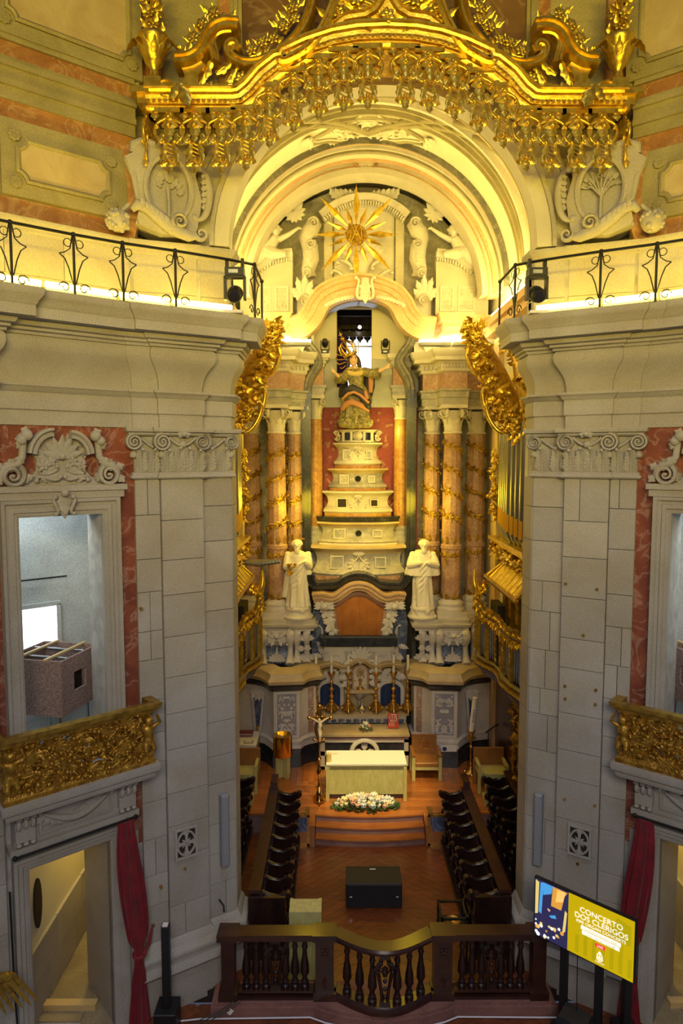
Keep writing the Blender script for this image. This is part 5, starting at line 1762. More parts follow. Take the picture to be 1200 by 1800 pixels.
mg = MB()
for g in (1, -1):
    mg.tube([sc_ + V((g * .13, -.12, -.15)), sc_ + V((g * .1, -.12, .16)), sc_ + V((0, -.12, -.08))], .018, 5)
    mg.tube([sc_ + V((g * .04, -.13, .17)), sc_ + V((-g * .1, -.13, -.16))], .016, 5)
mg.tube([sc_ + V((-.06, -.13, -.03)), sc_ + V((.06, -.13, -.03))], .014, 5)
O('monogram', mg, 'gold', t)

# curved cornice over the niche, keystone, dark niche frame
Yn = 16.45


def sm(pts, it=2):
    for _ in range(it):
        n = [pts[0]]
        for a, b in zip(pts, pts[1:]):
            n += [(a[0] * .75 + b[0] * .25, a[1] * .75 + b[1] * .25), (a[0] * .25 + b[0] * .75, a[1] * .25 + b[1] * .75)]
        pts = n + [pts[-1]]
    return pts


def both(pix, Y, cx=None):
    """left half given in pixels; the right half is its mirror image about the axis"""
    l = [(hx(u, Y), hz(v_, Y)) for u, v_ in pix]
    return l + [(2 * NC - x, z) for x, z in l[::-1]]


arcn = both([(500, 566), (524, 563), (538, 550), (546, 530), (560, 512), (580, 500), (604, 492), (630, 489)], Yn)
S('trim_45', up_sweep(MB(), sm(arcn), [(-.42, -.5), (-.42, -.02), (-.2, .0), (-.18, .04), (-.08, .06), (-.06, .12), (.0, .14), (.03, .2), (.08, .2), (.08, -.5)], Yn), 'pinkband')
kz = hz(520, Yn)
ks = MB().leaf((0, Yn - .2, kz + .36), (0, 0, -1), FN, .6, .17, .4, 4, 10).leaf((0, Yn - .26, kz + .3), (0, 0, -1), FN, .4, .12, .7, 3, 8)
for g in (1, -1):
    ks.scroll((g * .2, Yn - .2, kz + .36), (g * .1, Yn - .2, kz - .1), FN, .04, 'S', 3, g, 22)
    for k in range(9):
        a = .25 + .1 * k
        x, z = g * (.25 + .075 * k), hz(523 + .18 * k * k, Yn)
        ks.leaf((x, Yn - .06, z), (g, 0, -.1 * k), FN, .12, .05, .6, 2, 5)
O('keystone', ks, 'white', bpy.data.objects['trim_45'])
nf = both([(539, 700), (541, 668), (554, 648), (561, 636), (556, 622), (542, 606), (538, 590), (544, 573), (560, 557), (567, 547), (582, 534), (606, 524), (632, 521)], 16.85)
S('trim_46', up_sweep(MB(), sm(nf), [(-.11, -.5), (-.11, .0), (-.07, .05), (-.02, .05), (.0, .1), (.06, .11), (.11, .05), (.12, -.5)], 16.85), 'framedark')
for s in (1, -1):
    x = -hx(539, 16.85)
    S('trim_47', MB().bx(x - .1, x + .12, 16.8, 17.6, 4.3, 9.15).bx(x - .02, x + .06, 16.74, 16.8, 4.3, 9.15).xf(Matrix.Translation((2 * NC if s > 0 else 0, 0, 0)) @ MIR[s]), 'black', smooth=None)
    # infill between the niche frame and the attic storey
    S('trim_48', MB().bx(1.2, 1.6, 16.95, 17.3, 9.9, 11.4).xf(MIR[s]), 'white', smooth=None)
# niche interior
xl, xr = hx(592, 17.9), hx(652, 17.9)
S('trim_49', MB().bx(-1.4, xl, 17.7, 17.9, 10.0, 11.75).bx(xr, 1.4, 17.7, 17.9, 10.0, 11.75).bx(xl, xr, 17.7, 17.9, hz(543, 17.8), 11.75), 'paint', smooth=None)
S('trim_50', MB().bx(-1.4, xl, 17.72, 17.92, 8.8, 10.0).bx(xr, 1.4, 17.72, 17.92, 8.8, 10.0).bx(xl, xr, 17.72, 17.92, 8.8, 9.3), 'concrete', smooth=None)
dmk = S('trim_51', MB().bx(-1.4, 1.4, 17.74, 17.9, 4.0, 8.82), 'damask', smooth=None)
mb = MB()
for k in range(60):
    x, z = RND2.choice((-1, 1)) * RND2.uniform(.35, .95), RND2.uniform(6.3, 8.75)
    mb.flower((x, 17.74, z), FN, .05, 5)
    if k % 3 == 0:
        mb.leaf((x, 17.735, z), (RND2.uniform(-1, 1), 0, RND2.uniform(-1, 1)), FN, .16, .03, .2, 2, 5)
O('damask_figures', mb, 'damaskgold', dmk, kind='stuff')
for s in (1, -1):
    # inner columns
    t = T('niche_column', 'smooth orange marble column inside the niche, %s of the throne' % SIDE[s], 'column', (s * 1.06 + NC, 17.4, 5.4))
    R = .175
    O('base', MB().bx(s * 1.06 + NC - .26, s * 1.06 + NC + .26, 17.14, 17.66, 4.3, 5.6).lathe([(0, 0), (R * 1.4, 0), (R * 1.45, .06), (R * 1.2, .12), (R * 1.25, .18), (R * 1.05, .24), (0, .24)], (s * 1.06 + NC, 17.4, 5.6), 18), 'greyv', t)
    O('shaft', MB().lathe([(0, 5.82), (R, 5.82), (R, 6.6), (R * .97, 7.6), (R * .9, 8.5), (0, 8.5)], (s * 1.06 + NC, 17.4, 0), 20), 'orange', t)
    cp = MB().lathe([(R * .9, 8.48), (R * 1.0, 8.5), (R * .85, 8.54), (R * .9, 8.8), (R * 1.1, 8.95), (0, 8.95)], (s * 1.06 + NC, 17.4, 0), 16).bx(s * 1.06 + NC - .23, s * 1.06 + NC + .23, 17.17, 17.63, 8.98, 9.06)
    for k in range(8):
        a = 2 * pi * k / 8
        cp.leaf((s * 1.06 + NC + R * .85 * math.cos(a), 17.4 + R * .85 * math.sin(a), 8.54), (0, 0, 1), (math.cos(a), math.sin(a), 0), .36, .07, 1.1, 3, 6)
    for g in (1, -1):
        cp.volute((s * 1.06 + NC + g * .19, 17.2, 8.9), (g, 0, 0), (0, 0, 1), .08, 1.6, .025, pi / 2, 18)
    O('capital', cp, 'cream', t)
    e = MB()
    for z0, z1, o in ((9.06, 9.14, .22), (9.14, 9.24, .24), (9.24, 9.3, .27)):
        e.bx(s * 1.06 + NC - o, s * 1.06 + NC + o, 17.42 - o, 17.7, z0, z1)
    O('impost', e, 'greyv', t, smooth=None)
    O('impost_frieze', MB().bx(s * 1.06 + NC - .21, s * 1.06 + NC + .21, 17.2, 17.7, 9.3, 9.75), 'orange', t, smooth=None)
    e = MB()
    for z0, z1, o in ((9.75, 9.82, .23), (9.82, 9.9, .26), (9.9, 9.95, .32), (9.95, 10.05, .36)):
        e.bx(s * 1.06 + NC - o * (1.2 if s < 0 else 1), s * 1.06 + NC + o, 17.45 - o, 17.7, z0, z1)
    O('impost_cornice', e, 'cream', t, smooth=None)
# room and window behind the niche
bk = MB().bx(-2.5, 2.5, 21.5, 21.6, 7, 14).bx(-2.5, 2.5, 18.1, 21.5, 12.4, 12.5).bx(-2.6, -2.5, 18.1, 21.6, 7, 14).bx(2.5, 2.6, 18.1, 21.6, 7, 14).bx(-2.5, 2.5, 18.1, 21.6, 7, 7.1)
S('wall_back_room', bk, 'brown', smooth=None)
S('trim_52', MB().bx(-2.5, 2.5, 20.2, 20.35, 11.55, 11.75).bx(-2.5, 2.5, 21.0, 21.15, 11.1, 11.25), 'darkwood', smooth=None)
wx0, wx1, wz0, wz1 = hx(604, 21.4), hx(654, 21.4), 8.6, hz(585, 21.4)
wn = S('window_5', MB().bx(wx0 - .06, wx0, 21.3, 21.45, wz0, wz1).bx(wx1, wx1 + .12, 21.3, 21.45, wz0, wz1).bx(wx0, wx1, 21.3, 21.45, wz1 - .04, wz1 + .05).bx(wx0, wx1, 21.33, 21.42, hz(610, 21.4) - .02, hz(610, 21.4) + .03).bx((wx0 + wx1) / 2 - .015, (wx0 + wx1) / 2 + .015, 21.35, 21.42, wz0, wz1), 'steel', smooth=None)
zm = hz(610, 21.4)
for a, b in ((wx0, (wx0 + wx1) / 2), ((wx0 + wx1) / 2, wx1)):
    for c, d in ((wz0, zm), (zm, wz1)):
        O('pane', MB().bx(a + .01, b - .01, 21.42, 21.44, c + .02, d - .02), 'day', wn, smooth=None)
pv = MB()
for k in range(5):
    x = wx0 + .05 + (wx1 - wx0) * k / 4
    pv.leaf((x, 21.2, wz1 + .1), (0, 0, -1), FN, .45, .12, .3, 3, 7).scroll((x - .08, 21.2, wz1 + .05), (x + .08, 21.2, wz1 + .05), FN, .03, 'C')
t = T('lace_valance', 'dark scalloped lace valance across the bright window behind the niche', 'valance', (0, 21.2, wz1))
O('scallops', pv, 'darkwood', t)
O('rail', MB().bx(wx0 - .1, wx1 + .1, 21.18, 21.22, wz1 + .08, wz1 + .2), 'darkwood', t, smooth=None)
rings = []
for k in range(8):
    z = 7.8 + 3.2 * k / 7
    rings.append([(hx(597, 20) + .16 * math.cos(a) * (1 + .25 * math.sin(5 * a)), 20.0 + .07 * math.sin(a), z) for a in [2 * pi * i / 24 for i in range(24)]])
t = T('purple_curtain', 'purple curtain hanging behind the crowned statue', 'curtain', (hx(597, 20), 20, 7.8))
O('cloth', MB().loft(rings), 'purplecloth', t)
O('rail', MB().tube([(hx(590, 20), 20, 11.02), (hx(604, 20), 20, 11.02)], .02), 'iron', t)
t = T('small_lamp', 'small bright bulb hanging above the window behind the niche', 'lamp', at(632, 575, 20.5))
b = at(632, 575, 20.5)
O('bulb', MB().sph(b, .05, 8, 6), 'bulb', t)
O('cord', MB().tube([b, (b.x, b.y, 12.4)], .008, 4), 'iron', t)
# ================================================================ throne, statues, frontispiece, altars
TC = -.13


def ring(w, yf, off, z, yb=17.74):
    w += off
    yf -= off
    return [(TC - w, yb, z), (TC - w, yf + .28, z), (TC - .64 * w, yf + .07, z), (TC - .32 * w, yf, z), (TC + .32 * w, yf, z), (TC + .64 * w, yf + .07, z), (TC + w, yf + .28, z), (TC + w, yb, z)]


th = T('stepped_throne', 'stepped marble throne of stacked tiers that carries the crowned statue', 'throne', (TC, 17.2, 4.2))
tiers = [('F', 1.12, 16.3, 962, 1022, 'greyv', 'pink', 'cart'), ('E', .985, 16.6, 919, 962, 'greyv', 'cream', 'boss'), ('D', .86, 16.95, 864, 909, 'cream', 'orange', 'cart'), ('C', .73, 17.15, 824, 864, 'greyv', 'orange', 'boss'), ('B', .60, 17.3, 778, 824, 'cream', 'orange', 'cart')]
for k, w, yf, v0, v1, m, mb_, deco in tiers:
    z0, z1 = hz(v1, yf), hz(v0, yf)
    h = z1 - z0
    body = O('tier', MB().loft([ring(w, yf, o, z0 + h * f) for f, o in ((.0, -.1), (.16, -.02), (.2, .0), (.3, -.02), (.36, -.07), (.48, -.11), (.62, -.12), (.74, -.1), (.8, -.08), (.82, -.12))]), m, th)
    O('base_band', MB().loft([ring(w, yf, o, z0 + h * f) for f, o in ((0, -.2), (0, -.03), (.15, -.03), (.15, -.2))]), mb_, body)
    O('cornice', MB().loft([ring(w, yf, o, z0 + h * f) for f, o in ((.79, -.2), (.79, -.08), (.84, -.06), (.87, -.03), (.92, .0), (.94, .02), (1.0, .02), (1.0, -.2))]), 'ochre' if m == 'greyv' else 'cream', body)
    yw = yf + .05
    if deco == 'boss':
        O('boss', MB().put(MB().lathe([(0, 0), (.07, 0), (.075, .03), (.05, .06), (.03, .05), (0, .08)], (0, 0, 0), 14), Matrix.Translation((TC, yf + .12, z0 + h * .55)) @ Matrix.Rotation(pi / 2, 4, 'X')), 'iron', body)
    else:
        c = MB().shell((TC, yw, z0 + h * .75), (0, 0, 1), FN, h * .22, 5, 2.4)
        for g in (1, -1):
            c.scroll((TC + g * .03, yw, z0 + h * .78), (TC + g * h * .26, yw, z0 + h * .3), FN, .022, 'S', 3, g, 20)
            c.scroll((TC + g * h * .1, yw, z0 + h * .25), (TC + g * h * .3, yw, z0 + h * .5), FN, .02, 'C', 3, g, 20)
            for q in range(5):
                a = -1.4 + .5 * q
                c.leaf((TC + g * .04, yw, z0 + h * .5), (g * math.cos(a), 0, math.sin(a)), FN, h * .3, .05, .8, 3, 6)
        O('cartouche', c, 'cream', body)
    for g in (1, -1):
        x0, x1 = TC + g * w * .34, TC + g * w * .58
        q = [(x0, z0 + h * .38), (x1, z0 + h * .38), (x1, z0 + h * .7), (x0, z0 + h * .7)]
        yy = yf + .125
        O('panel', MB().prism(q, yy - .03, yy + .06), 'darkcore' if k == 'D' else 'greyv', body, smooth=None)
        O('panel_moulding', MB().sweep([(a, yy - .02, b) for a, b in q], [(0, 0), (0, .03), (.025, .03), (.03, 0)], FN, True), 'cream', body)
# black slab between the lower tiers
O('slab', MB().loft([ring(1.0, 16.7, o, hz(v_, 16.7)) for v_, o in ((919, -.1), (918, -.02), (911, .02), (909, .03), (909, -.2))]), 'black', th)
# openwork crown of the throne
za, zb = hz(777, 17.4), hz(755, 17.4)
top = O('openwork_tier', MB().loft([ring(.56, 17.42, o, z) for z, o in ((zb - .07, -.2), (zb - .07, -.03), (zb - .03, .0), (zb, .02), (zb, -.2))]).loft([ring(.5, 17.42, o, z) for z, o in ((za, -.2), (za, .0), (za + .04, .0), (za + .05, -.03), (za + .05, -.2))]), 'cream', th)
O('dark_core', MB().loft([ring(.42, 17.45, -.06, z) for z in (za + .04, zb - .06)]), 'blue', th)
ow = MB().put(MB().lathe([(.0, 0), (.13, .0), (.12, .05), (0, .07)], (0, 0, 0), 14), Matrix.Translation((TC, 17.46, (za + zb) / 2)) @ Matrix.Rotation(pi / 2, 4, 'X'))
for g in (1, -1):
    ow.bx(TC + g * .16 - .03, TC + g * .16 + .03, 17.40, 17.5, za + .02, zb - .05).bx(TC + g * .36 - .035, TC + g * .36 + .035, 17.5, 17.58, za + .02, zb - .05)
    ow.volute((TC + g * .5, 17.55, za + .1), (g, 0, 0), (0, 0, -1), .07, 1.5, .025, 0, 18).volute((TC + g * .53, 17.55, zb - .1), (g, 0, 0), (0, 0, 1), .07, 1.5, .025, 0, 18)
    ow.tube([(TC + g * .47, 17.55, za + .12), (TC + g * .44, 17.55, (za + zb) / 2), (TC + g * .5, 17.55, zb - .1)], .025, 6)
O('scrolls', ow, 'cream', top, kind='stuff')

# ---- crowned statue
YM = 17.5
P = lambda u, v_, y=YM: at(u, v_, y)
ms = T('crowned_statue', 'painted statue of a crowned woman with spread arms on top of the throne', 'statue', P(626, 754))
sk = MB()
hd = P(621, 633)
sk.sph(hd, .125, 14, 10, (.82, .95, 1.2))
sk.sph(hd + V((0, -.12, -.01)), .022, 6, 5, (.8, 1.2, 1.7)).sph(hd + V((0, -.105, -.065)), .03, 6, 5, (1.1, .6, .5)).sph(hd + V((0, -.09, -.11)), .04, 6, 5)
for g in (1, -1):
    sk.sph(hd + V((g * .045, -.1, .025)), .022, 6, 4)
sk.tube([hd, P(623, 648)], .055, 8)
sk.tube([P(623, 646), P(624, 658), P(625, 676)], [.07, .12, .1], 12)
A1 = [P(612, 654), P(601, 668, 17.35), P(588, 655, 17.15)]
A2 = [P(638, 653), P(655, 658, 17.35), P(676, 647, 17.2)]
for A in (A1, A2):
    sk.tube([A[0], A[1]], [.075, .06], 8).tube([A[1], A[2]], [.06, .038], 8)
    d = (A[2] - A[1]).normalized()
    sk.sph(A[2] + d * .03, .042, 8, 6)
    for k in range(4):
        e = A[2] + d * .05 + V((0, 0, .022 * (k - 1.5)))
        sk.tube([e, e + d * .06 + V((0, -.01, .012 * (k - 1))), e + d * (.1 - .01 * abs(k - 1.5)) + V((0, -.03, .016 * (k - 1)))], [.017, .015, .011], 5)
    e = A[2] + d * .02
    sk.tube([e, e + d * .03 + V((0, -.05, .05))], [.018, .012], 5)
O('body', remesh(sk, .013, 3), 'skin', ms)
face = MB()
for g in (1, -1):
    face.sph(hd + V((g * .045, -.122, .026)), .011, 6, 4, (1.5, .5, .7))
    face.tube([hd + V((g * .02, -.125, .055)), hd + V((g * .05, -.12, .062)), hd + V((g * .075, -.1, .05))], .006, 4)
O('eyes', face, 'hair', ms)
O('lips', MB().sph(hd + V((0, -.128, -.066)), .012, 6, 4, (1.9, .5, .6)), 'velvet', ms)
ha = MB().sph(hd + V((0, .045, .03)), .125, 12, 8, (1, 1, 1.15))
for g in (1, -1):
    ha.tube([hd + V((g * .09, .0, .06)), hd + V((g * .13, .02, -.06)), hd + V((g * .15, .02, -.18)), hd + V((g * .12, -.03, -.27))], [.05, .06, .055, .03], 7)
O('hair', ha, 'hair', ms)


def lofted(mb, rows, n=32, folds=8, amp=.1, ph=0.0, dep=.75):
    """rows of (u, v, half width in pixels, y)"""
    rings = []
    for i, (u, v_, w, y) in enumerate(rows):
        c = P(u, v_, y)
        r = w * y / F_PX
        rings.append([(c.x + r * math.cos(a) * (1 + amp * math.sin(folds * a + ph + i * .5)), c.y + dep * r * math.sin(a) * (1 + amp * math.sin(folds * a + ph + i * .5)),
                       c.z) for a in [2 * pi * j / n for j in range(n)]])
    return mb.loft(rings)


gw = lofted(MB(), [(623, 649, 9, YM), (623, 652, 14, YM), (624, 660, 15, YM), (625, 670, 13, YM), (626, 676, 12, YM), (626, 684, 18, YM), (625, 694, 24, YM), (626, 702, 27, YM), (627, 709, 25, YM)], 36, 7, .07)
for A in (A1, A2):
    gw.tube([A[0], A[1] + V((0, 0, .01)), A[1] * .5 + A[2] * .5], [.11, .12, .1], 10)
    gw.tube([A[1], A[1] * .45 + A[2] * .55 + V((0, 0, -.06))], [.1, .13], 10)
O('gown', gw, 'gown', ms)
un = lofted(MB(), [(622, 700, 22, YM), (621, 712, 20, YM), (623, 725, 23, YM), (624, 738, 25, YM), (624, 748, 26, YM), (624, 752, 24, YM)], 40, 9, .13, 1)
O('under_gown', un, 'gown', ms)
O('collar', MB().tube([P(623 + 13 * math.cos(a), 653 + 4.5 * math.sin(a), YM - .08 * math.sin(a) - .04) for a in [2 * pi * k / 16 for k in range(17)]], .07, 7), 'waxgold', ms)
ma = MB()
ma.tube([P(601, 697, 17.3), P(607, 688, 17.2), P(619, 684, 17.15), P(630, 689, 17.15), P(641, 699, 17.2), P(649, 711, 17.3)], [.06, .1, .12, .12, .12, .07], 9, .6, FN)
ma.tube([P(642, 650, 17.65), P(648, 665, 17.65), P(648, 680, 17.6), P(647, 697, 17.5)], [.09, .15, .15, .1], 9, .5, FN)
ma.tube([P(606, 668, 17.65), P(604, 684, 17.6), P(602, 698, 17.4)], [.07, .12, .1], 8, .5, FN)
ma.tube([P(636, 700, 17.3), P(645, 712, 17.3), P(650, 720, 17.35)], [.12, .1, .05], 8)
O('mantle', ma, 'mantle', ms)
ln = MB()
ln.tube([P(602, 701, 17.2), P(611, 692, 17.08), P(622, 689, 17.05), P(634, 695, 17.08), P(648, 708, 17.2)], .035, 6)
ln.tube([P(601, 720, 17.35), P(608, 710, 17.25), P(618, 706, 17.2), P(632, 711, 17.25), P(648, 722, 17.35)], [.05, .08, .08, .08, .05], 8)
ln.tube([P(650, 652, 17.5), P(652, 672, 17.45), P(651, 690, 17.4)], [.05, .07, .05], 8)
ln.tube([P(640, 690, 17.2), P(646, 701, 17.15)], [.08, .05], 8)
O('mantle_lining', ln, 'lining', ms)
cl = MB()
for (u, v_, r) in ((606, 745, .15), (617, 747, .14), (630, 747, .13), (642, 745, .16), (600, 741, .1), (648, 741, .1), (612, 738, .12), (637, 738, .13)):
    cl.sph(P(u, v_, 17.3), r, 10, 7, (1.2, .9, .75))
O('cloud_base', remesh(cl, .02, 3), 'gown', ms)
cr = MB()
cc = P(616, 624)
ax = V((-.45, 0, .9)).normalized()
sx = V((.9, 0, .45)).normalized()
cr.tube([cc + sx * (.15 * math.cos(a)) + V((0, .15 * math.sin(a), 0)) for a in [2 * pi * k / 18 for k in range(19)]], .03, 6)
for k in range(8):
    a = 2 * pi * k / 8
    o = sx * math.cos(a) + V((0, math.sin(a), 0))
    cr.tube([cc + o * .15, cc + o * .2 + ax * .13, cc + o * .2 + ax * .24, cc + o * .1 + ax * .34, cc + ax * .38], [.022, .02, .018, .016, .016], 5)
    cr.leaf(cc + o * .15, ax + o * .4, o, .15, .04, .4, 2, 5)
cr.sph(cc + ax * .44, .06, 8, 6).tube([cc + ax * .46, cc + ax * .62], .014, 5).tube([cc + ax * .56 - sx * .05, cc + ax * .56 + sx * .05], .012, 5)
O('crown', cr, 'gold', ms)
hl = MB()
for k in range(6):
    a = 2.2 + .33 * k
    hl.scroll(hd + V((.16 * math.cos(a), .1, .16 * math.sin(a))), hd + V((.42 * math.cos(a), .1, .42 * math.sin(a) + .1)), FN, .018, 'S', 3, 1, 16)
O('halo_scroll', hl, 'brassdull', ms)

# ---- the two marble saints
for s, u, y, vb, vt, arms, lab in ((-1, 524, 16.15, 1062, 949, [((-.15, 0, .77), (-.17, -.08, .6), (-.06, -.17, .64)), ((.15, 0, .77), (.17, -.05, .6), (.12, -.16, .68))], 'white marble bearded saint holding a gilt spray on the left column pedestal'),
                                   (1, 742, 16.15, 1060, 949, [((-.15, 0, .77), (-.2, -.05, .62), (-.05, -.16, .67)), ((.15, 0, .77), (.2, -.05, .62), (.06, -.16, .67))], 'white marble saint in a wide cape with joined hands on the right column pedestal')):
    b = at(u, vb, y)
    z1 = at(u, vt, y).z
    h = (z1 - 4.08) / .995
    t = T('saint_statue', lab, 'statue', (b.x, y, 3.78))
    rg = random.Random(11 + s)
    q = robed(h, rg, arms, True, 1.25 if s < 0 else 1.1, .01 * s)
    if s > 0:
        rings = []
        for k in range(8):
            uu = k / 7
            rings.append([((.1 + .16 * math.sin(uu * 1.5)) * h * math.cos(a) * (1 + .07 * math.sin(9 * a)), (.09 + .05 * uu) * h * math.sin(a) * (1 + .07 * math.sin(9 * a)) + .02, h * (.84 - .38 * uu)) for a in [2 * pi * j / 36 for j in range(36)]])
        q.loft(rings)
    else:
        q.tube([(-.1, .05, h * .75), (-.24, .06, h * .45), (-.33, .05, h * .12)], [.05, .09, .07], 8)
        q.tube([(.2, -.02, h * .72), (.24, -.03, h * .5), (.2, -.04, h * .3)], [.05, .09, .05], 8)
    q = remesh(q, .0095, 3)
    O('figure', q.xf(Matrix.Translation((b.x, y, 4.08))), 'marblew', t)
    rk = MB().lathe([(0, 0), (.34, 0), (.36, .06), (.3, .1), (.26, .18), (.3, .24), (.27, .3), (0, .32)], (b.x, y, 3.78), 16)
    for k in range(14):
        a = rg.uniform(0, 2 * pi)
        rk.sph((b.x + .24 * math.cos(a), y + .24 * math.sin(a), 3.82 + .22 * rg.random()), rg.uniform(.06, .1), 7, 5)
    O('rock_base', remesh(rk, .02, 2), 'marblew', t)
    if s < 0:
        g = MB()
        for k in range(16):
            d = V((rg.uniform(-.6, .6), -.3, rg.uniform(-.6, .8)))
            g.leaf((b.x - .1 + rg.uniform(-.12, .12), y - .3, 4.08 + h * .6 + rg.uniform(-.1, .1)), d, FN, .12, .03, .8, 2, 5)
        O('gilt_spray', g, 'gold', t)
    O('halo', MB().lathe([(0, 0), (.13, 0), (.13, .012), (0, .012)], (b.x + .03, y + .08, 4.08 + h * 1.0), 16), 'golddark', t)

# ---- carved brackets under the columns, pedestal reliefs
for s in (1, -1):
    nm = SIDE[s]
    br = T('carved_bracket', 'carved white and blue scroll bracket under the %s columns' % nm, 'bracket', MIR[s] @ V((2.05, 15.9, 2.76)))

    def ribp(x, dy=0, sc=1.0):
        return [(x, y + dy, z) for y, z in ((16.0, 3.56), (15.9, 3.5), (15.86, 3.4), (15.9, 3.28), (16.0, 3.18), (16.02, 3.08), (15.98, 2.96), (15.9, 2.86), (15.82, 2.76))]
    for x, dy in ((1.74, 0), (2.36, 0), (1.36, .12), (1.58, .06), (2.6, .25), (2.9, .35)):
        r = MB().tube(ribp(x, dy), [.06, .08, .09, .08, .065, .06, .065, .08, .1], 8, 1.1, (1, 0, 0))
        r.volute((x - .05, 15.87 + dy, 3.46), (0, -1, 0), (0, 0, 1), .08, 1.5, .03, 0, 18)
        O('scroll_rib', r.xf(MIR[s]), 'white', br)
    O('upper_panel', MB().loft([[(x, y, z) for x in (1.72, 1.85, 2.25, 2.38)] + [(2.38, 16.3, z), (1.72, 16.3, z)] for y, z in ((15.98, 3.52), (15.9, 3.42), (15.9, 3.3), (16.02, 3.16))]).xf(MIR[s]), 'white', br)
    O('lower_panel', MB().loft([[(x, y, z) for x in (1.76, 1.9, 2.2, 2.34)] + [(2.34, 16.3, z), (1.76, 16.3, z)] for y, z in ((16.03, 3.16), (16.05, 3.05), (16.0, 2.92), (15.92, 2.78))]).xf(MIR[s]), 'blue', br)
    mk = MB()
    mk.sph((2.05, 15.84, 3.42), .06, 8, 6)
    for g in (1, -1):
        mk.scroll((2.05 + g * .05, 15.86, 3.4), (2.05 + g * .27, 15.88, 3.46), FN, .03, 'S', 3, g, 20).scroll((2.05 + g * .04, 15.87, 3.32), (2.05 + g * .24, 15.88, 3.22), FN, .028, 'C', 3, g, 20)
        for k in range(5):
            a = -1.2 + .6 * k
            mk.leaf((2.05 + g * .05, 15.87, 3.36), (g * math.cos(a), 0, math.sin(a)), FN, .2, .045, .9, 3, 6)
    O('mask_relief', mk.xf(MIR[s]), 'white', br)
    dp = MB()
    for k in range(5):
        dp.sph((2.05, 15.98 - .012 * k, 3.1 - .035 * k), .028, 6, 5)
    for g in (1, -1):
        for k in range(4):
            a = .2 + .4 * k
            dp.leaf((2.05, 15.93, 2.8), (g * math.cos(a), 0, math.sin(a)), FN, .24, .05, .8, 3, 6)
    O('husk_drop', dp.xf(MIR[s]), 'white', br)
    for x, y in ((1.45, 15.95), (2.75, 16.2), (1.3, 16.0)):
        lf = MB()
        for k in range(5):
            a = .5 + .55 * k
            lf.leaf((x, y, 2.82), (math.cos(a), 0, math.sin(a)), FN, .2, .045, .9, 4, 7)
            lf.leaf((x + .02 * k, y - .01, 3.05), (math.cos(a), 0, math.sin(a)), FN, .16, .04, .9, 4, 6)
            lf.leaf((x, y - .02, 3.3), (math.cos(a), 0, math.sin(a)), FN, .16, .04, .9, 3, 6)
        O('side_leaves', lf.xf(MIR[s]), 'white', br)
    # pedestal panel
    pd = T('pedestal_relief', 'low relief panel with vases and scrolls on the %s altar pedestal' % nm, 'carving', MIR[s] @ V((1.79, 15.4, 1.2)))
    q = [(1.55, 1.22), (2.03, 1.22), (2.03, 2.24), (1.55, 2.24)]
    fp = frame(1.5, 15.42, .995, -.1)
    O('frame', MB().sweep([(a - 1.5, -.0, b) for a, b in q], [(-.03, 0), (-.03, .03), (.02, .03), (.03, 0)], FN, True).xf(MIR[s] @ fp), 'white', pd)
    r = MB()
    relief(r, fp @ Matrix.Translation((.29, -.018, 1.28)), .40, .9, 30, 8 + s, .017)
    O('relief', r.xf(MIR[s]), 'white', pd, kind='stuff')
    O('relief_ground', MB().bx(.065, .515, -.012, .05, 1.25, 2.21).xf(MIR[s] @ fp), 'greyb', pd, smooth=None)
    # tapering blue panel with leaf crest on the outer concave face, relief strip on the inner one
    fo = frame(2.2, 15.58, .90, .42)
    O('tapered_panel', MB().prism([(.15, 2.12), (.42, 2.12), (.34, 1.3), (.24, 1.3)], -.02, .06).xf(MIR[s] @ fo), 'blue', pd, smooth=None)
    O('tapered_frame', MB().sweep([(.13, -.02, 2.14), (.22, -.02, 1.28), (.36, -.02, 1.28), (.44, -.02, 2.14)], [(-.02, 0), (-.02, .04), (.02, .04), (.02, 0)], FN).xf(MIR[s] @ fo), 'white', pd)
    lf = MB()
    for k in range(6):
        a = pi + .3 + .5 * k
        lf.leaf((.285, -.03, 2.18), (math.cos(a), 0, math.sin(a)), FN, .24, .06, .8, 3, 6)
    O('gilt_boss', MB().sph((.29, -.02, 1.3), .06, 8, 6).xf(MIR[s] @ fo), 'brassdull', pd)
    O('leaf_crest', lf.xf(MIR[s] @ fo), 'white', pd)
    fi = frame(1.14, 15.76, .9, -.42)
    r = MB()
    relief(r, fi @ Matrix.Translation((.17, -.02, 1.25)), .16, .95, 12, 3, .012)
    O('side_relief', r.xf(MIR[s]), 'white', pd)
    O('side_strip', MB().bx(.06, .28, -.01, .06, 1.2, 2.26).xf(MIR[s] @ fi), 'pink', pd, smooth=None)

# ---- frontispiece below the throne
def rc(u0, u1, v0, v1, y0, y1):
    a, b = at(u0, v0, y0), at(u1, v1, y0)
    return MB().bx(a.x, b.x, y0, y1, b.z, a.z)


S('trim_60', rc(546, 716, 1040, 1250, 16.5, 17.2), 'blue', smooth=None)
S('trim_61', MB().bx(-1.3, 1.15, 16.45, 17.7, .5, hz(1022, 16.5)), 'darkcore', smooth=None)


def pl(pix, Y):
    return [(at(u, v_, Y).x, at(u, v_, Y).z) for u, v_ in pix]


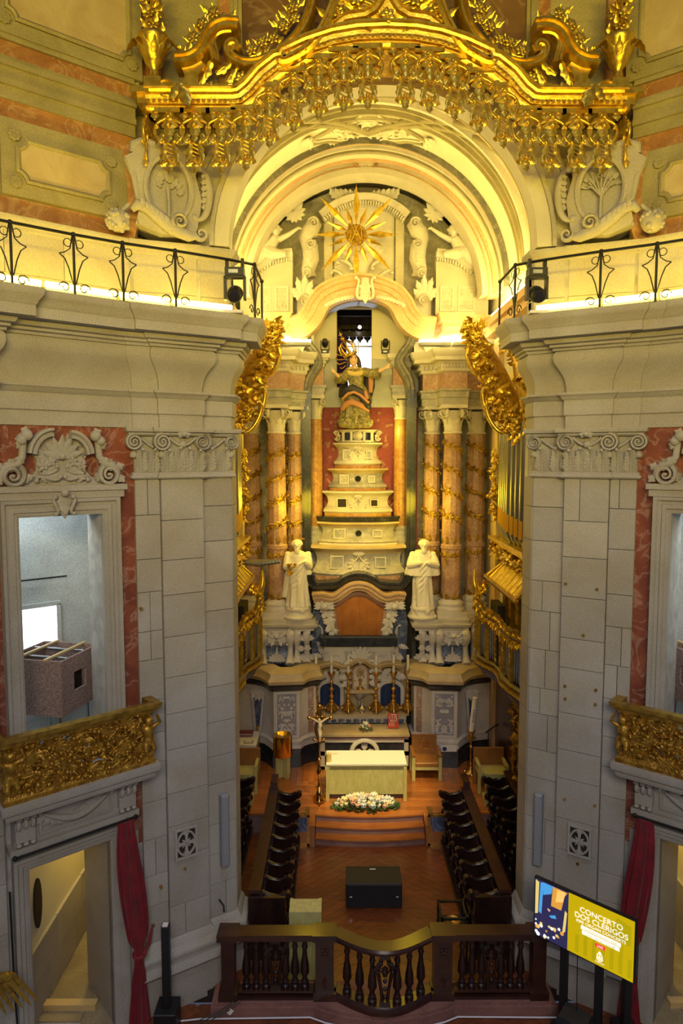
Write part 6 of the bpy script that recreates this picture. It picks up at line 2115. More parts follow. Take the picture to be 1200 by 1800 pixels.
bm_ = pl([(546, 1010), (547, 1022), (555, 1031), (566, 1030), (584, 1029), (597, 1027), (608, 1018), (630, 1012), (653, 1018), (664, 1027), (677, 1029), (693, 1030), (703, 1031), (712, 1022), (714, 1010)], 16.05)
S('trim_62', up_sweep(MB(), sm(bm_), [(-.1, -.3), (-.1, .0), (-.04, .05), (.02, .06), (.04, .1), (.09, .1), (.1, -.3)], 16.05), 'black')
pd_ = pl([(549, 1047), (565, 1044), (580, 1049), (590, 1047), (602, 1037), (616, 1028), (631, 1026), (647, 1029), (660, 1038), (672, 1047), (682, 1049), (697, 1044), (712, 1047)], 16.0)
S('trim_63', up_sweep(MB(), sm(pd_), [(-.16, -.3), (-.16, .02), (-.1, .05), (-.08, .1), (-.0, .12), (.02, .17), (.07, .18), (.07, -.3)], 16.0), 'pinkband')
S('trim_64', up_sweep(MB(), sm([(x, z - .2) for x, z in pd_[2:-2]]), [(-.08, -.3), (-.08, .02), (.0, .06), (.03, -.3)], 16.02), 'purple')
t = T('orange_curtain', 'orange brown cloth with a centre seam hung in the arched frame below the throne', 'curtain', at(632, 1122, 16.05))
g = []
vt_ = lambda u: 1046 + 17 * (abs(u - 631) / 42) ** 1.6
vb_ = lambda u: 1124 - 6 * (abs(u - 631) / 36) ** 2
for j in range(9):
    row = []
    for i in range(33):
        u = 590 + 84 * i / 32
        uu = 631 + (u - 631) * (1 - .12 * j / 8)
        v_ = vt_(u) + (vb_(u) - vt_(u)) * j / 8
        p = at(uu, v_, 16.04)
        row.append((p.x, 16.04 + .012 * math.sin(i * .9) - (.025 if i == 16 else 0), p.z))
    g.append(row)
bk = [[(x, y + .03, z) for x, y, z in r] for r in g]
O('cloth', MB().loft([a + b[::-1] for a, b in zip(g, bk)], True), 'orangecloth', t, smooth=60)
O('hem', MB().tube([V(p) + V((0, -.01, 0)) for p in g[-1]], .015, 5), 'orangecloth', t)
for s in (1, -1):
    f = lambda u, v_, Y=16.1: (lambda p: V(((2 * NC - p.x) if s > 0 else p.x, Y, p.z)))(at(u, v_, Y))
    t = T('cherub_pilaster', 'slanted pilaster with carved cherub head %s of the orange cloth' % ('right' if s > 0 else 'left'), 'carving', f(585, 1125))
    pp = [f(568, 1062), f(590, 1062), f(602, 1126), f(580, 1126)]
    O('shaft', MB().prism([(p.x, p.z) for p in pp], 16.1, 16.5), 'pink', t, smooth=None)
    m = MB()
    h = f(570, 1066, 15.98)
    m.sph(h, .1, 10, 8).sph(h + V((0, -.09, -.01)), .025, 6, 4)
    for k in range(6):
        m.sph(h + V((.09 * math.cos(k), .02, .07 + .03 * math.sin(k * 2))), .04, 6, 4)
    rg = random.Random(3)
    for k in range(26):
        q = k / 25
        c = f(573 + 14 * q, 1070 + 50 * q, 16.07)
        a = rg.uniform(0, 2 * pi)
        m.leaf(c, (math.cos(a), 0, math.sin(a)), FN, .18, .05, .9, 3, 6)
    for g_ in (1, -1):
        for k in range(3):
            m.leaf(h, (g_, 0, -.2 + .3 * k), FN, .26, .06, .6, 3, 6)
    O('cherub_and_leaves', m, 'white', t)
    O('blue_panel', MB().prism([(p.x, p.z) for p in (f(552, 1060), f(570, 1066), f(582, 1126), f(576, 1165), f(548, 1165), f(545, 1100))], 16.3, 16.5), 'blue', t, smooth=None)
    m = MB()
    for k in range(12):
        c = f(rg.uniform(560, 574), rg.uniform(1128, 1162), 16.27)
        a = rg.uniform(0, 2 * pi)
        m.leaf(c, (math.cos(a), 0, math.sin(a)), FN, .26, .06, .9, 4, 7)
    m.scroll(f(560, 1100, 16.27), f(572, 1140, 16.27), FN, .03, 'S', 3, s, 20)
    O('blue_panel_leaves', m, 'white', t)
S('trim_65', rc(562, 699, 1122, 1136, 15.85, 16.5), 'black', smooth=None)
S('trim_66', rc(570, 691, 1118, 1123, 15.95, 16.5), 'black', smooth=None)
fz = S('trim_67', rc(570, 692, 1137, 1166, 16.05, 16.5), 'white', smooth=None)
for s, u in ((-1, 591), (1, 672)):
    m = MB()
    c = at(u, 1163, 16.03)
    relief(m, Matrix.Translation(c), .62, .27, 12, 6, .016)
    O('frieze_relief', m, 'cream', fz)
cw = pl([(560, 1172), (575, 1168), (590, 1168), (604, 1174), (616, 1168), (624, 1163), (633, 1160), (642, 1163), (650, 1168), (662, 1174), (676, 1168), (690, 1168), (705, 1172)], 15.95)
S('trim_68', up_sweep(MB(), sm(cw), [(-.05, -.4), (-.05, .02), (.0, .05), (.03, .1), (.06, .1), (.07, -.4)], 15.95), 'ochre')
tb = T('tabernacle', 'tabernacle with arched gilded relief door between blue curtained arches', 'tabernacle', at(633, 1252, 16.2))
O('back', rc(548, 715, 1166, 1256, 16.3, 16.5), 'ochre', tb, smooth=None)
dr = pl([(620, 1213), (620, 1180), (624, 1172), (633, 1168), (642, 1172), (646, 1180), (646, 1213)], 16.05)
door = O('door', MB().prism(dr, 16.05, 16.35), 'cream', tb, smooth=None)
O('door_rim', MB().sweep([(x, 16.05, z) for x, z in dr], [(-.02, 0), (-.02, .04), (.02, .04), (.02, 0)], FN, True), 'pink', door)
m = MB()
c = at(633, 1181, 16.0)
for k in range(16):
    a = 2 * pi * k / 16
    m.tube([c + V((.05 * math.cos(a), 0, .05 * math.sin(a))), c + V((.11 * math.cos(a), 0, .11 * math.sin(a)))], .006, 4)
m.sph(c, .04, 8, 6, (1, .4, 1))
b = at(633, 1211, 16.0)
m.lathe([(0, 0), (.09, 0), (.03, .06), (.02, .15), (.06, .2), (.02, .24), (0, .26)], (b.x, 16.03, b.z), 10)
for k in range(10):
    a = random.Random(k).uniform(0, 2 * pi)
    m.leaf((b.x + .1 * math.cos(a), 16.03, b.z + .15 + .14 * math.sin(a)), (math.cos(a), 0, math.sin(a)), FN, .06, .02, .5, 2, 4)
O('gilded_relief', m, 'brassdull', door)
m = MB().shell(at(633, 1163, 15.95), (0, 0, 1), FN, .42, 7, 1.9)
for g_ in (1, -1):
    q = at(633, 1163, 15.95)
    m.scroll(q + V((g_ * .05, 0, .05)), q + V((g_ * .34, 0, -.04)), FN, .05, 'S', 3, g_, 22)
    for k in range(4):
        m.leaf(at(633 + g_ * 16, 1172 + 9 * k, 16.0), (g_, 0, .5 - .3 * k), FN, .3, .07, .8, 4, 7)
        m.leaf(at(633 + g_ * (26 + 12 * k), 1190, 16.12), (g_ * (.4 + .2 * k), 0, .9 - .3 * k), FN, .34, .08, .9, 4, 7)
        m.leaf(at(633 + g_ * (30 + 10 * k), 1198, 16.12), (-g_ * .5, 0, .9 - .2 * k), FN, .26, .07, .9, 4, 7)
O('crest_and_foliage', m, 'white', tb)
m = MB().put(rc(606, 660, 1213, 1219, 15.95, 16.4))
O('shelf', m, 'ochre', tb, smooth=None)
c = at(633, 1242, 16.05)
O('cup_console', MB().lathe([(0, 0), (.06, 0), (.05, .1), (.12, .2), (.18, .3), (.2, .38), (0, .38)], (c.x, 16.2, c.z), 12), 'greyv', tb)
for s, u0, u1 in ((-1, 560, 600), (1, 666, 706)):
    um = (u0 + u1) / 2
    ap = pl([(u0, 1254)] + [(um - (u1 - u0) / 2 * math.cos(pi * k / 10), 1212 - 14 * math.sin(pi * k / 10)) for k in range(11)] + [(u1, 1254)], 16.2)
    rings = []
    n = 24
    for i in range(n + 1):
        x = ap[0][0] + (ap[-1][0] - ap[0][0]) * i / n
        uu = (i / n - .5) * 2
        zt = at(0, 1212 - 14 * math.sqrt(max(0, 1 - uu * uu)), 16.2).z
        y = 16.24 + .02 * math.sin(i * 1.7)
        rings.append([(x, y, ap[0][1]), (x, y, zt), (x, y + .05, zt), (x, y + .05, ap[0][1])])
    O('blue_curtain', MB().loft(rings), 'bluecloth', tb)
    O('arch_frame', MB().sweep([(x, 16.2, z) for x, z in ap], [(-.03, -.1), (-.03, .03), (.03, .05), (.06, .03), (.06, -.1)], FN), 'white', tb)

# ---- high altar
ha_ = T('high_altar', 'stone high altar with black panels and a cross in a ring, against the retable', 'altar', (-.03, 15.5, .5))
X0, X1, YA = at(563, 1290, 15.25).x, at(718, 1290, 15.25).x, 15.25
zt = at(640, 1290, YA).z
O('core', MB().bx(X0 + .03, X1 - .03, YA + .04, 15.85, .5, zt - .07), 'black', ha_, smooth=None)
O('mensa', MB().bx(X0 - .02, X1 + .02, YA - .05, 15.9, zt - .05, zt), 'ochre', ha_, smooth=None)
O('mensa_moulding', MB().bx(X0, X1, YA - .02, 15.9, zt - .12, zt - .05), 'purple', ha_, smooth=None)
hm = zt - .12 - .5
xc = (X0 + X1) / 2
for a, b, c, d in ((X0, X0 + .1, .5, zt - .12), (X1 - .1, X1, .5, zt - .12), (X0, X1, .5, .58), (X0, X1, zt - .2, zt - .12), (X0, xc - .3, .83, .93), (xc + .3, X1, .83, .93)):
    O('frame_bar', MB().bx(a, b, YA, YA + .08, c, d), 'cream', ha_, smooth=None)
zc = .9
rp = [(xc + .29 * math.cos(2 * pi * k / 32), YA, zc + .29 * math.sin(2 * pi * k / 32)) for k in range(32)]
O('ring', MB().sweep(rp, [(-.05, -.05), (-.05, .03), (-.02, .05), (.03, .05), (.05, .02), (.05, -.05)], FN, True), 'cream', ha_)
cx_ = MB()
for k in range(4):
    a = pi / 2 * k
    d = V((math.cos(a), 0, math.sin(a)))
    e = V((-d.z, 0, d.x))
    for q in (-.35, 0, .35):
        cx_.leaf(V((xc, YA + .03, zc)) + d * .03, d + e * q, FN, .21, .035, .2, 2, 6)
    cx_.sph(V((xc, YA + .02, zc)) + d * .22, .03, 6, 4)
O('cross', cx_, 'cream', ha_)
ga, gb_ = hz(1273, 15.85), hz(1257, 15.85)
O('gradine', MB().loft([[(X0 - .0, y, z), (X1 - .0, y, z), (X1, 16.2, z), (X0, 16.2, z)] for y, z in ((15.9, ga - .1), (15.9, ga), (15.86, ga + .08), (15.78, gb_), (15.78, gb_ + .02))]), 'cream', ha_)
O('gradine_base', MB().bx(X0 + .05, X1 - .05, 15.84, 16.2, zt, ga), 'blue', ha_, smooth=None)
O('gradine_top', MB().bx(X0 - .06, X1 + .06, 15.76, 16.3, gb_ + .02, gb_ + .05), 'ochre', ha_, smooth=None)
for k in range(11):
    x = X0 + .12 + (X1 - X0 - .24) * k / 10
    v = MB().lathe([(0, 0), (.03, 0), (.025, .02), (.06, .06), (.065, .1), (.03, .13), (.045, .15), (0, .15)], (0, 0, 0), 10, 1, .35)
    v.xf(Matrix.Translation((x, 15.85 if k % 2 else 15.84, ga + .02)))
    O('vase_inlay', v, 'blue', ha_)
ZG = gb_ + .05
# candlesticks
cs0 = None
ps = [(555.5, 15.92), (582.5, 15.92), (612, 15.92), (660.5, 15.92), (691, 15.92), (716, 15.92)]
names = ['outermost left gilded candlestick on the high altar', 'second gilded candlestick from the left on the high altar', 'gilded candlestick just left of the tabernacle', 'gilded candlestick just right of the tabernacle', 'gilded candlestick behind the red book on the high altar', 'outermost right gilded candlestick on the high altar']
for (u, y), lab in zip(ps, names):
    x = at(u, 1256, y).x
    if cs0 is None:
        cs0 = T('candlestick', lab + ', tall with a white candle', 'candlestick', (0, 0, 0), 'candlesticks on the high altar')
        b = MB().lathe([(0, .05), (.13, .05), (.14, .08), (.1, .13), (.07, .2), (.05, .24), (0, .24)], (0, 0, 0), 12)
        for k in range(3):
            a = pi / 2 + 2 * pi * k / 3 + pi
            d = V((math.cos(a), math.sin(a), 0))
            b.tube([d * .06 + V((0, 0, .2)), d * .13 + V((0, 0, .12)), d * .16 + V((0, 0, .03))], [.03, .035, .03], 6)
            b.sph(d * .16 + V((0, 0, .025)), .03, 6, 4)
            for q in (-.5, .5):
                b.leaf(d * .1 + V((0, 0, .07)), V((d.x - q * d.y, d.y + q * d.x, .5)), d, .12, .035, .7, 2, 5)
        O('base', b, 'brassdull', cs0)
        O('stem', MB().lathe([(0, .22), (.05, .22), (.065, .27), (.03, .31), (.05, .36), (.06, .39), (.025, .43), (.03, .5), (.055, .54), (.055, .57), (.022, .6), (.028, .7), (.045, .73), (.022, .77), (.03, .84), (.06, .88), (.085, .93), (.09, .95), (0, .95)], (0, 0, 0), 14), 'brassdull', cs0)
        O('candle', MB().lathe([(0, .94), (.032, .94), (.032, 1.36), (.01, 1.37), (0, 1.37)], (0, 0, 0), 12), 'wax', cs0)
        cs0.location = (x, y, ZG)
        first = x
    else:
        dup(cs0, (x, y, ZG), None, lab + ', tall with a white candle', 'candlesticks on the high altar')
v = at(636, 1256, 15.92)
tv = T('silver_vase', 'small silver vase before the tabernacle', 'vase', (v.x, 15.9, ZG))
O('body', MB().lathe([(0, 0), (.06, 0), (.05, .02), (.085, .07), (.09, .12), (.04, .16), (.025, .2), (.035, .24), (.03, .25), (0, .25)], (v.x, 15.9, ZG), 14), 'foil', tv)
O('stopper', MB().lathe([(0, .24), (.02, .25), (.012, .3), (.02, .32), (0, .33)], (v.x, 15.9, ZG), 10), 'foil', tv)
v = at(691, 1282, 15.55)
bk_ = T('red_book', 'red covered book with white and gilt figures standing upright on the high altar', 'book', (v.x, 15.55, zt))
lean = Matrix.Translation((v.x, 15.55, zt + .012)) @ Matrix.Rotation(-.22, 4, 'X')
O('cover', MB().bx(-.12, .12, -.02, .02, 0, .33).xf(lean), 'redcover', bk_, smooth=None)
O('pages', MB().bx(-.112, .112, .0, .045, .008, .322).xf(lean), 'paper', bk_, smooth=None)
m = MB()
rg = random.Random(4)
for k in range(9):
    x, z = -.07 + .045 * (k % 3) + rg.uniform(-.01, .01), .05 + .08 * (k // 3)
    m.tube([(x, -.022, z), (x + rg.uniform(-.015, .015), -.022, z + .04), (x, -.022, z + .065)], .008, 4)
m.tube([(-.05, -.022, .3), (.08, -.022, .3)], .01, 4).tube([(.06, -.022, .28), (.08, -.022, .2), (.05, -.022, .15)], .01, 4)
O('cover_figures', m.xf(lean), 'paper', bk_)


def bouquet(name, label, c, rx, ry, n, rg, size, kinds, vase=None, gp=None):
    t = T(name, label, 'flowers', c, gp)
    lf = MB()
    for k in range(int(n * 3.2)):
        a, r = rg.uniform(0, 2 * pi), math.sqrt(rg.random())
        x, y = c[0] + rx * r * math.cos(a), c[1] + ry * r * math.sin(a)
        z = c[2] + size * 1.8 * (1 - r * r) * rg.uniform(.3, 1.1)
        lf.leaf((x, y, z), (math.cos(a) + rg.uniform(-.5, .5), math.sin(a) + rg.uniform(-.5, .5) - .2, rg.uniform(.1, 1)), (0, -.3, 1), size * rg.uniform(1.2, 2), size * .3, .7, 2, 4)
    O('foliage', lf, 'leafg', t, kind='stuff')
    for k in range(n):
        a, r = 2.4 * k + rg.uniform(-.3, .3), math.sqrt((k + .5) / n)
        x, y = c[0] + rx * .92 * r * math.cos(a), c[1] + ry * .92 * r * math.sin(a)
        z = c[2] + size * (1.0 + 1.7 * (1 - r * r)) * rg.uniform(.75, 1.1)
        s_ = size * rg.uniform(.55, 1.25)
        m = MB().sph((x, y, z), s_ * .62, 7, 5, (1, 1, .85))
        for q in range(6):
            b = 2 * pi * q / 6 + k
            m.leaf((x, y, z), (math.cos(b), math.sin(b) - .2, .55), (0, -.2, 1), s_ * .95, s_ * .4, 1.2, 1, 4, .15, 0)
        O('blossom', m, rg.choice(kinds), t)
    return t


v = at(643, 1287, 15.4)
bouquet('small_bouquet', 'small posy of white and pink flowers on the high altar top', (v.x, 15.42, zt + .02), .13, .08, 12, random.Random(5), .06, ['rosew', 'rosep', 'rosey'])

# ---- altar table, flowers before it
yt, xa, xb, z1 = 13.82, -.87, .79, 1.285
ta = T('altar_table', 'pale gilt altar table with white linen top on the platform', 'table', (-.04, 14.1, .5))
for x in (xa, xb - .07):
    O('leg', MB().bx(x, x + .07, yt, yt + .07, .5, z1 - .04), 'greenwood', ta, smooth=None)
    O('leg', MB().bx(x, x + .07, yt + .6, yt + .67, .5, z1 - .04), 'greenwood', ta, smooth=None)
O('front_panel', MB().bx(xa + .07, xb - .07, yt + .05, yt + .08, .62, z1 - .06), 'greenwood', ta, smooth=None)
O('top', MB().bx(xa, xb, yt, yt + .67, z1 - .05, z1 - .01), 'greenwood', ta, smooth=None)
O('side_panel', MB().bx(xa + .02, xa + .04, yt + .07, yt + .6, .62, z1 - .05), 'greenwood', ta, smooth=None)
O('side_panel', MB().bx(xb - .04, xb - .02, yt + .07, yt + .6, .62, z1 - .05), 'greenwood', ta, smooth=None)
tag(O('altar_cloth', MB().bx(xa + .005, xb - .005, yt + .005, yt + .665, z1 - .01, z1).bx(xa + .005, xb - .005, yt - .006, yt + .002, z1 - .03, z1), 'cloth', smooth=None), 'white linen cloth covering the altar table top', 'cloth')
v = at(577.5, 1342, 13.95)
t = T('pillar_candle', 'short thick yellow candle on the left end of the altar table', 'candle', (v.x, 13.95, z1))
O('wax', MB().lathe([(0, .003), (.055, .003), (.055, .17), (.045, .175), (.03, .165), (0, .16)], (v.x, 13.95, z1), 16), 'waxgold', t)
O('wick', MB().tube([(v.x, 13.95, z1 + .16), (v.x, 13.95, z1 + .19)], .005, 5), 'iron', t)
c0, c1 = at(585, 1412, 13.6), at(697, 1412, 13.6)
bouquet('altar_flowers', 'long low arrangement of white, cream and peach flowers on the floor before the altar table', ((c0.x + c1.x) / 2, 13.57, .5), (c1.x - c0.x) / 2, .2, 95, random.Random(8), .085, ['rosew', 'rosew', 'rosep', 'rosey', 'roseg', 'rosey'])
# ================================================================ organs, stalls, balustrade, furniture, devices


def organ(s):
    nm = SIDE[s]
    W = lambda mb: mb.xf(MIR[s])
    rg = random.Random(21)
    t = T('pipe_organ', 'gilded pipe organ case with tall tin pipes on the %s chancel wall' % nm, 'organ', MIR[s] @ V((2.9, 12.4, 3.3)))
    O('case', W(MB().bx(2.72, 3.04, 11.2, 13.8, 3.9, 9.2)), 'waxgold', t, smooth=None)
    O('case_corner', W(MB().bx(2.5, 3.04, 13.7, 13.95, 5.0, 9.0).bx(2.62, 3.04, 11.0, 11.25, 3.9, 9.0)), 'waxgold', t, smooth=None)
    # large pipes
    for k in range(9):
        y = 13.45 - .235 * k
        x = 2.50 + .02 * abs(k - 4)
        zf = 6.02 + .0 * k
        zm = 6.14 + .02 * (8 - k)
        r = .105
        pp = MB().lathe([(0, 0), (.035, 0), (r, zm - zf), (r, 2.15), (0, 2.15)], (x, y, zf), 12)
        p_ = O('pipe', W(pp), 'pipe', t)
        a = pi * .9
        d = V((-.86, -.5, 0))
        n = V((.5, -.86, 0))
        O('lip', W(MB().loft([[V((x, y, zm + z)) + d * (r * 1.02) + n * (w * .045) for w in (-1, -.4, .4, 1)] + [V((x, y, zm + z)) + d * (r * .8) + n * (w * .045) for w in (1, .4, -.4, -1)] for z in (.0, .05, .24, .32)])), 'pipegold', p_)
    O('pipe_shelf', W(MB().bx(2.36, 2.8, 11.2, 13.75, 5.95, 6.02).bx(2.42, 2.8, 11.2, 13.7, 5.88, 5.95)), 'gold', t, smooth=None)

    def carve(name, pts, n, L, y_sp, m='gold'):
        mb = MB()
        for k in range(n):
            i = rg.randrange(len(pts) - 1)
            u = rg.random()
            c = V(pts[i]).lerp(V(pts[i + 1]), u) + V((rg.uniform(-.08, .08), rg.uniform(-y_sp, y_sp), rg.uniform(-.08, .08)))
            d = V((rg.uniform(-1, 1), rg.uniform(-.6, .6), rg.uniform(-1, 1)))
            if k % 4 == 0:
                mb.scroll(c - d * (L * .35), c + d * (L * .35), (-.7, -.7, 0), .035, rg.choice('CS'), 3, rg.choice((1, -1)), 18)
            else:
                mb.leaf(c, d, (-.8, -.6, .1), L * rg.uniform(.6, 1.1), L * .24, 1.2, 3, 6)
            if k % 5 == 0:
                mb.sph(c, .05, 6, 5)
        O(name, W(mb), m, t)
    carve('shelf_carving', [(2.45, 13.6, 5.8), (2.45, 12.6, 5.75), (2.5, 11.4, 5.75)], 150, .17, .15)
    carve('case_edge_carving', [(2.62, 11.1, 8.6), (2.62, 11.1, 6.2), (2.62, 11.1, 4.6)], 46, .22, .08)
    carve('far_edge_carving', [(2.5, 13.75, 7.6), (2.5, 13.75, 6.4)], 60, .17, .08)
    # great crest leaning out over the chancel
    cb = MB().tube([(2.6, 12.2, 8.0), (2.35, 12.3, 8.5), (2.15, 12.4, 9.0), (1.9, 12.45, 9.5), (1.68, 12.5, 9.98)], [.2, .22, .2, .15, .06], 9)
    cb.tube([(2.6, 11.2, 8.0), (2.5, 11.3, 8.7), (2.4, 11.5, 9.3), (2.2, 11.7, 9.7)], [.2, .26, .22, .1], 9)
    O('crest_body', W(cb), 'golddark', t)
    carve('crest_carving', [(2.55, 12.1, 7.95), (2.2, 12.2, 8.4), (2.0, 12.3, 8.9), (1.85, 12.35, 9.4), (1.7, 12.45, 9.9)], 440, .2, .3)
    carve('inner_crest_carving', [(2.5, 11.1, 8.0), (2.35, 11.3, 8.8), (2.2, 11.6, 9.6)], 130, .2, .2)
    for (a, b) in (((2.05, 12.1, 8.3), (1.95, 12.1, 8.75)), ((2.25, 12.0, 8.0), (2.0, 12.05, 8.5)), ((1.85, 12.2, 9.0), (1.72, 12.3, 9.5))):
        O('crest_scroll', W(MB().scroll(a, b, (-.6, -.8, 0), .045, 'C', 3, 1, 26)), 'gold', t)
    # canopy and arcade over the keydesk
    O('canopy_roof', W(MB().loft([[(2.75, 11.2, 5.75), (2.75, 13.1, 5.75), (2.7, 13.1, 5.75), (2.7, 11.2, 5.75)], [(2.9, 11.2, 5.25), (2.9, 13.6, 5.25), (2.28, 13.6, 5.25), (2.28, 11.2, 5.25)]])), 'golddark', t, smooth=None)
    for k in range(9):
        y = 11.3 + .26 * k
        O('roof_ridge', W(MB().tube([(2.73, min(y, 13.05), 5.77), (2.29, y, 5.27)], .025, 5)), 'gold', t)
    O('roof_edge', W(MB().bx(2.26, 2.32, 11.2, 13.62, 5.2, 5.27)), 'gold', t, smooth=None)
    fr = MB()
    for k in range(22):
        fr.lathe([(0, 0), (.022, .02), (.03, .08), (.02, .12), (0, .12)], (2.32, 13.55 - .105 * k, 5.12), 6)
    O('canopy_fringe', W(fr), 'gold', t, kind='stuff')
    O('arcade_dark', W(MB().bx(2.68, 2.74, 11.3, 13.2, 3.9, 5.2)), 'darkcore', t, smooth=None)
    for y in (13.2, 12.72, 12.2, 11.7):
        p = MB().bx(2.56, 2.68, y - .07, y + .07, 3.9, 5.2)
        for k in range(12):
            p.leaf((2.55, y, 4.0 + .1 * k), (0, rg.uniform(-.5, .5), 1), (-1, -.3, 0), .13, .04, .8, 2, 5)
        O('arcade_pillar', W(p), 'gold', t)
    # gallery with small pipes
    plan = [(3.03, 14.5), (2.5, 14.35), (2.22, 14.05), (2.2, 13.75), (2.3, 13.4), (2.42, 13.1), (2.44, 12.8), (2.38, 12.4), (2.42, 12.0), (2.52, 11.6), (2.58, 11.2), (2.6, 10.6)]
    p3 = [(x, y, 0) for x, y in plan]
    # path runs towards the camera: z x t points to +x side -> outward is negative a
    O('gallery_floor', W(MB().sweep(p3, [(.45, 3.3), (.1, 3.2), (.05, 3.3), (.0, 3.34), (-.06, 3.4), (-.06, 3.44), (.0, 3.48), (-.02, 3.52), (-.05, 3.56), (.0, 3.6), (.45, 3.6)])), 'railwood', t)
    O('gallery_moulding', W(MB().sweep(p3, [(.1, 3.44), (-.075, 3.44), (-.085, 3.47), (-.075, 3.5), (.1, 3.5)])), 'gold', t)
    top = []
    for i, (x, y) in enumerate(plan):
        top.append(V((x, y, 4.42 + .5 * max(0, (y - 13.2) / 1.1) ** 1.5 if y < 14.1 else 4.85)))
    O('gallery_rail', W(MB().tube(top[2:], .06, 7)), 'railwood', t)
    gr = MB()
    for a, b in zip(top[1:], top[2:]):
        for k in range(7):
            c = a.lerp(b, k / 7)
            d = (b - a).normalized()
            gr.leaf(c + V((-.03, -.03, .04)), d * rg.uniform(-1, 1) + V((0, 0, rg.uniform(.2, 1))), (-.8, -.6, 0), .2, .06, 1.0, 3, 6)
            gr.leaf(c + V((-.05, -.03, -.02)), d * rg.uniform(-1, 1) + V((0, 0, -.6)), (-.8, -.6, 0), .17, .05, 1.0, 3, 6)
            if k % 3 == 0:
                gr.sph(c + V((-.03, 0, .05)), .05, 6, 5)
    gr.tube([top[2], top[2] + V((-.06, .02, .25)), top[2] + V((-.05, .05, .5))], [.07, .06, .02], 6)
    O('gallery_crest', W(gr), 'gold', t)
    for i in range(2, len(plan) - 1):
        a, b = V((*plan[i], 0)), V((*plan[i + 1], 0))
        L = (b - a).length
        n = max(2, int(L / .075))
        for k in range(n):
            c = a.lerp(b, (k + .5) / n) + V((.05, 0, 0))
            zt = top[i].z * (1 - (k + .5) / n) + top[i + 1].z * (k + .5) / n - .06
            O('gallery_pipe', W(MB().lathe([(0, 3.62), (.012, 3.62), (.03, 3.85), (.03, zt - .02), (0, zt - .02)], (c.x, c.y, 0), 8)), 'pipe', t)
        q = MB().bx(a.x - .02, a.x + .04, a.y - .02, a.y + .02, 3.58, top[i].z)
        for k in range(7):
            q.leaf((a.x - .04, a.y - .02, 3.65 + .1 * k), (0, rg.uniform(-.4, .4), 1), (-1, -.4, 0), .12, .035, .7, 2, 5)
        O('gallery_post', W(q), 'gold', t)
    O('gallery_back', W(MB().sweep(p3, [(.12, 3.6), (.1, 3.6), (.1, 4.3), (.12, 4.3)])), 'railwood', t)
    co = MB().loft([[(x, y, z) for x, y in ((3.03, 11.4 + d), (3.03 - e, 11.6 + d), (3.03 - e, 13.2 - d), (3.03, 13.8 - d))] for z, d, e in ((3.3, 0, .5), (3.0, .2, .35), (2.75, .5, .15))])
    O('gallery_corbel', W(co), 'purple', t)
    if s < 0:
        for k in range(7):
            y = 13.2 - .12 * k
            O('trumpet_pipe', W(MB().tube([(2.5, y, 5.6 + .01 * k), (1.72 + .05 * k, y - .05, 5.58 + .01 * k)], [.014, .045], 9)), 'pipe', t)
    O('music_desk', W(MB().bx(2.4, 2.55, 13.0, 13.6, 3.6, 4.75)), 'darkcore', t, smooth=None)


organ(1)
organ(-1)
for s in (1, -1):
    nm = SIDE[s]
    S('trim_70', MB().bx(3.0, 3.06, 10.3, 16.0, .1, 3.2).xf(MIR[s]), 'railwood', smooth=None)
    # carved dark screen beside the outer stalls
    t = T('carved_screen', 'dark gilded carved wooden screen under the %s organ' % nm, 'screen', MIR[s] @ V((2.9, 12.2, 1.3)))
    rg = random.Random(90)
    O('board', MB().bx(2.95, 2.99, 11.2, 13.6, 1.3, 2.7).xf(MIR[s]), 'darkwood', t, smooth=None)
    for k in range(6):
        y = 13.4 - .4 * k
        m = MB().tube([(2.9, y, 1.3), (2.88, y, 1.6), (2.9, y, 2.1), (2.87, y, 2.65)], [.06, .055, .05, .06], 8)
        for q in range(26):
            z = 1.3 + 1.3 * rg.random()
            m.leaf((2.88, y + rg.uniform(-.14, .14), z), (rg.uniform(-.4, .1), rg.uniform(-1, 1), rg.uniform(-.6, 1)), (-1, -.3, 0), .2, .06, 1.2, 3, 6)
        O('carved_pilaster', m.xf(MIR[s]), 'golddark' if k < 7 else 'darkwood', t)

# ---- choir stalls
DIV = [(0, 0), (0, 1.0), (.06, 1.03), (.13, .96), (.24, .93), (.33, .97), (.39, 1.02), (.445, 1.0), (.46, .94), (.42, .89), (.36, .87), (.32, .8), (.33, .72), (.38, .64), (.36, .54), (.31, .48), (.38, .4), (.42, .32), (.38, .22), (.40, .08), (.44, 0)]


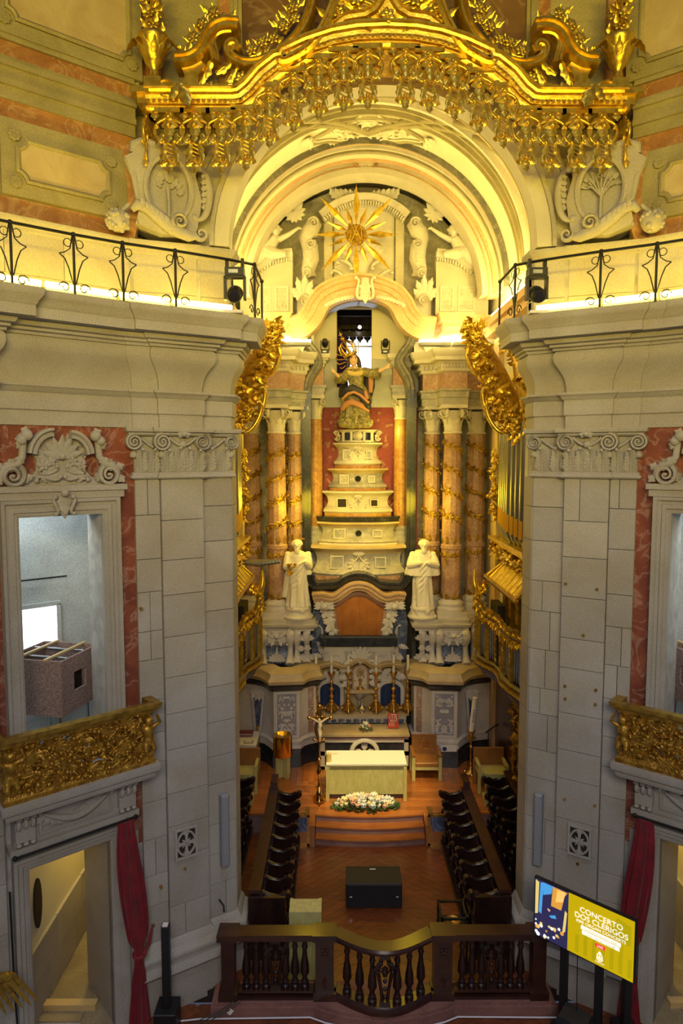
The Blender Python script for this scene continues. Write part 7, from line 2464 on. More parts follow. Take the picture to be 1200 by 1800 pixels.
def stalls(label, s, xb, y0, y1, n, zb, back_h, m='darkwood'):
    """row facing the axis; xb = back plane, dividers reach .45 m towards the axis"""
    t = T('choir_stalls', label, 'choir stalls', MIR[s] @ V((xb, (y0 + y1) / 2, zb)))
    W = lambda mb: mb.xf(MIR[s])
    O('back', W(MB().loft([[(xb + .0, y, zb), (xb + .05, y, zb), (xb + .14, y, zb + back_h), (xb + .02, y, zb + back_h)] for y in (y0, y1)])), m, t, smooth=None)
    O('top_rail', W(MB().bx(xb - .02, xb + .17, y0 - .03, y1 + .1, zb + back_h, zb + back_h + .05)), 'railwood', t, smooth=None)
    O('plinth', W(MB().bx(xb - .44, xb, y0, y1, zb, zb + .12)), m, t, smooth=None)
    for k in range(n + 1):
        y = y0 + (y1 - y0) * k / n
        d = MB()
        d.add([(xb - a, y - .035, zb + z) for a, z in DIV] + [(xb - a, y + .035, zb + z) for a, z in DIV],
              [tuple(range(len(DIV))), tuple(range(2 * len(DIV) - 1, len(DIV) - 1, -1))] + [(i, (i + 1) % len(DIV), len(DIV) + (i + 1) % len(DIV), len(DIV) + i) for i in range(len(DIV))])
        d.tube([(xb - .42, y - .05, zb + .97), (xb - .42, y + .05, zb + .97)], .05, 10)
        d.sph((xb - .36, y, zb + .6), .06, 8, 6, (1, .9, 1.3)).sph((xb - .39, y, zb + .3), .06, 8, 6, (1, .9, 1.4))
        d.tube([(xb - .02, y, zb + 1.01), (xb - .14, y, zb + .955), (xb - .26, y, zb + .935), (xb - .36, y, zb + .985)], .042, 7)
        O('divider', W(d), m, t)
        if k < n:
            ym, h = y + (y1 - y0) / n / 2, (y1 - y0) / n / 2 - .04
            O('seat', W(MB().bx(xb - .36, xb, ym - h, ym + h, zb + .42, zb + .47)), m, t, smooth=None)
            O('misericord', W(MB().lathe([(0, -.12), (.05, -.1), (.08, 0), (0, 0)], (xb - .3, ym, zb + .42), 8)), m, t)
            O('backrest', W(MB().bx(xb - .05, xb + .01, ym - h, ym + h, zb + .55, zb + .9)), m, t, smooth=None)
    return t


for s in (1, -1):
    nm = SIDE[s]
    t = stalls('inner row of dark carved choir stalls with curled armrests, %s of the aisle' % nm, s, 1.79, 9.9, 13.0, 8, .1, 1.0)
    e = MB().bx(1.4, 1.95, 9.8, 9.88, .1, 1.08)
    for k in range(14):
        e.leaf((1.5 + .3 * random.Random(k).random(), 9.8, .3 + .6 * random.Random(k + 50).random()), (random.Random(k + 9).uniform(-1, 1), 0, 1), FN, .2, .06, .6, 3, 6)
    O('end_panel', e.xf(MIR[s]), 'darkwood', t)
    O('high_end', MB().bx(1.8, 1.93, 13.0, 13.35, .1, 1.3).xf(MIR[s]), 'railwood', t, smooth=None)
    stalls('outer row of dark carved choir stalls against the %s wall' % nm, s, 2.76, 10.3, 13.6, 8, .1, 1.05)
    # brass framed screen beside the steps
    xs = at(531, 1480, 12.88).x if s < 0 else at(764, 1480, 12.88).x
    t = T('glass_panel_stand', 'gilt framed low stand with a blue grey panel %s of the altar steps' % nm, 'stand', (xs, 12.85, .1))
    a, b = xs - .22, xs + .14
    if s > 0:
        a, b = xs - .14, xs + .22
    for p in ((a, a + .045, .1, .72), (b - .045, b, .1, .72), (a, b, .1, .15), (a, b, .68, .72)):
        O('frame_bar', MB().bx(p[0], p[1], 12.84, 12.89, p[2], p[3]), 'brassdull', t, smooth=None)
    O('panel', MB().bx(a + .045, b - .045, 12.855, 12.875, .38, .68), 'blue', t, smooth=None)
    O('lower_panel', MB().bx(a + .045, b - .045, 12.855, 12.875, .15, .38), 'plank2', t, smooth=None)
    O('ledge', MB().bx(b - .1 if s < 0 else a, b if s < 0 else a + .1, 12.84, 13.1, .72, .76), 'brassdull', t, smooth=None)

# ---- balustrade
S('trim_71', MB().plan([(-2.35, 8.86), (-.95, 8.86), (-.8, 8.78), (-.5, 8.68), (0, 8.62), (.5, 8.68), (.8, 8.78), (.95, 8.86), (2.35, 8.86), (2.35, 9.3), (-2.35, 9.3)], 0, .14), 'redstep', smooth=20)
S('trim_72', MB().plan([(-2.3, 8.89), (-.95, 8.89), (-.8, 8.81), (-.5, 8.71), (0, 8.65), (.5, 8.71), (.8, 8.81), (.95, 8.89), (2.3, 8.89), (2.3, 9.28), (-2.3, 9.28)], .14, .19), 'redstep', smooth=20)
bl = T('altar_rail', 'dark turned wooden altar rail with a bowed centre between the piers', 'balustrade', (0, 9.02, .19))
YB = 9.03
BALU = [(0, 0), (.06, 0), (.06, .05), (.035, .07), (.05, .1), (.035, .13), (.03, .16), (.05, .21), (.062, .23), (.055, .35), (.036, .45), (.028, .54), (.034, .57), (.044, .6), (.03, .63), (.038, .67), (.05, .69), (.05, .74), (0, .74)]


def baluster(x, y):
    O('baluster', MB().lathe(BALU, (x, y, .3), 14), 'darkwood', bl)


def vase_baluster(x, y):
    m = MB().bx(x - .07, x + .07, y - .05, y + .05, .3, .36).bx(x - .07, x + .07, y - .05, y + .05, .96, 1.04)
    for g in (1, -1):
        m.tube([(x + g * .035, y, .36), (x + g * .05, y, .5), (x + g * .085, y, .7), (x + g * .11, y, .8), (x + g * .06, y, .86), (x + g * .04, y, .96)], [.025, .022, .026, .035, .03, .03], 7)
        m.volute((x + g * .1, y - .02, .8), (g, 0, 0), (0, 0, 1), .05, 1.4, .018, 0, 14)
        m.leaf((x + g * .03, y - .04, .9), (g, 0, -.4), FN, .12, .035, .8, 2, 5)
    for k in range(4):
        m.sph((x, y - .02, .42 + .11 * k), .03, 6, 5)
    m.leaf((x, y - .03, .7), (0, 0, 1), FN, .2, .05, .6, 3, 6)
    O('carved_baluster', m, 'darkwood', bl)


arcB = [(-.66 + 1.32 * k / 16, YB - .30 * math.sin(pi * k / 16) ** 1.1) for k in range(17)]
for s in (1, -1):
    q = MB().bx(2.03, 2.21, YB - .09, YB + .09, .3, 1.05).bx(1.99, 2.25, YB - .13, YB + .13, .19, .3).bx(1.98, 2.26, YB - .14, YB + .14, 1.05, 1.14)
    e = O('end_post', q.xf(MIR[s]), 'railwood', bl, smooth=None)
    q = MB().bx(.68, .93, YB - .1, YB + .1, .3, 1.05).bx(.65, .96, YB - .13, YB + .13, .19, .3).bx(.64, .97, YB - .14, YB + .14, 1.05, 1.14)
    e = O('gate_post', q.xf(MIR[s]), 'railwood', bl, smooth=None)
    r = MB().flower((.805, YB - .105, .88), FN, .06, 4)
    for k in range(4):
        a = pi / 4 + pi / 2 * k
        r.leaf((.805, YB - .1, .88), (math.cos(a), 0, math.sin(a)), FN, .08, .02, .5, 1, 5)
    r.leaf((.805, YB - .1, .35), (0, 0, 1), FN, .16, .05, .5, 3, 6)
    O('rosette', r.xf(MIR[s]), 'railwood', e)
    O('hand_rail', MB().bx(.97, 1.98, YB - .11, YB + .11, 1.05, 1.13).bx(.95, 2.0, YB - .08, YB + .08, 1.02, 1.05).xf(MIR[s]), 'railwood', bl, smooth=None)
    O('foot_rail', MB().bx(.95, 2.0, YB - .1, YB + .1, .19, .23).bx(.95, 2.0, YB - .07, YB + .07, .27, .3).xf(MIR[s]), 'railwood', bl, smooth=None)
    for k in range(7):
        x = 1.08 + .8 * k / 6
        (vase_baluster if k == 3 else baluster)(s * x, YB)
O('bowed_hand_rail', MB().sweep([(x, y, 0) for x, y in arcB], [(-.1, 1.04), (.1, 1.04), (.12, 1.08), (.12, 1.1), (.1, 1.12), (-.1, 1.12), (-.12, 1.09)]), 'railwood', bl)
O('bowed_foot_rail', MB().sweep([(x, y, 0) for x, y in arcB], [(-.1, .19), (.1, .19), (.1, .26), (.07, .3), (-.07, .3), (-.1, .26)]), 'railwood', bl)
for k in range(7):
    x = -.5 + 1.0 * k / 6
    y = YB - .30 * math.sin(pi * (x + .66) / 1.32) ** 1.1
    (vase_baluster if k == 3 else baluster)(x, y)
cbp = [(-3.0, 8.75, .02), (-2.5, 8.82, .02), (-1.0, 8.84, .02), (-.8, 8.75, .02), (-.45, 8.65, .02), (0, 8.59, .02), (.45, 8.65, .02), (.8, 8.75, .02), (1.0, 8.84, .02), (2.4, 8.82, .02), (3.1, 8.5, .02)]
tag(O('white_cable', MB().tube(cbp, .012, 6), 'cable'), 'thin white cable laid along the foot of the red stone step', 'cable')
lb = T('floor_label', 'small white tag on black cords at the left foot of the altar rail', 'tag', (-2.1, 8.84, .19))
O('card', MB().bx(-.03, .03, -.002, .002, -.04, .04).xf(Matrix.Translation((-2.08, 8.845, .10)) @ Matrix.Rotation(.7, 4, 'Y')), 'paper', lb, smooth=None)
for k in range(3):
    O('cord', MB().tube([(-1.95 - .05 * k, 8.9, .2), (-2.1 - .06 * k, 8.84, .12), (-2.4 - .08 * k, 8.75, .02)], .008, 4), 'iron', lb)

# ---- chancel furniture
b = at(608, 1605, 11.0)
t = T('speaker_cabinet', 'big black box loudspeaker standing alone on the chancel floor', 'loudspeaker', (-.03, 11.2, .1))
xa, xb = -.49, .44
O('case', MB().cb(xa, xb, 11.0, 11.5, .1, .52, .015), 'blackcase', t, smooth=None)
O('grille', MB().bx(xa + .02, xb - .02, 10.985, 11.0, .12, .50), 'blackcase', t, smooth=None)
for x in (xa + .06, xb - .1):
    O('badge', MB().bx(x, x + .04, 10.98, 10.986, .3, .315), 'foil', t, smooth=None)
O('sticker', MB().bx(-.08, .02, 11.4, 11.43, .52, .522), 'paper', t, smooth=None)
# lectern behind the rail
p = at(527, 1720, 9.5)
t = T('pale_lectern', 'pale gilt wooden lectern behind the left bay of the altar rail', 'lectern', (-1.08, 9.5, .1))
O('front', MB().bx(-1.32, -.86, 9.42, 9.46, .1, 1.1), 'greenwood', t, smooth=None)
O('desk', MB().loft([[(-1.32, 9.42, 1.1), (-.86, 9.42, 1.1), (-.86, 9.42, 1.12), (-1.32, 9.42, 1.12)], [(-1.32, 9.66, 1.12), (-.86, 9.66, 1.12), (-.86, 9.66, 1.16), (-1.32, 9.66, 1.16)]]), 'greenwood', t, smooth=None)
for x in (-1.32, -.9):
    O('side', MB().bx(x, x + .04, 9.46, 9.74, .1, 1.12), 'greenwood', t, smooth=None)
t = T('metal_trolley', 'low black metal frame trolley with a bowl behind the right bay of the rail', 'trolley', (1.1, 9.7, .1))
for x in (.86, 1.22):
    for y in (9.5, 9.9):
        O('leg', MB().bx(x, x + .03, y, y + .03, .1, .95), 'iron', t, smooth=None)
for y in (9.5, 9.9):
    O('bar', MB().bx(.86, 1.25, y, y + .03, .93, .96), 'iron', t, smooth=None)
for x in (.86, 1.22):
    O('bar', MB().bx(x, x + .03, 9.5, 9.93, .93, .96), 'iron', t, smooth=None)
O('shelf', MB().bx(.86, 1.25, 9.5, 9.93, .7, .72), 'iron', t, smooth=None)
O('bowl', MB().lathe([(0, .72), (.06, .72), (.1, .78), (.11, .8), (.09, .79), (0, .74)], (1.06, 9.7, 0), 14), 'brassdull', t)


def armchair(label, x, y):
    t = T('altar_chair', label, 'chair', (x, y + .25, .5))
    w = .29
    for g in (-1, 1):
        for yy in (y, y + .5):
            O('leg', MB().bx(x + g * w - .035, x + g * w + .035, yy, yy + .06, .5, 1.03), 'greenwood', t, smooth=None)
        O('arm', MB().bx(x + g * w - .035, x + g * w + .035, y, y + .56, 1.02, 1.07), 'leather', t, smooth=None)
    O('seat', MB().cb(x - w + .035, x + w - .035, y + .01, y + .5, .80, .90, .02), 'leather', t, smooth=None)
    O('front_rail', MB().bx(x - w + .03, x + w - .03, y, y + .03, .74, .80), 'greenwood', t, smooth=None)
    m = Matrix.Translation((x, y + .5, .88)) @ Matrix.Rotation(-.08, 4, 'X')
    bk = O('backrest', MB().bx(-w + .01, w - .01, 0, .06, 0, .44).xf(m), 'leather', t, smooth=None)
    ov = [(.095 * math.cos(2 * pi * k / 24), -.004,   .22 + .10 * math.sin(2 * pi * k / 24)) for k in range(25)]
    e = MB().tube(ov, .006, 4)
    for q in (-.03, .03):
        e.tube([(q - .03, -.005, .15), (q - .015, -.005, .2), (q, -.005, .15), (q + .015, -.005, .2), (q + .03, -.005, .15)], .005, 4)
    e.tube([(-.03, -.005, .23), (0, -.005, .28), (.03, -.005, .23)], .005, 4).tube([(-.03, -.005, .28), (0, -.005, .23), (.03, -.005, .28)], .005, 4)
    e.tube([(0, -.005, .33), (0, -.005, .39)], .005, 4).tube([(-.02, -.005, .37), (.02, -.005, .37)], .005, 4)
    O('emblem', e.xf(m), 'brass', bk)
    return t


p = at(750, 1372, 14.7)
armchair('tan leather armchair with pale gilt legs and an embroidered emblem right of the altar table', p.x, 14.7)
# side seats on the platform
for s in (-1, 1):
    nm = SIDE[s]
    t = T('server_bench', 'pale gilt bench with a high square kneeler front on the %s edge of the platform' % nm, 'bench', MIR[s] @ V((2.6, 14.0, .5)))
    W = lambda m: m.xf(MIR[s])
    O('backboard', W(MB().bx(2.3, 2.95, 14.55, 14.62, .5, 1.3)), 'leather', t, smooth=None)
    O('seat', W(MB().bx(2.34, 2.95, 14.15, 14.55, .85, .93)), 'greenwood', t, smooth=None)
    for x in (2.32, 2.9):
        O('leg', W(MB().bx(x, x + .06, 14.12, 14.18, .5, 1.08)), 'greenwood', t, smooth=None)
        O('arm', W(MB().bx(x, x + .06, 14.15, 14.6, 1.04, 1.1)), 'greenwood', t, smooth=None)
    O('kneeler_front', W(MB().bx(2.36, 2.9, 13.62, 13.67, .5, 1.16)), 'greenwood', t, smooth=None)
    O('kneeler_foot', W(MB().bx(2.36, 2.9, 13.67, 13.95, .5, .62)), 'greenwood', t, smooth=None)
# small table with books on the left
t = T('credence_table', 'small table under a white cloth at the left end of the platform', 'table', (-2.75, 15.2, .5))
O('top', MB().bx(-3.0, -2.42, 14.85, 15.6, 1.22, 1.26), 'cloth', t, smooth=None)
O('overhang', MB().bx(-3.0, -2.42, 14.83, 14.85, 1.14, 1.26), 'cloth', t, smooth=None)
for x in (-2.98, -2.48):
    for y in (14.88, 15.5):
        O('leg', MB().bx(x, x + .05, y, y + .05, .5, 1.22), 'greenwood', t, smooth=None)
O('side_board', MB().bx(-2.46, -2.43, 14.9, 15.55, .6, 1.2), 'greenwood', t, smooth=None)
for (x, y, z, m, lab, w, d) in ((-2.72, 15.4, 1.262, 'redcover', 'red closed book lying at the back of the white credence table', .16, .11), (-2.70, 15.33, 1.312, 'velvet', 'dark red book lying on top of the red book on the credence table', .15, .1)):
    bb = T('book', lab, 'book', (x, y, z))
    O('cover', MB().bx(x - w, x + w, y - d, y + d, z, z + .012).bx(x - w, x + w, y - d, y + d, z + .036, z + .048).bx(x - w, x - w + .012, y - d, y + d, z, z + .048), m, bb, smooth=None)
    O('pages', MB().bx(x - w + .012, x + w - .008, y - d + .008, y + d - .008, z + .012, z + .036), 'paper', bb, smooth=None)
bb = T('prayer_card', 'white card in a dark frame lying on the front of the credence table', 'card', (-2.6, 14.98, 1.262))
O('frame', MB().bx(-2.7, -2.5, 14.92, 15.04, 1.262, 1.27), 'iron', bb, smooth=None)
O('card', MB().bx(-2.685, -2.515, 14.935, 15.025, 1.27, 1.273), 'paper', bb, smooth=None)
tag(O('paper_sheet', MB().bx(-2.85, -2.5, 15.08, 15.24, 1.262, 1.266), 'paper', smooth=None), 'loose white paper sheet in the middle of the credence table', 'paper')
tag(O('dark_jar', MB().lathe([(0, 0), (.04, 0), (.045, .05), (.03, .08), (.032, .09), (0, .09)], (-2.84, 14.97, 1.262), 12), 'iron'), 'small dark jar at the left front of the credence table', 'jar')
# brass ambo / font
p = at(497, 1362, 14.95)
t = T('brass_font', 'polished brass drum font on a cross shaped wooden foot left of the altar', 'font', (p.x, 14.95, .5))
O('drum', MB().lathe([(0, .98), (.2, .98), (.21, 1.0), (.21, 1.45), (.195, 1.45), (.1, 1.36), (0, 1.34)], (p.x, 14.95, 0), 32), 'brass', t)
O('foot', MB().bx(-.19, .19, -.03, .03, .5, .98).xf(Matrix.Translation((p.x, 14.95, 0)) @ Matrix.Rotation(.78, 4, 'Z')), 'greenwood', t, smooth=None)
O('foot', MB().bx(-.19, .19, -.03, .03, .5, .98).xf(Matrix.Translation((p.x, 14.95, 0)) @ Matrix.Rotation(-.78, 4, 'Z')), 'greenwood', t, smooth=None)
# processional crucifix
p = at(561, 1398, 13.75)
t = T('processional_crucifix', 'tall gilded crucifix on a footed stand left of the altar table', 'crucifix', (p.x, 13.75, .5))
Yc_ = 13.75
b = MB().lathe([(0, .04), (.1, .04), (.11, .07), (.07, .12), (.08, .17), (.05, .24), (.03, .3), (0, .3)], (p.x, Yc_, .5), 12)
for k in range(3):
    a = -pi / 2 + 2 * pi * k / 3
    b.tube([(p.x + .06 * math.cos(a), Yc_ + .06 * math.sin(a), .66), (p.x + .12 * math.cos(a), Yc_ + .12 * math.sin(a), .58), (p.x + .14 * math.cos(a), Yc_ + .14 * math.sin(a), .52)], [.025, .03, .025], 6)
O('foot', b, 'brass', t)
O('staff', MB().lathe([(0, .28), (.03, .28), (.05, .33), (.022, .38), (.018, .55), (.04, .6), (.06, .66), (.04, .72), (.02, .78), (.025, .9), (.05, .94), (.02, 1.0), (.018, 1.3), (0, 1.3)], (p.x, Yc_, .5), 12), 'brass', t)
zcx = at(561, 1262, Yc_).z
c = MB().bx(p.x - .02, p.x + .05, Yc_ - .015, Yc_ + .015, 1.75, zcx + .22).bx(p.x - .19, p.x + .23, Yc_ - .015, Yc_ + .015, zcx - .03, zcx + .02)
for a in ((p.x - .2, zcx), (p.x + .24, zcx), (p.x + .015, zcx + .24)):
    c.sph((a[0], Yc_, a[1]), .045, 6, 5)
for k in range(14):
    a = 2 * pi * k / 14
    c.tube([(p.x + .015 + .04 * math.cos(a), Yc_, zcx + .04 * math.sin(a)), (p.x + .015 + .15 * math.cos(a), Yc_, zcx + .15 * math.sin(a))], [.012, .004], 4)
for g in (1, -1):
    c.scroll((p.x - .02, Yc_, zcx - .1), (p.x - .1 * g, Yc_, zcx - .45), FN, .03, 'C', 3, g, 20)
O('cross', c, 'brass', t)
cf = MB()
bx_ = p.x + .015
zz = zcx - .02
cf.sph((bx_ - .01, Yc_ - .05, zz + .0), .032, 8, 6, (.9, 1, 1.2)).tube([(bx_, Yc_ - .045, zz - .03), (bx_ + .01, Yc_ - .05, zz - .12), (bx_, Yc_ - .045, zz - .2)], [.03, .042, .034], 8)
cf.tube([(bx_ - .03, Yc_ - .045, zz - .05), (bx_ - .11, Yc_ - .035, zz - .0), (bx_ - .19, Yc_ - .02, zz + .03)], [.018, .015, .011], 6).tube([(bx_ + .03, Yc_ - .045, zz - .05), (bx_ + .11, Yc_ - .035, zz + .0), (bx_ + .19, Yc_ - .02, zz + .04)], [.018, .015, .011], 6)
cf.tube([(bx_ - .015, Yc_ - .045, zz - .2), (bx_ + .0, Yc_ - .07, zz - .32), (bx_ - .005, Yc_ - .04, zz - .46)], [.026, .022, .013], 7).tube([(bx_ + .015, Yc_ - .045, zz - .2), (bx_ + .02, Yc_ - .07, zz - .32), (bx_ + .005, Yc_ - .045, zz - .46)], [.026, .022, .013], 7)
cf.sph((bx_, Yc_ - .045, zz - .21), .045, 8, 6, (1, .8, .8))
O('figure', remesh(cf, .0075, 2), 'ivory', t)
# paschal candle and microphone
p = at(827, 1352, 15.0)
t = T('paschal_candle', 'tall decorated paschal candle on a brass stand at the right of the platform', 'candle', (p.x, 15.0, .5))
O('stand', MB().lathe([(0, .02), (.13, .02), (.14, .05), (.06, .12), (.03, .2), (.05, .26), (.025, .32), (.022, .6), (.045, .65), (.02, .7), (.03, .8), (.11, .84), (.11, .86), (.03, .88), (.05, .95), (.09, .99), (.09, 1.01), (0, 1.01)], (p.x, 15.0, .5), 14), 'brassdull', t)
for k in range(3):
    a = .5 + 2 * pi * k / 3
    O('foot', MB().sph((p.x + .14 * math.cos(a), 15.0 + .14 * math.sin(a), .54), .05, 8, 6), 'brass', t)
O('wax', MB().tube([(p.x, 15.0, 1.5), (p.x + .07, 15.0, 2.26)], .055, 14), 'wax', t)
O('printed_band', MB().tube([(p.x + .017, 15.0, 1.66), (p.x + .053, 15.0, 2.04)], .058, 14), 'cloth', t)
m = MB()
for k in range(7):
    z = 1.72 + .045 * k
    m.bx(p.x + (z - 1.5) * .092 - .025, p.x + (z - 1.5) * .092 + .025, 14.936, 14.945, z, z + .015)
O('printed_signs', m, 'blue', t, smooth=None)
p = at(857, 1352, 15.1)
t = T('microphone_stand', 'thin black microphone stand beside the paschal candle', 'microphone', (p.x, 15.1, .5))
O('base', MB().lathe([(0, 0), (.12, 0), (.12, .02), (0, .03)], (p.x, 15.1, .5), 14), 'iron', t)
O('rod', MB().tube([(p.x, 15.1, .5), (p.x, 15.1, 1.5)], .01, 6), 'iron', t)
O('boom', MB().tube([(p.x - .06, 15.1, 1.42), (p.x + .14, 15.05, 1.6)], .016, 7), 'iron', t)
O('microphone', MB().tube([(p.x + .14, 15.05, 1.6), (p.x + .2, 15.03, 1.64)], [.018, .028], 8), 'iron', t)
tag(O('floor_box', MB().cb(p.x - .25, p.x + .1, 15.2, 15.5, .5, .58, .01), 'velvet', smooth=None), 'flat dark red case on the floor behind the microphone stand', 'case')
t = T('notice_label', 'small white notice with a blue round sign on the right pedestal base', 'sign', at(790, 1316, 15.3))
a, b = at(775, 1322, 15.25), at(803, 1312, 15.25)
O('plate', MB().bx(a.x, b.x, 15.27, 15.3, a.z, b.z), 'paper', t, smooth=None)
O('sign', MB().put(MB().lathe([(0, 0), (.05, 0), (.05, .01), (0, .01)], (0, 0, 0), 14), Matrix.Translation((a.x + .08, 15.27, (a.z + b.z) / 2)) @ Matrix.Rotation(pi / 2, 4, 'X')), 'bluecloth', t)

# ---- devices on the piers and the nave floor
for s in (1, -1):
    nm = SIDE[s]
    f = PIER(s)
    t = T('cross_grille', 'pierced stone cross in a ring set in the %s pier' % nm, 'grille', f @ V((.79, -.12, 2.05)))
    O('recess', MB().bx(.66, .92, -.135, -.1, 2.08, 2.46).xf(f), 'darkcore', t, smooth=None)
    q = [(.65, -.13, 2.07), (.93, -.13, 2.07), (.93, -.13, 2.47), (.65, -.13, 2.47)]
    O('frame', MB().sweep(q, [(-.02, 0), (-.02, .025), (.012, .025), (.012, 0)], FN, True).xf(f), 'granite_plain', t)
    rp = [(.79 + .125 * math.cos(2 * pi * k / 28), -.135, 2.27 + .17 * math.sin(2 * pi * k / 28)) for k in range(28)]
    O('ring', MB().sweep(rp, [(-.012, 0), (-.012, .02), (.012, .02), (.012, 0)], FN, True).xf(f), 'granite_plain', t)
    c = MB()
    for k in range(4):
        a = pi / 2 * k
        d = V((math.cos(a) * .75, 0, math.sin(a)))
        e = V((-d.z, 0, d.x))
        L = .155 if k % 2 else .115
        ctr = (.79, 2.27)
        P_ = lambda u, w: (ctr[0] + math.cos(a) * u - math.sin(a) * w, ctr[1] + math.sin(a) * u + math.cos(a) * w)
        c.prism([P_(0, -.012), P_(L * .8, -.022), P_(L * .85, -.042), P_(L, -.012), P_(L, .012), P_(L * .85, .042), P_(L * .8, .022), P_(0, .012)], -.16, -.13)
        b = a + pi / 4
        c.leaf(V((.79, -.145, 2.27)), (math.cos(b), 0, math.sin(b)), FN, .085, .02, .1, 1, 5)
    O('cross', c.xf(f), 'granite_plain', t)
    t = T('column_loudspeaker', 'slim grey column loudspeaker fixed to the %s pier beside the arch' % nm, 'loudspeaker', f @ V((.2, -.08, 1.72)))
    O('body', MB().cb(.15, .26, -.14, -.03, 1.72, 2.78, .015).xf(f), 'grey', t, smooth=None)
    O('grille', MB().bx(.165, .245, -.145, -.138, 1.75, 2.75).xf(f), 'granite_plain' if False else 'grey', t, smooth=None)
    t = T('tower_loudspeaker', 'black column loudspeaker on a square bass box at the foot of the %s pier' % nm, 'loudspeaker', (0, 0, 0))
    x, y = (-2.87, 8.62) if s < 0 else (3.02, 8.25)
    t.location = (x, y, 0)
    WL[t.name] = V((x, y, 0))
    O('bass_box', MB().cb(x - .14, x + .14, y - .16, y + .16, .0, .38, .012), 'blackpl', t, smooth=None)
    O('column', MB().cb(x - .05, x + .05, y - .05, y + .05, .38, 1.5 if s < 0 else 1.75, .01), 'blackpl', t, smooth=None)
    O('top_cap', MB().bx(x - .035, x + .035, y - .04, y + .03, 1.5 if s < 0 else 1.75, 1.515 if s < 0 else 1.765), 'paper', t, smooth=None)
    O('handle', MB().tube([(x - .1, y + .17, .3), (x - .1, y + .19, .33), (x + .1, y + .19, .33), (x + .1, y + .17, .3)], .012, 5), 'blackpl', t)


def moving_head(label, c, k=1.0, hang=True):
    x, y, z = c
    t = T('moving_head_light', label, 'stage light', c)
    sg = -1 if hang else 1
    g = lambda m: m.xf(Matrix.Translation(c) @ Matrix.Diagonal((k, k, k * sg, 1)))
    O('base', g(MB().bx(-.12, .12, -.08, .08, 0, .1)), 'blackpl', t, smooth=None)
    O('display', g(MB().bx(-.07, .05, -.086, -.08, .03, .075)), 'pipe', t, smooth=None)
    O('yoke', g(MB().bx(-.14, -.11, -.05, .05, .12, .4).bx(.11, .14, -.05, .05, .12, .4).bx(-.14, .14, -.05, .05, .1, .13)), 'blackpl', t, smooth=None)
    h = MB().lathe([(0, -.15), (.08, -.14), (.1, -.05), (.1, .06), (.085, .14), (0, .14)], (0, 0, 0), 16)
    O('head', g(h.xf(Matrix.Translation((0, 0, .32)) @ Matrix.Rotation(1.15, 4, 'X'))), 'blackpl', t)
    O('lens', g(MB().lathe([(0, 0), (.07, 0), (.06, .015), (0, .02)], (0, 0, 0), 16).xf(Matrix.Translation((0, 0, .32)) @ Matrix.Rotation(1.15, 4, 'X') @ Matrix.Translation((0, 0, .14)))), 'lens', t)
    if hang:
        for q in (-.1, .1):
            O('clamp', g(MB().bx(q - .02, q + .02, -.03, .03, -.12, 0)), 'iron', t, smooth=None)
    return t


moving_head('black moving stage light hanging from the left gallery railing', (-1.95, 9.22, 10.0), 1.0)
moving_head('black moving stage light hanging from the right gallery railing', (1.95, 9.22, 10.0), 1.0)
p = at(571, 633, 17.2)
moving_head('small black moving light on the ledge left of the crowned statue', (p.x, 17.2, 10.06), .78, False)
p = at(677, 633, 17.2)
moving_head('small black moving light on the ledge right of the crowned statue', (p.x, 17.2, 10.06), .78, False)
for s in (1, -1):
    tag(O('power_adapter', MB().cb(1.85, 2.1, 9.12, 9.25, 9.42, 9.46, .008).xf(MIR[s]), 'paper', smooth=None), 'small white power unit lying on the %s cornice below the stage light' % SIDE[s], 'device')

# ---- television on its stand
A, B = V((1.97, 8.76, 0)), V((2.93, 7.86, 0))
L = (B - A).length
ex = (B - A) / L
zt0, zb0 = at(936, 1540, 8.76).z, at(936, 1640, 8.76).z
zt0, zb0 = zt0, zt0 - .80
mt = Matrix(((ex.x, -ex.y, 0, A.x), (ex.y, ex.x, 0, A.y), (0, 0, 1, zb0), (0, 0, 0, 1)))
H = zt0 - zb0
tv = T('television', 'flat screen on a black wheeled stand showing a concert notice beside the right pier', 'television', mt @ V((L / 2, 0, -zb0)))
O('casing', MB().bx(0, L, .0, .05, 0, H).xf(mt), 'blackpl', tv, smooth=None)
M['scr'] = mat('screen_yellow', (.5, .38, .0), emit=(.66, .47, .0), emit_s=.7)
M['scrw'] = mat('screen_white', (1, 1, 1), emit=(.95, .95, .92), emit_s=.85)
M['scrr'] = mat('screen_red', (.8, .05, .04), emit=(.85, .05, .04), emit_s=.9)
M['scrd'] = mat('screen_dark_picture', (.02, .02, .06), emit=(.03, .025, .09), emit_s=.8)
M['scrb'] = mat('screen_blue_picture', (.05, .3, .7), emit=(.08, .38, .8), emit_s=.8)
M['scrg'] = mat('screen_gilt_picture', (.8, .6, .2), emit=(.8, .62, .22), emit_s=.8)
M['scro'] = mat('screen_orange_picture', (.7, .3, .05), emit=(.75, .36, .05), emit_s=.8)
M['scrs'] = mat('screen_skin_picture', (.7, .35, .3), emit=(.8, .42, .38), emit_s=.8)
M['scro2'] = mat('screen_olive', (.4, .34, .0), emit=(.52, .40, .0), emit_s=.7)
sw_ = .36
scr = O('screen', MB().bx(sw_ * L, L - .015, -.004, .002, .015, H - .015).xf(mt), 'scr', tv, smooth=None)
pic = O('concert_picture', MB().bx(.015, sw_ * L, -.004, .002, .015, H - .015).xf(mt), 'scrd', tv, smooth=None)


def flat(name, pts, m, par, d=.006):
    O(name, MB().prism(pts, -d, -d + .003).xf(mt), m, par, smooth=None)


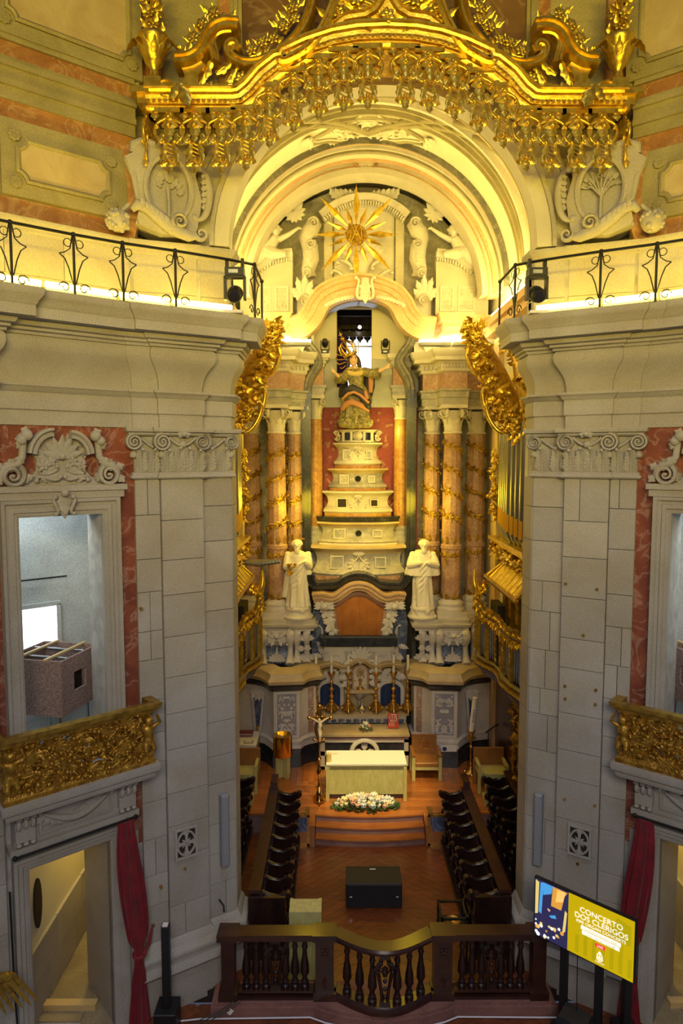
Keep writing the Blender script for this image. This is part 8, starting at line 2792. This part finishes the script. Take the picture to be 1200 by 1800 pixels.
pw = sw_ * L
for pts, m in (([(.02, .3), (.06, .32), (.07, .75), (.02, .77)], 'scrg'), ([(.07, .35), (.11, .33), (.13, .76), (.09, .76)], 'scrb'), ([(.13, .6), (.24, .66), (.26, .77), (.12, .77)], 'scrb'), ([(.24, .5), (.38, .5), (.42, .7), (.46, .77), (.26, .77)], 'scro'),
               ([(.3, .58), (.4, .62), (.43, .76), (.32, .76)], 'scrg'), ([(.14, .42), (.24, .42), (.25, .66), (.16, .62)], 'scrd'), ([(.4, .2), (.44, .24), (.46, .5), (.43, .52)], 'scrg')):
    flat('picture_patch', pts, m, pic)
flat('organist', [(.12, .3), (.16, .36), (.2, .42), (.24, .43), (.3, .38), (.36, .33), (.34, .26), (.14, .25)], 'scrd', pic, .009)
flat('organist_hair', [(.19, .46), (.21, .5), (.25, .5), (.26, .46), (.24, .44)], 'scrd', pic, .012)
flat('organist_face', [(.195, .43), (.2, .47), (.23, .48), (.24, .44), (.22, .41)], 'scrs', pic, .010)
flat('organist_sleeve', [(.22, .36), (.3, .4), (.32, .36), (.25, .34)], 'scrb', pic, .012)
rg = random.Random(6)
for k in range(26):
    x, z, r = rg.uniform(.03, pw - .03), rg.uniform(.03, .28), rg.uniform(.012, .03)
    flat('picture_flower', [(x + r * math.cos(a), z + r * math.sin(a)) for a in [2 * pi * q / 6 for q in range(6)]], rg.choice(['scrg', 'scrg', 'scrw', 'scro', 'scrd']), pic, .010)
for k in range(7):
    x = pw + .1 + .11 * k
    flat('faded_photo', [(x, .05), (x + .05, .05), (x + .05, .3 + .08 * (k % 3)), (x, .28)], 'scro2', scr, .005)
flat('faded_photo', [(pw + .5, .45), (L - .05, .45), (L - .05, .7), (pw + .62, .74)], 'scro2', scr, .005)


def text(body, x, z, size, m, par, align='CENTER', d=.008):
    c = bpy.data.curves.new('lettering', 'FONT')
    c.body = body
    c.size = size
    c.align_x = align
    c.offset = size * .006
    o = bpy.data.objects.new('lettering', c)
    COL.objects.link(o)
    dg = bpy.context.evaluated_depsgraph_get()
    dg.update()
    me = bpy.data.meshes.new_from_object(o.evaluated_get(dg))
    bpy.data.objects.remove(o)
    q = MB()
    q.v = [tuple(mt @ V((x + v.co.x, -d, z + v.co.y))) for v in me.vertices]
    q.f = [tuple(p.vertices) for p in me.polygons]
    O('lettering', q, m, par, smooth=None, rc=False)


xm = pw + (L - pw) * .50
text('CONCERTO', xm, .605, .098, 'scrw', scr)
text('DOS CL\u00c9RIGOS', xm, .515, .098, 'scrw', scr)
text('PIPE ORGAN CONCERTS', xm, .455, .056, 'scrw', scr)
flat('white_bar', [(xm - .25, .385), (xm + .25, .385), (xm + .25, .435), (xm - .25, .435)], 'scrw', scr, .007)
flat('white_bar', [(xm - .235, .325), (xm + .235, .325), (xm + .235, .375), (xm - .235, .375)], 'scrw', scr, .007)
text('TODOS OS DIAS \u00c0S 12H00', xm, .395, .034, 'scro2', scr, d=.011)
text('EVERY DAY AT 12:00 PM', xm, .335, .034, 'scro2', scr, d=.011)
flat('red_bar', [(xm - .065, .245), (xm + .065, .245), (xm + .065, .295), (xm - .065, .295)], 'scrr', scr, .007)
text('LIVE', xm, .256, .04, 'scrw', scr, d=.011)
em = MB()
for g in (1, -1):
    em.tube([(xm + g * .004, -.008, .2), (xm + g * .03, -.008, .15), (xm + g * .035, -.008, .1), (xm + g * .012, -.008, .085)], .006, 4)
em.tube([(xm, -.008, .2), (xm, -.008, .08)], .005, 4).tube([(xm - .02, -.008, .11), (xm, -.008, .15), (xm + .02, -.008, .11)], .005, 4)
O('emblem', em.xf(mt), 'scrw', scr)
text('CL\u00c9RIGOS', xm, .052, .026, 'scrw', scr)
st = MB()
for x in (.40, .86):
    O('post', MB().bx(x - .045, x + .045, .05, .12, -zb0 + .08, H * .7).xf(mt), 'blackpl', tv, smooth=None)
O('shelf', MB().loft([[(.42, -.22, .40 - zb0), (.84, -.22, .40 - zb0), (.84, .05, .46 - zb0), (.42, .05, .46 - zb0)], [(.46, -.18, .48 - zb0), (.80, -.18, .48 - zb0), (.80, .05, .54 - zb0), (.46, .05, .54 - zb0)]]).xf(mt), 'blackpl', tv, smooth=None)
O('base_bar', MB().bx(.25, 1.0, .04, .14, .05 - zb0, .12 - zb0).xf(mt), 'blackpl', tv, smooth=None)
for x in (.3, .95):
    O('foot_bar', MB().bx(x - .03, x + .03, -.38, .36, .05 - zb0, .1 - zb0).xf(mt), 'blackpl', tv, smooth=None)
    for y in (-.36, .34):
        O('caster', MB().sph((x, y, .03 - zb0), .03, 8, 6).xf(mt), 'blackpl', tv)
O('lead', MB().tube([(.6, .02, .1), (.62, .0, .5 - zb0), (.7, -.05, .25 - zb0), (.74, -.1, .03 - zb0)], .006, 5).xf(mt), 'iron', tv)
cb_ = MB()
for k in range(3):
    pc = [(.15 + .03 * k, -.3), (.3, -.48 - .05 * k), (.5, -.38 - .05 * k), (.62, -.24 - .06 * k), (.8, -.22)]
    cb_.tube([mt @ V((a, b, .015 - zb0)) for a, b in sm(pc, 3)], .008, 5)
tag(O('cable_loop', cb_, 'cable'), 'white cable loops on the nave floor before the television stand', 'cable')
# gilded wing of a figure at the left edge and the cord beside the door
f = WALL(-1)
t = T('gilded_wing', 'gilded feathered wing of a carved figure at the left edge of the view', 'sculpture', f @ V((1.95, -.5, 1.2)))
for k in range(9):
    O('feather', MB().leaf((2.28 - .052 * k, -.5 - .012 * (k % 2), 1.7 + .008 * k), (-.12 - .06 * k, 0, -1), FN, .34 + .035 * k, .036, .12, 1, 8).xf(f), 'golddark', t)
O('wing_arm', MB().tube([(2.3, -.5, 1.6), (2.05, -.52, 1.78), (1.85, -.5, 1.7)], [.06, .08, .05], 7).xf(f), 'golddark', t)
O('bracket', MB().tube([(2.25, -.5, 1.65), (2.3, -.1, 1.6)], .03, 6).xf(f), 'iron', t)
tag(O('black_cord', MB().tube([(1.72, -.1, 2.45), (1.72, -.14, 1.2), (1.68, -.16, .02)], .012, 5).xf(f), 'iron'), 'black cord hanging down beside the left doorway', 'cord')
# stray nave floor reflections come from the lamps themselves
# small bronze studs and iron hooks left in the piers


def on_pier(u, v, s):
    f = PIER(s)
    o = f @ V((0, -.124, 0))
    d = (f @ V((1, -.124, 0))) - o
    n = V((-d.y, d.x, 0))
    r = at(u, v, 10) - CAM
    k = (o - CAM).dot(n) / r.dot(n)
    return CAM + r * k, n


for s, pts in ((1, ((994, 1026), (1049, 1036), (1025, 1117), (993, 1206), (1047, 1213), (993, 1228), (1046, 1238), (992, 1405), (1045, 1416), (1015, 1518))), (-1, ((248, 1070), (325, 1527), (283, 1560)))):
    wall = bpy.data.objects['wall_' + SIDE[s]]
    for u, v in pts:
        c, n = on_pier(u, v, s)
        n = n if n.y < 0 else -n
        O('stud', MB().tube([c - n * .03, c + n * .012], .022, 8), 'brassdull', wall)
for u, v in ((390, 1588), (256, 1238)):
    c, n = on_pier(u, v, -1)
    n = n if n.y < 0 else -n
    O('iron_hook', MB().tube([c - n * .1, c + n * .06, c + n * .07 + V((0, 0, -.09))], .012, 6), 'iron', bpy.data.objects['wall_left'])
# things of one kind share a group
names = {}
for o in COL.objects:
    if o.parent is None and o.get('category'):
        names.setdefault(o.name.split('.')[0], []).append(o)
for k, v in names.items():
    if len(v) > 1:
        w = k.replace('_', ' ')
        for o in v:
            if not o.get('group'):
                o['group'] = w + ('' if w.endswith('s') else 'es' if w.endswith(('ch', 'x')) else 's') + ' of the church'
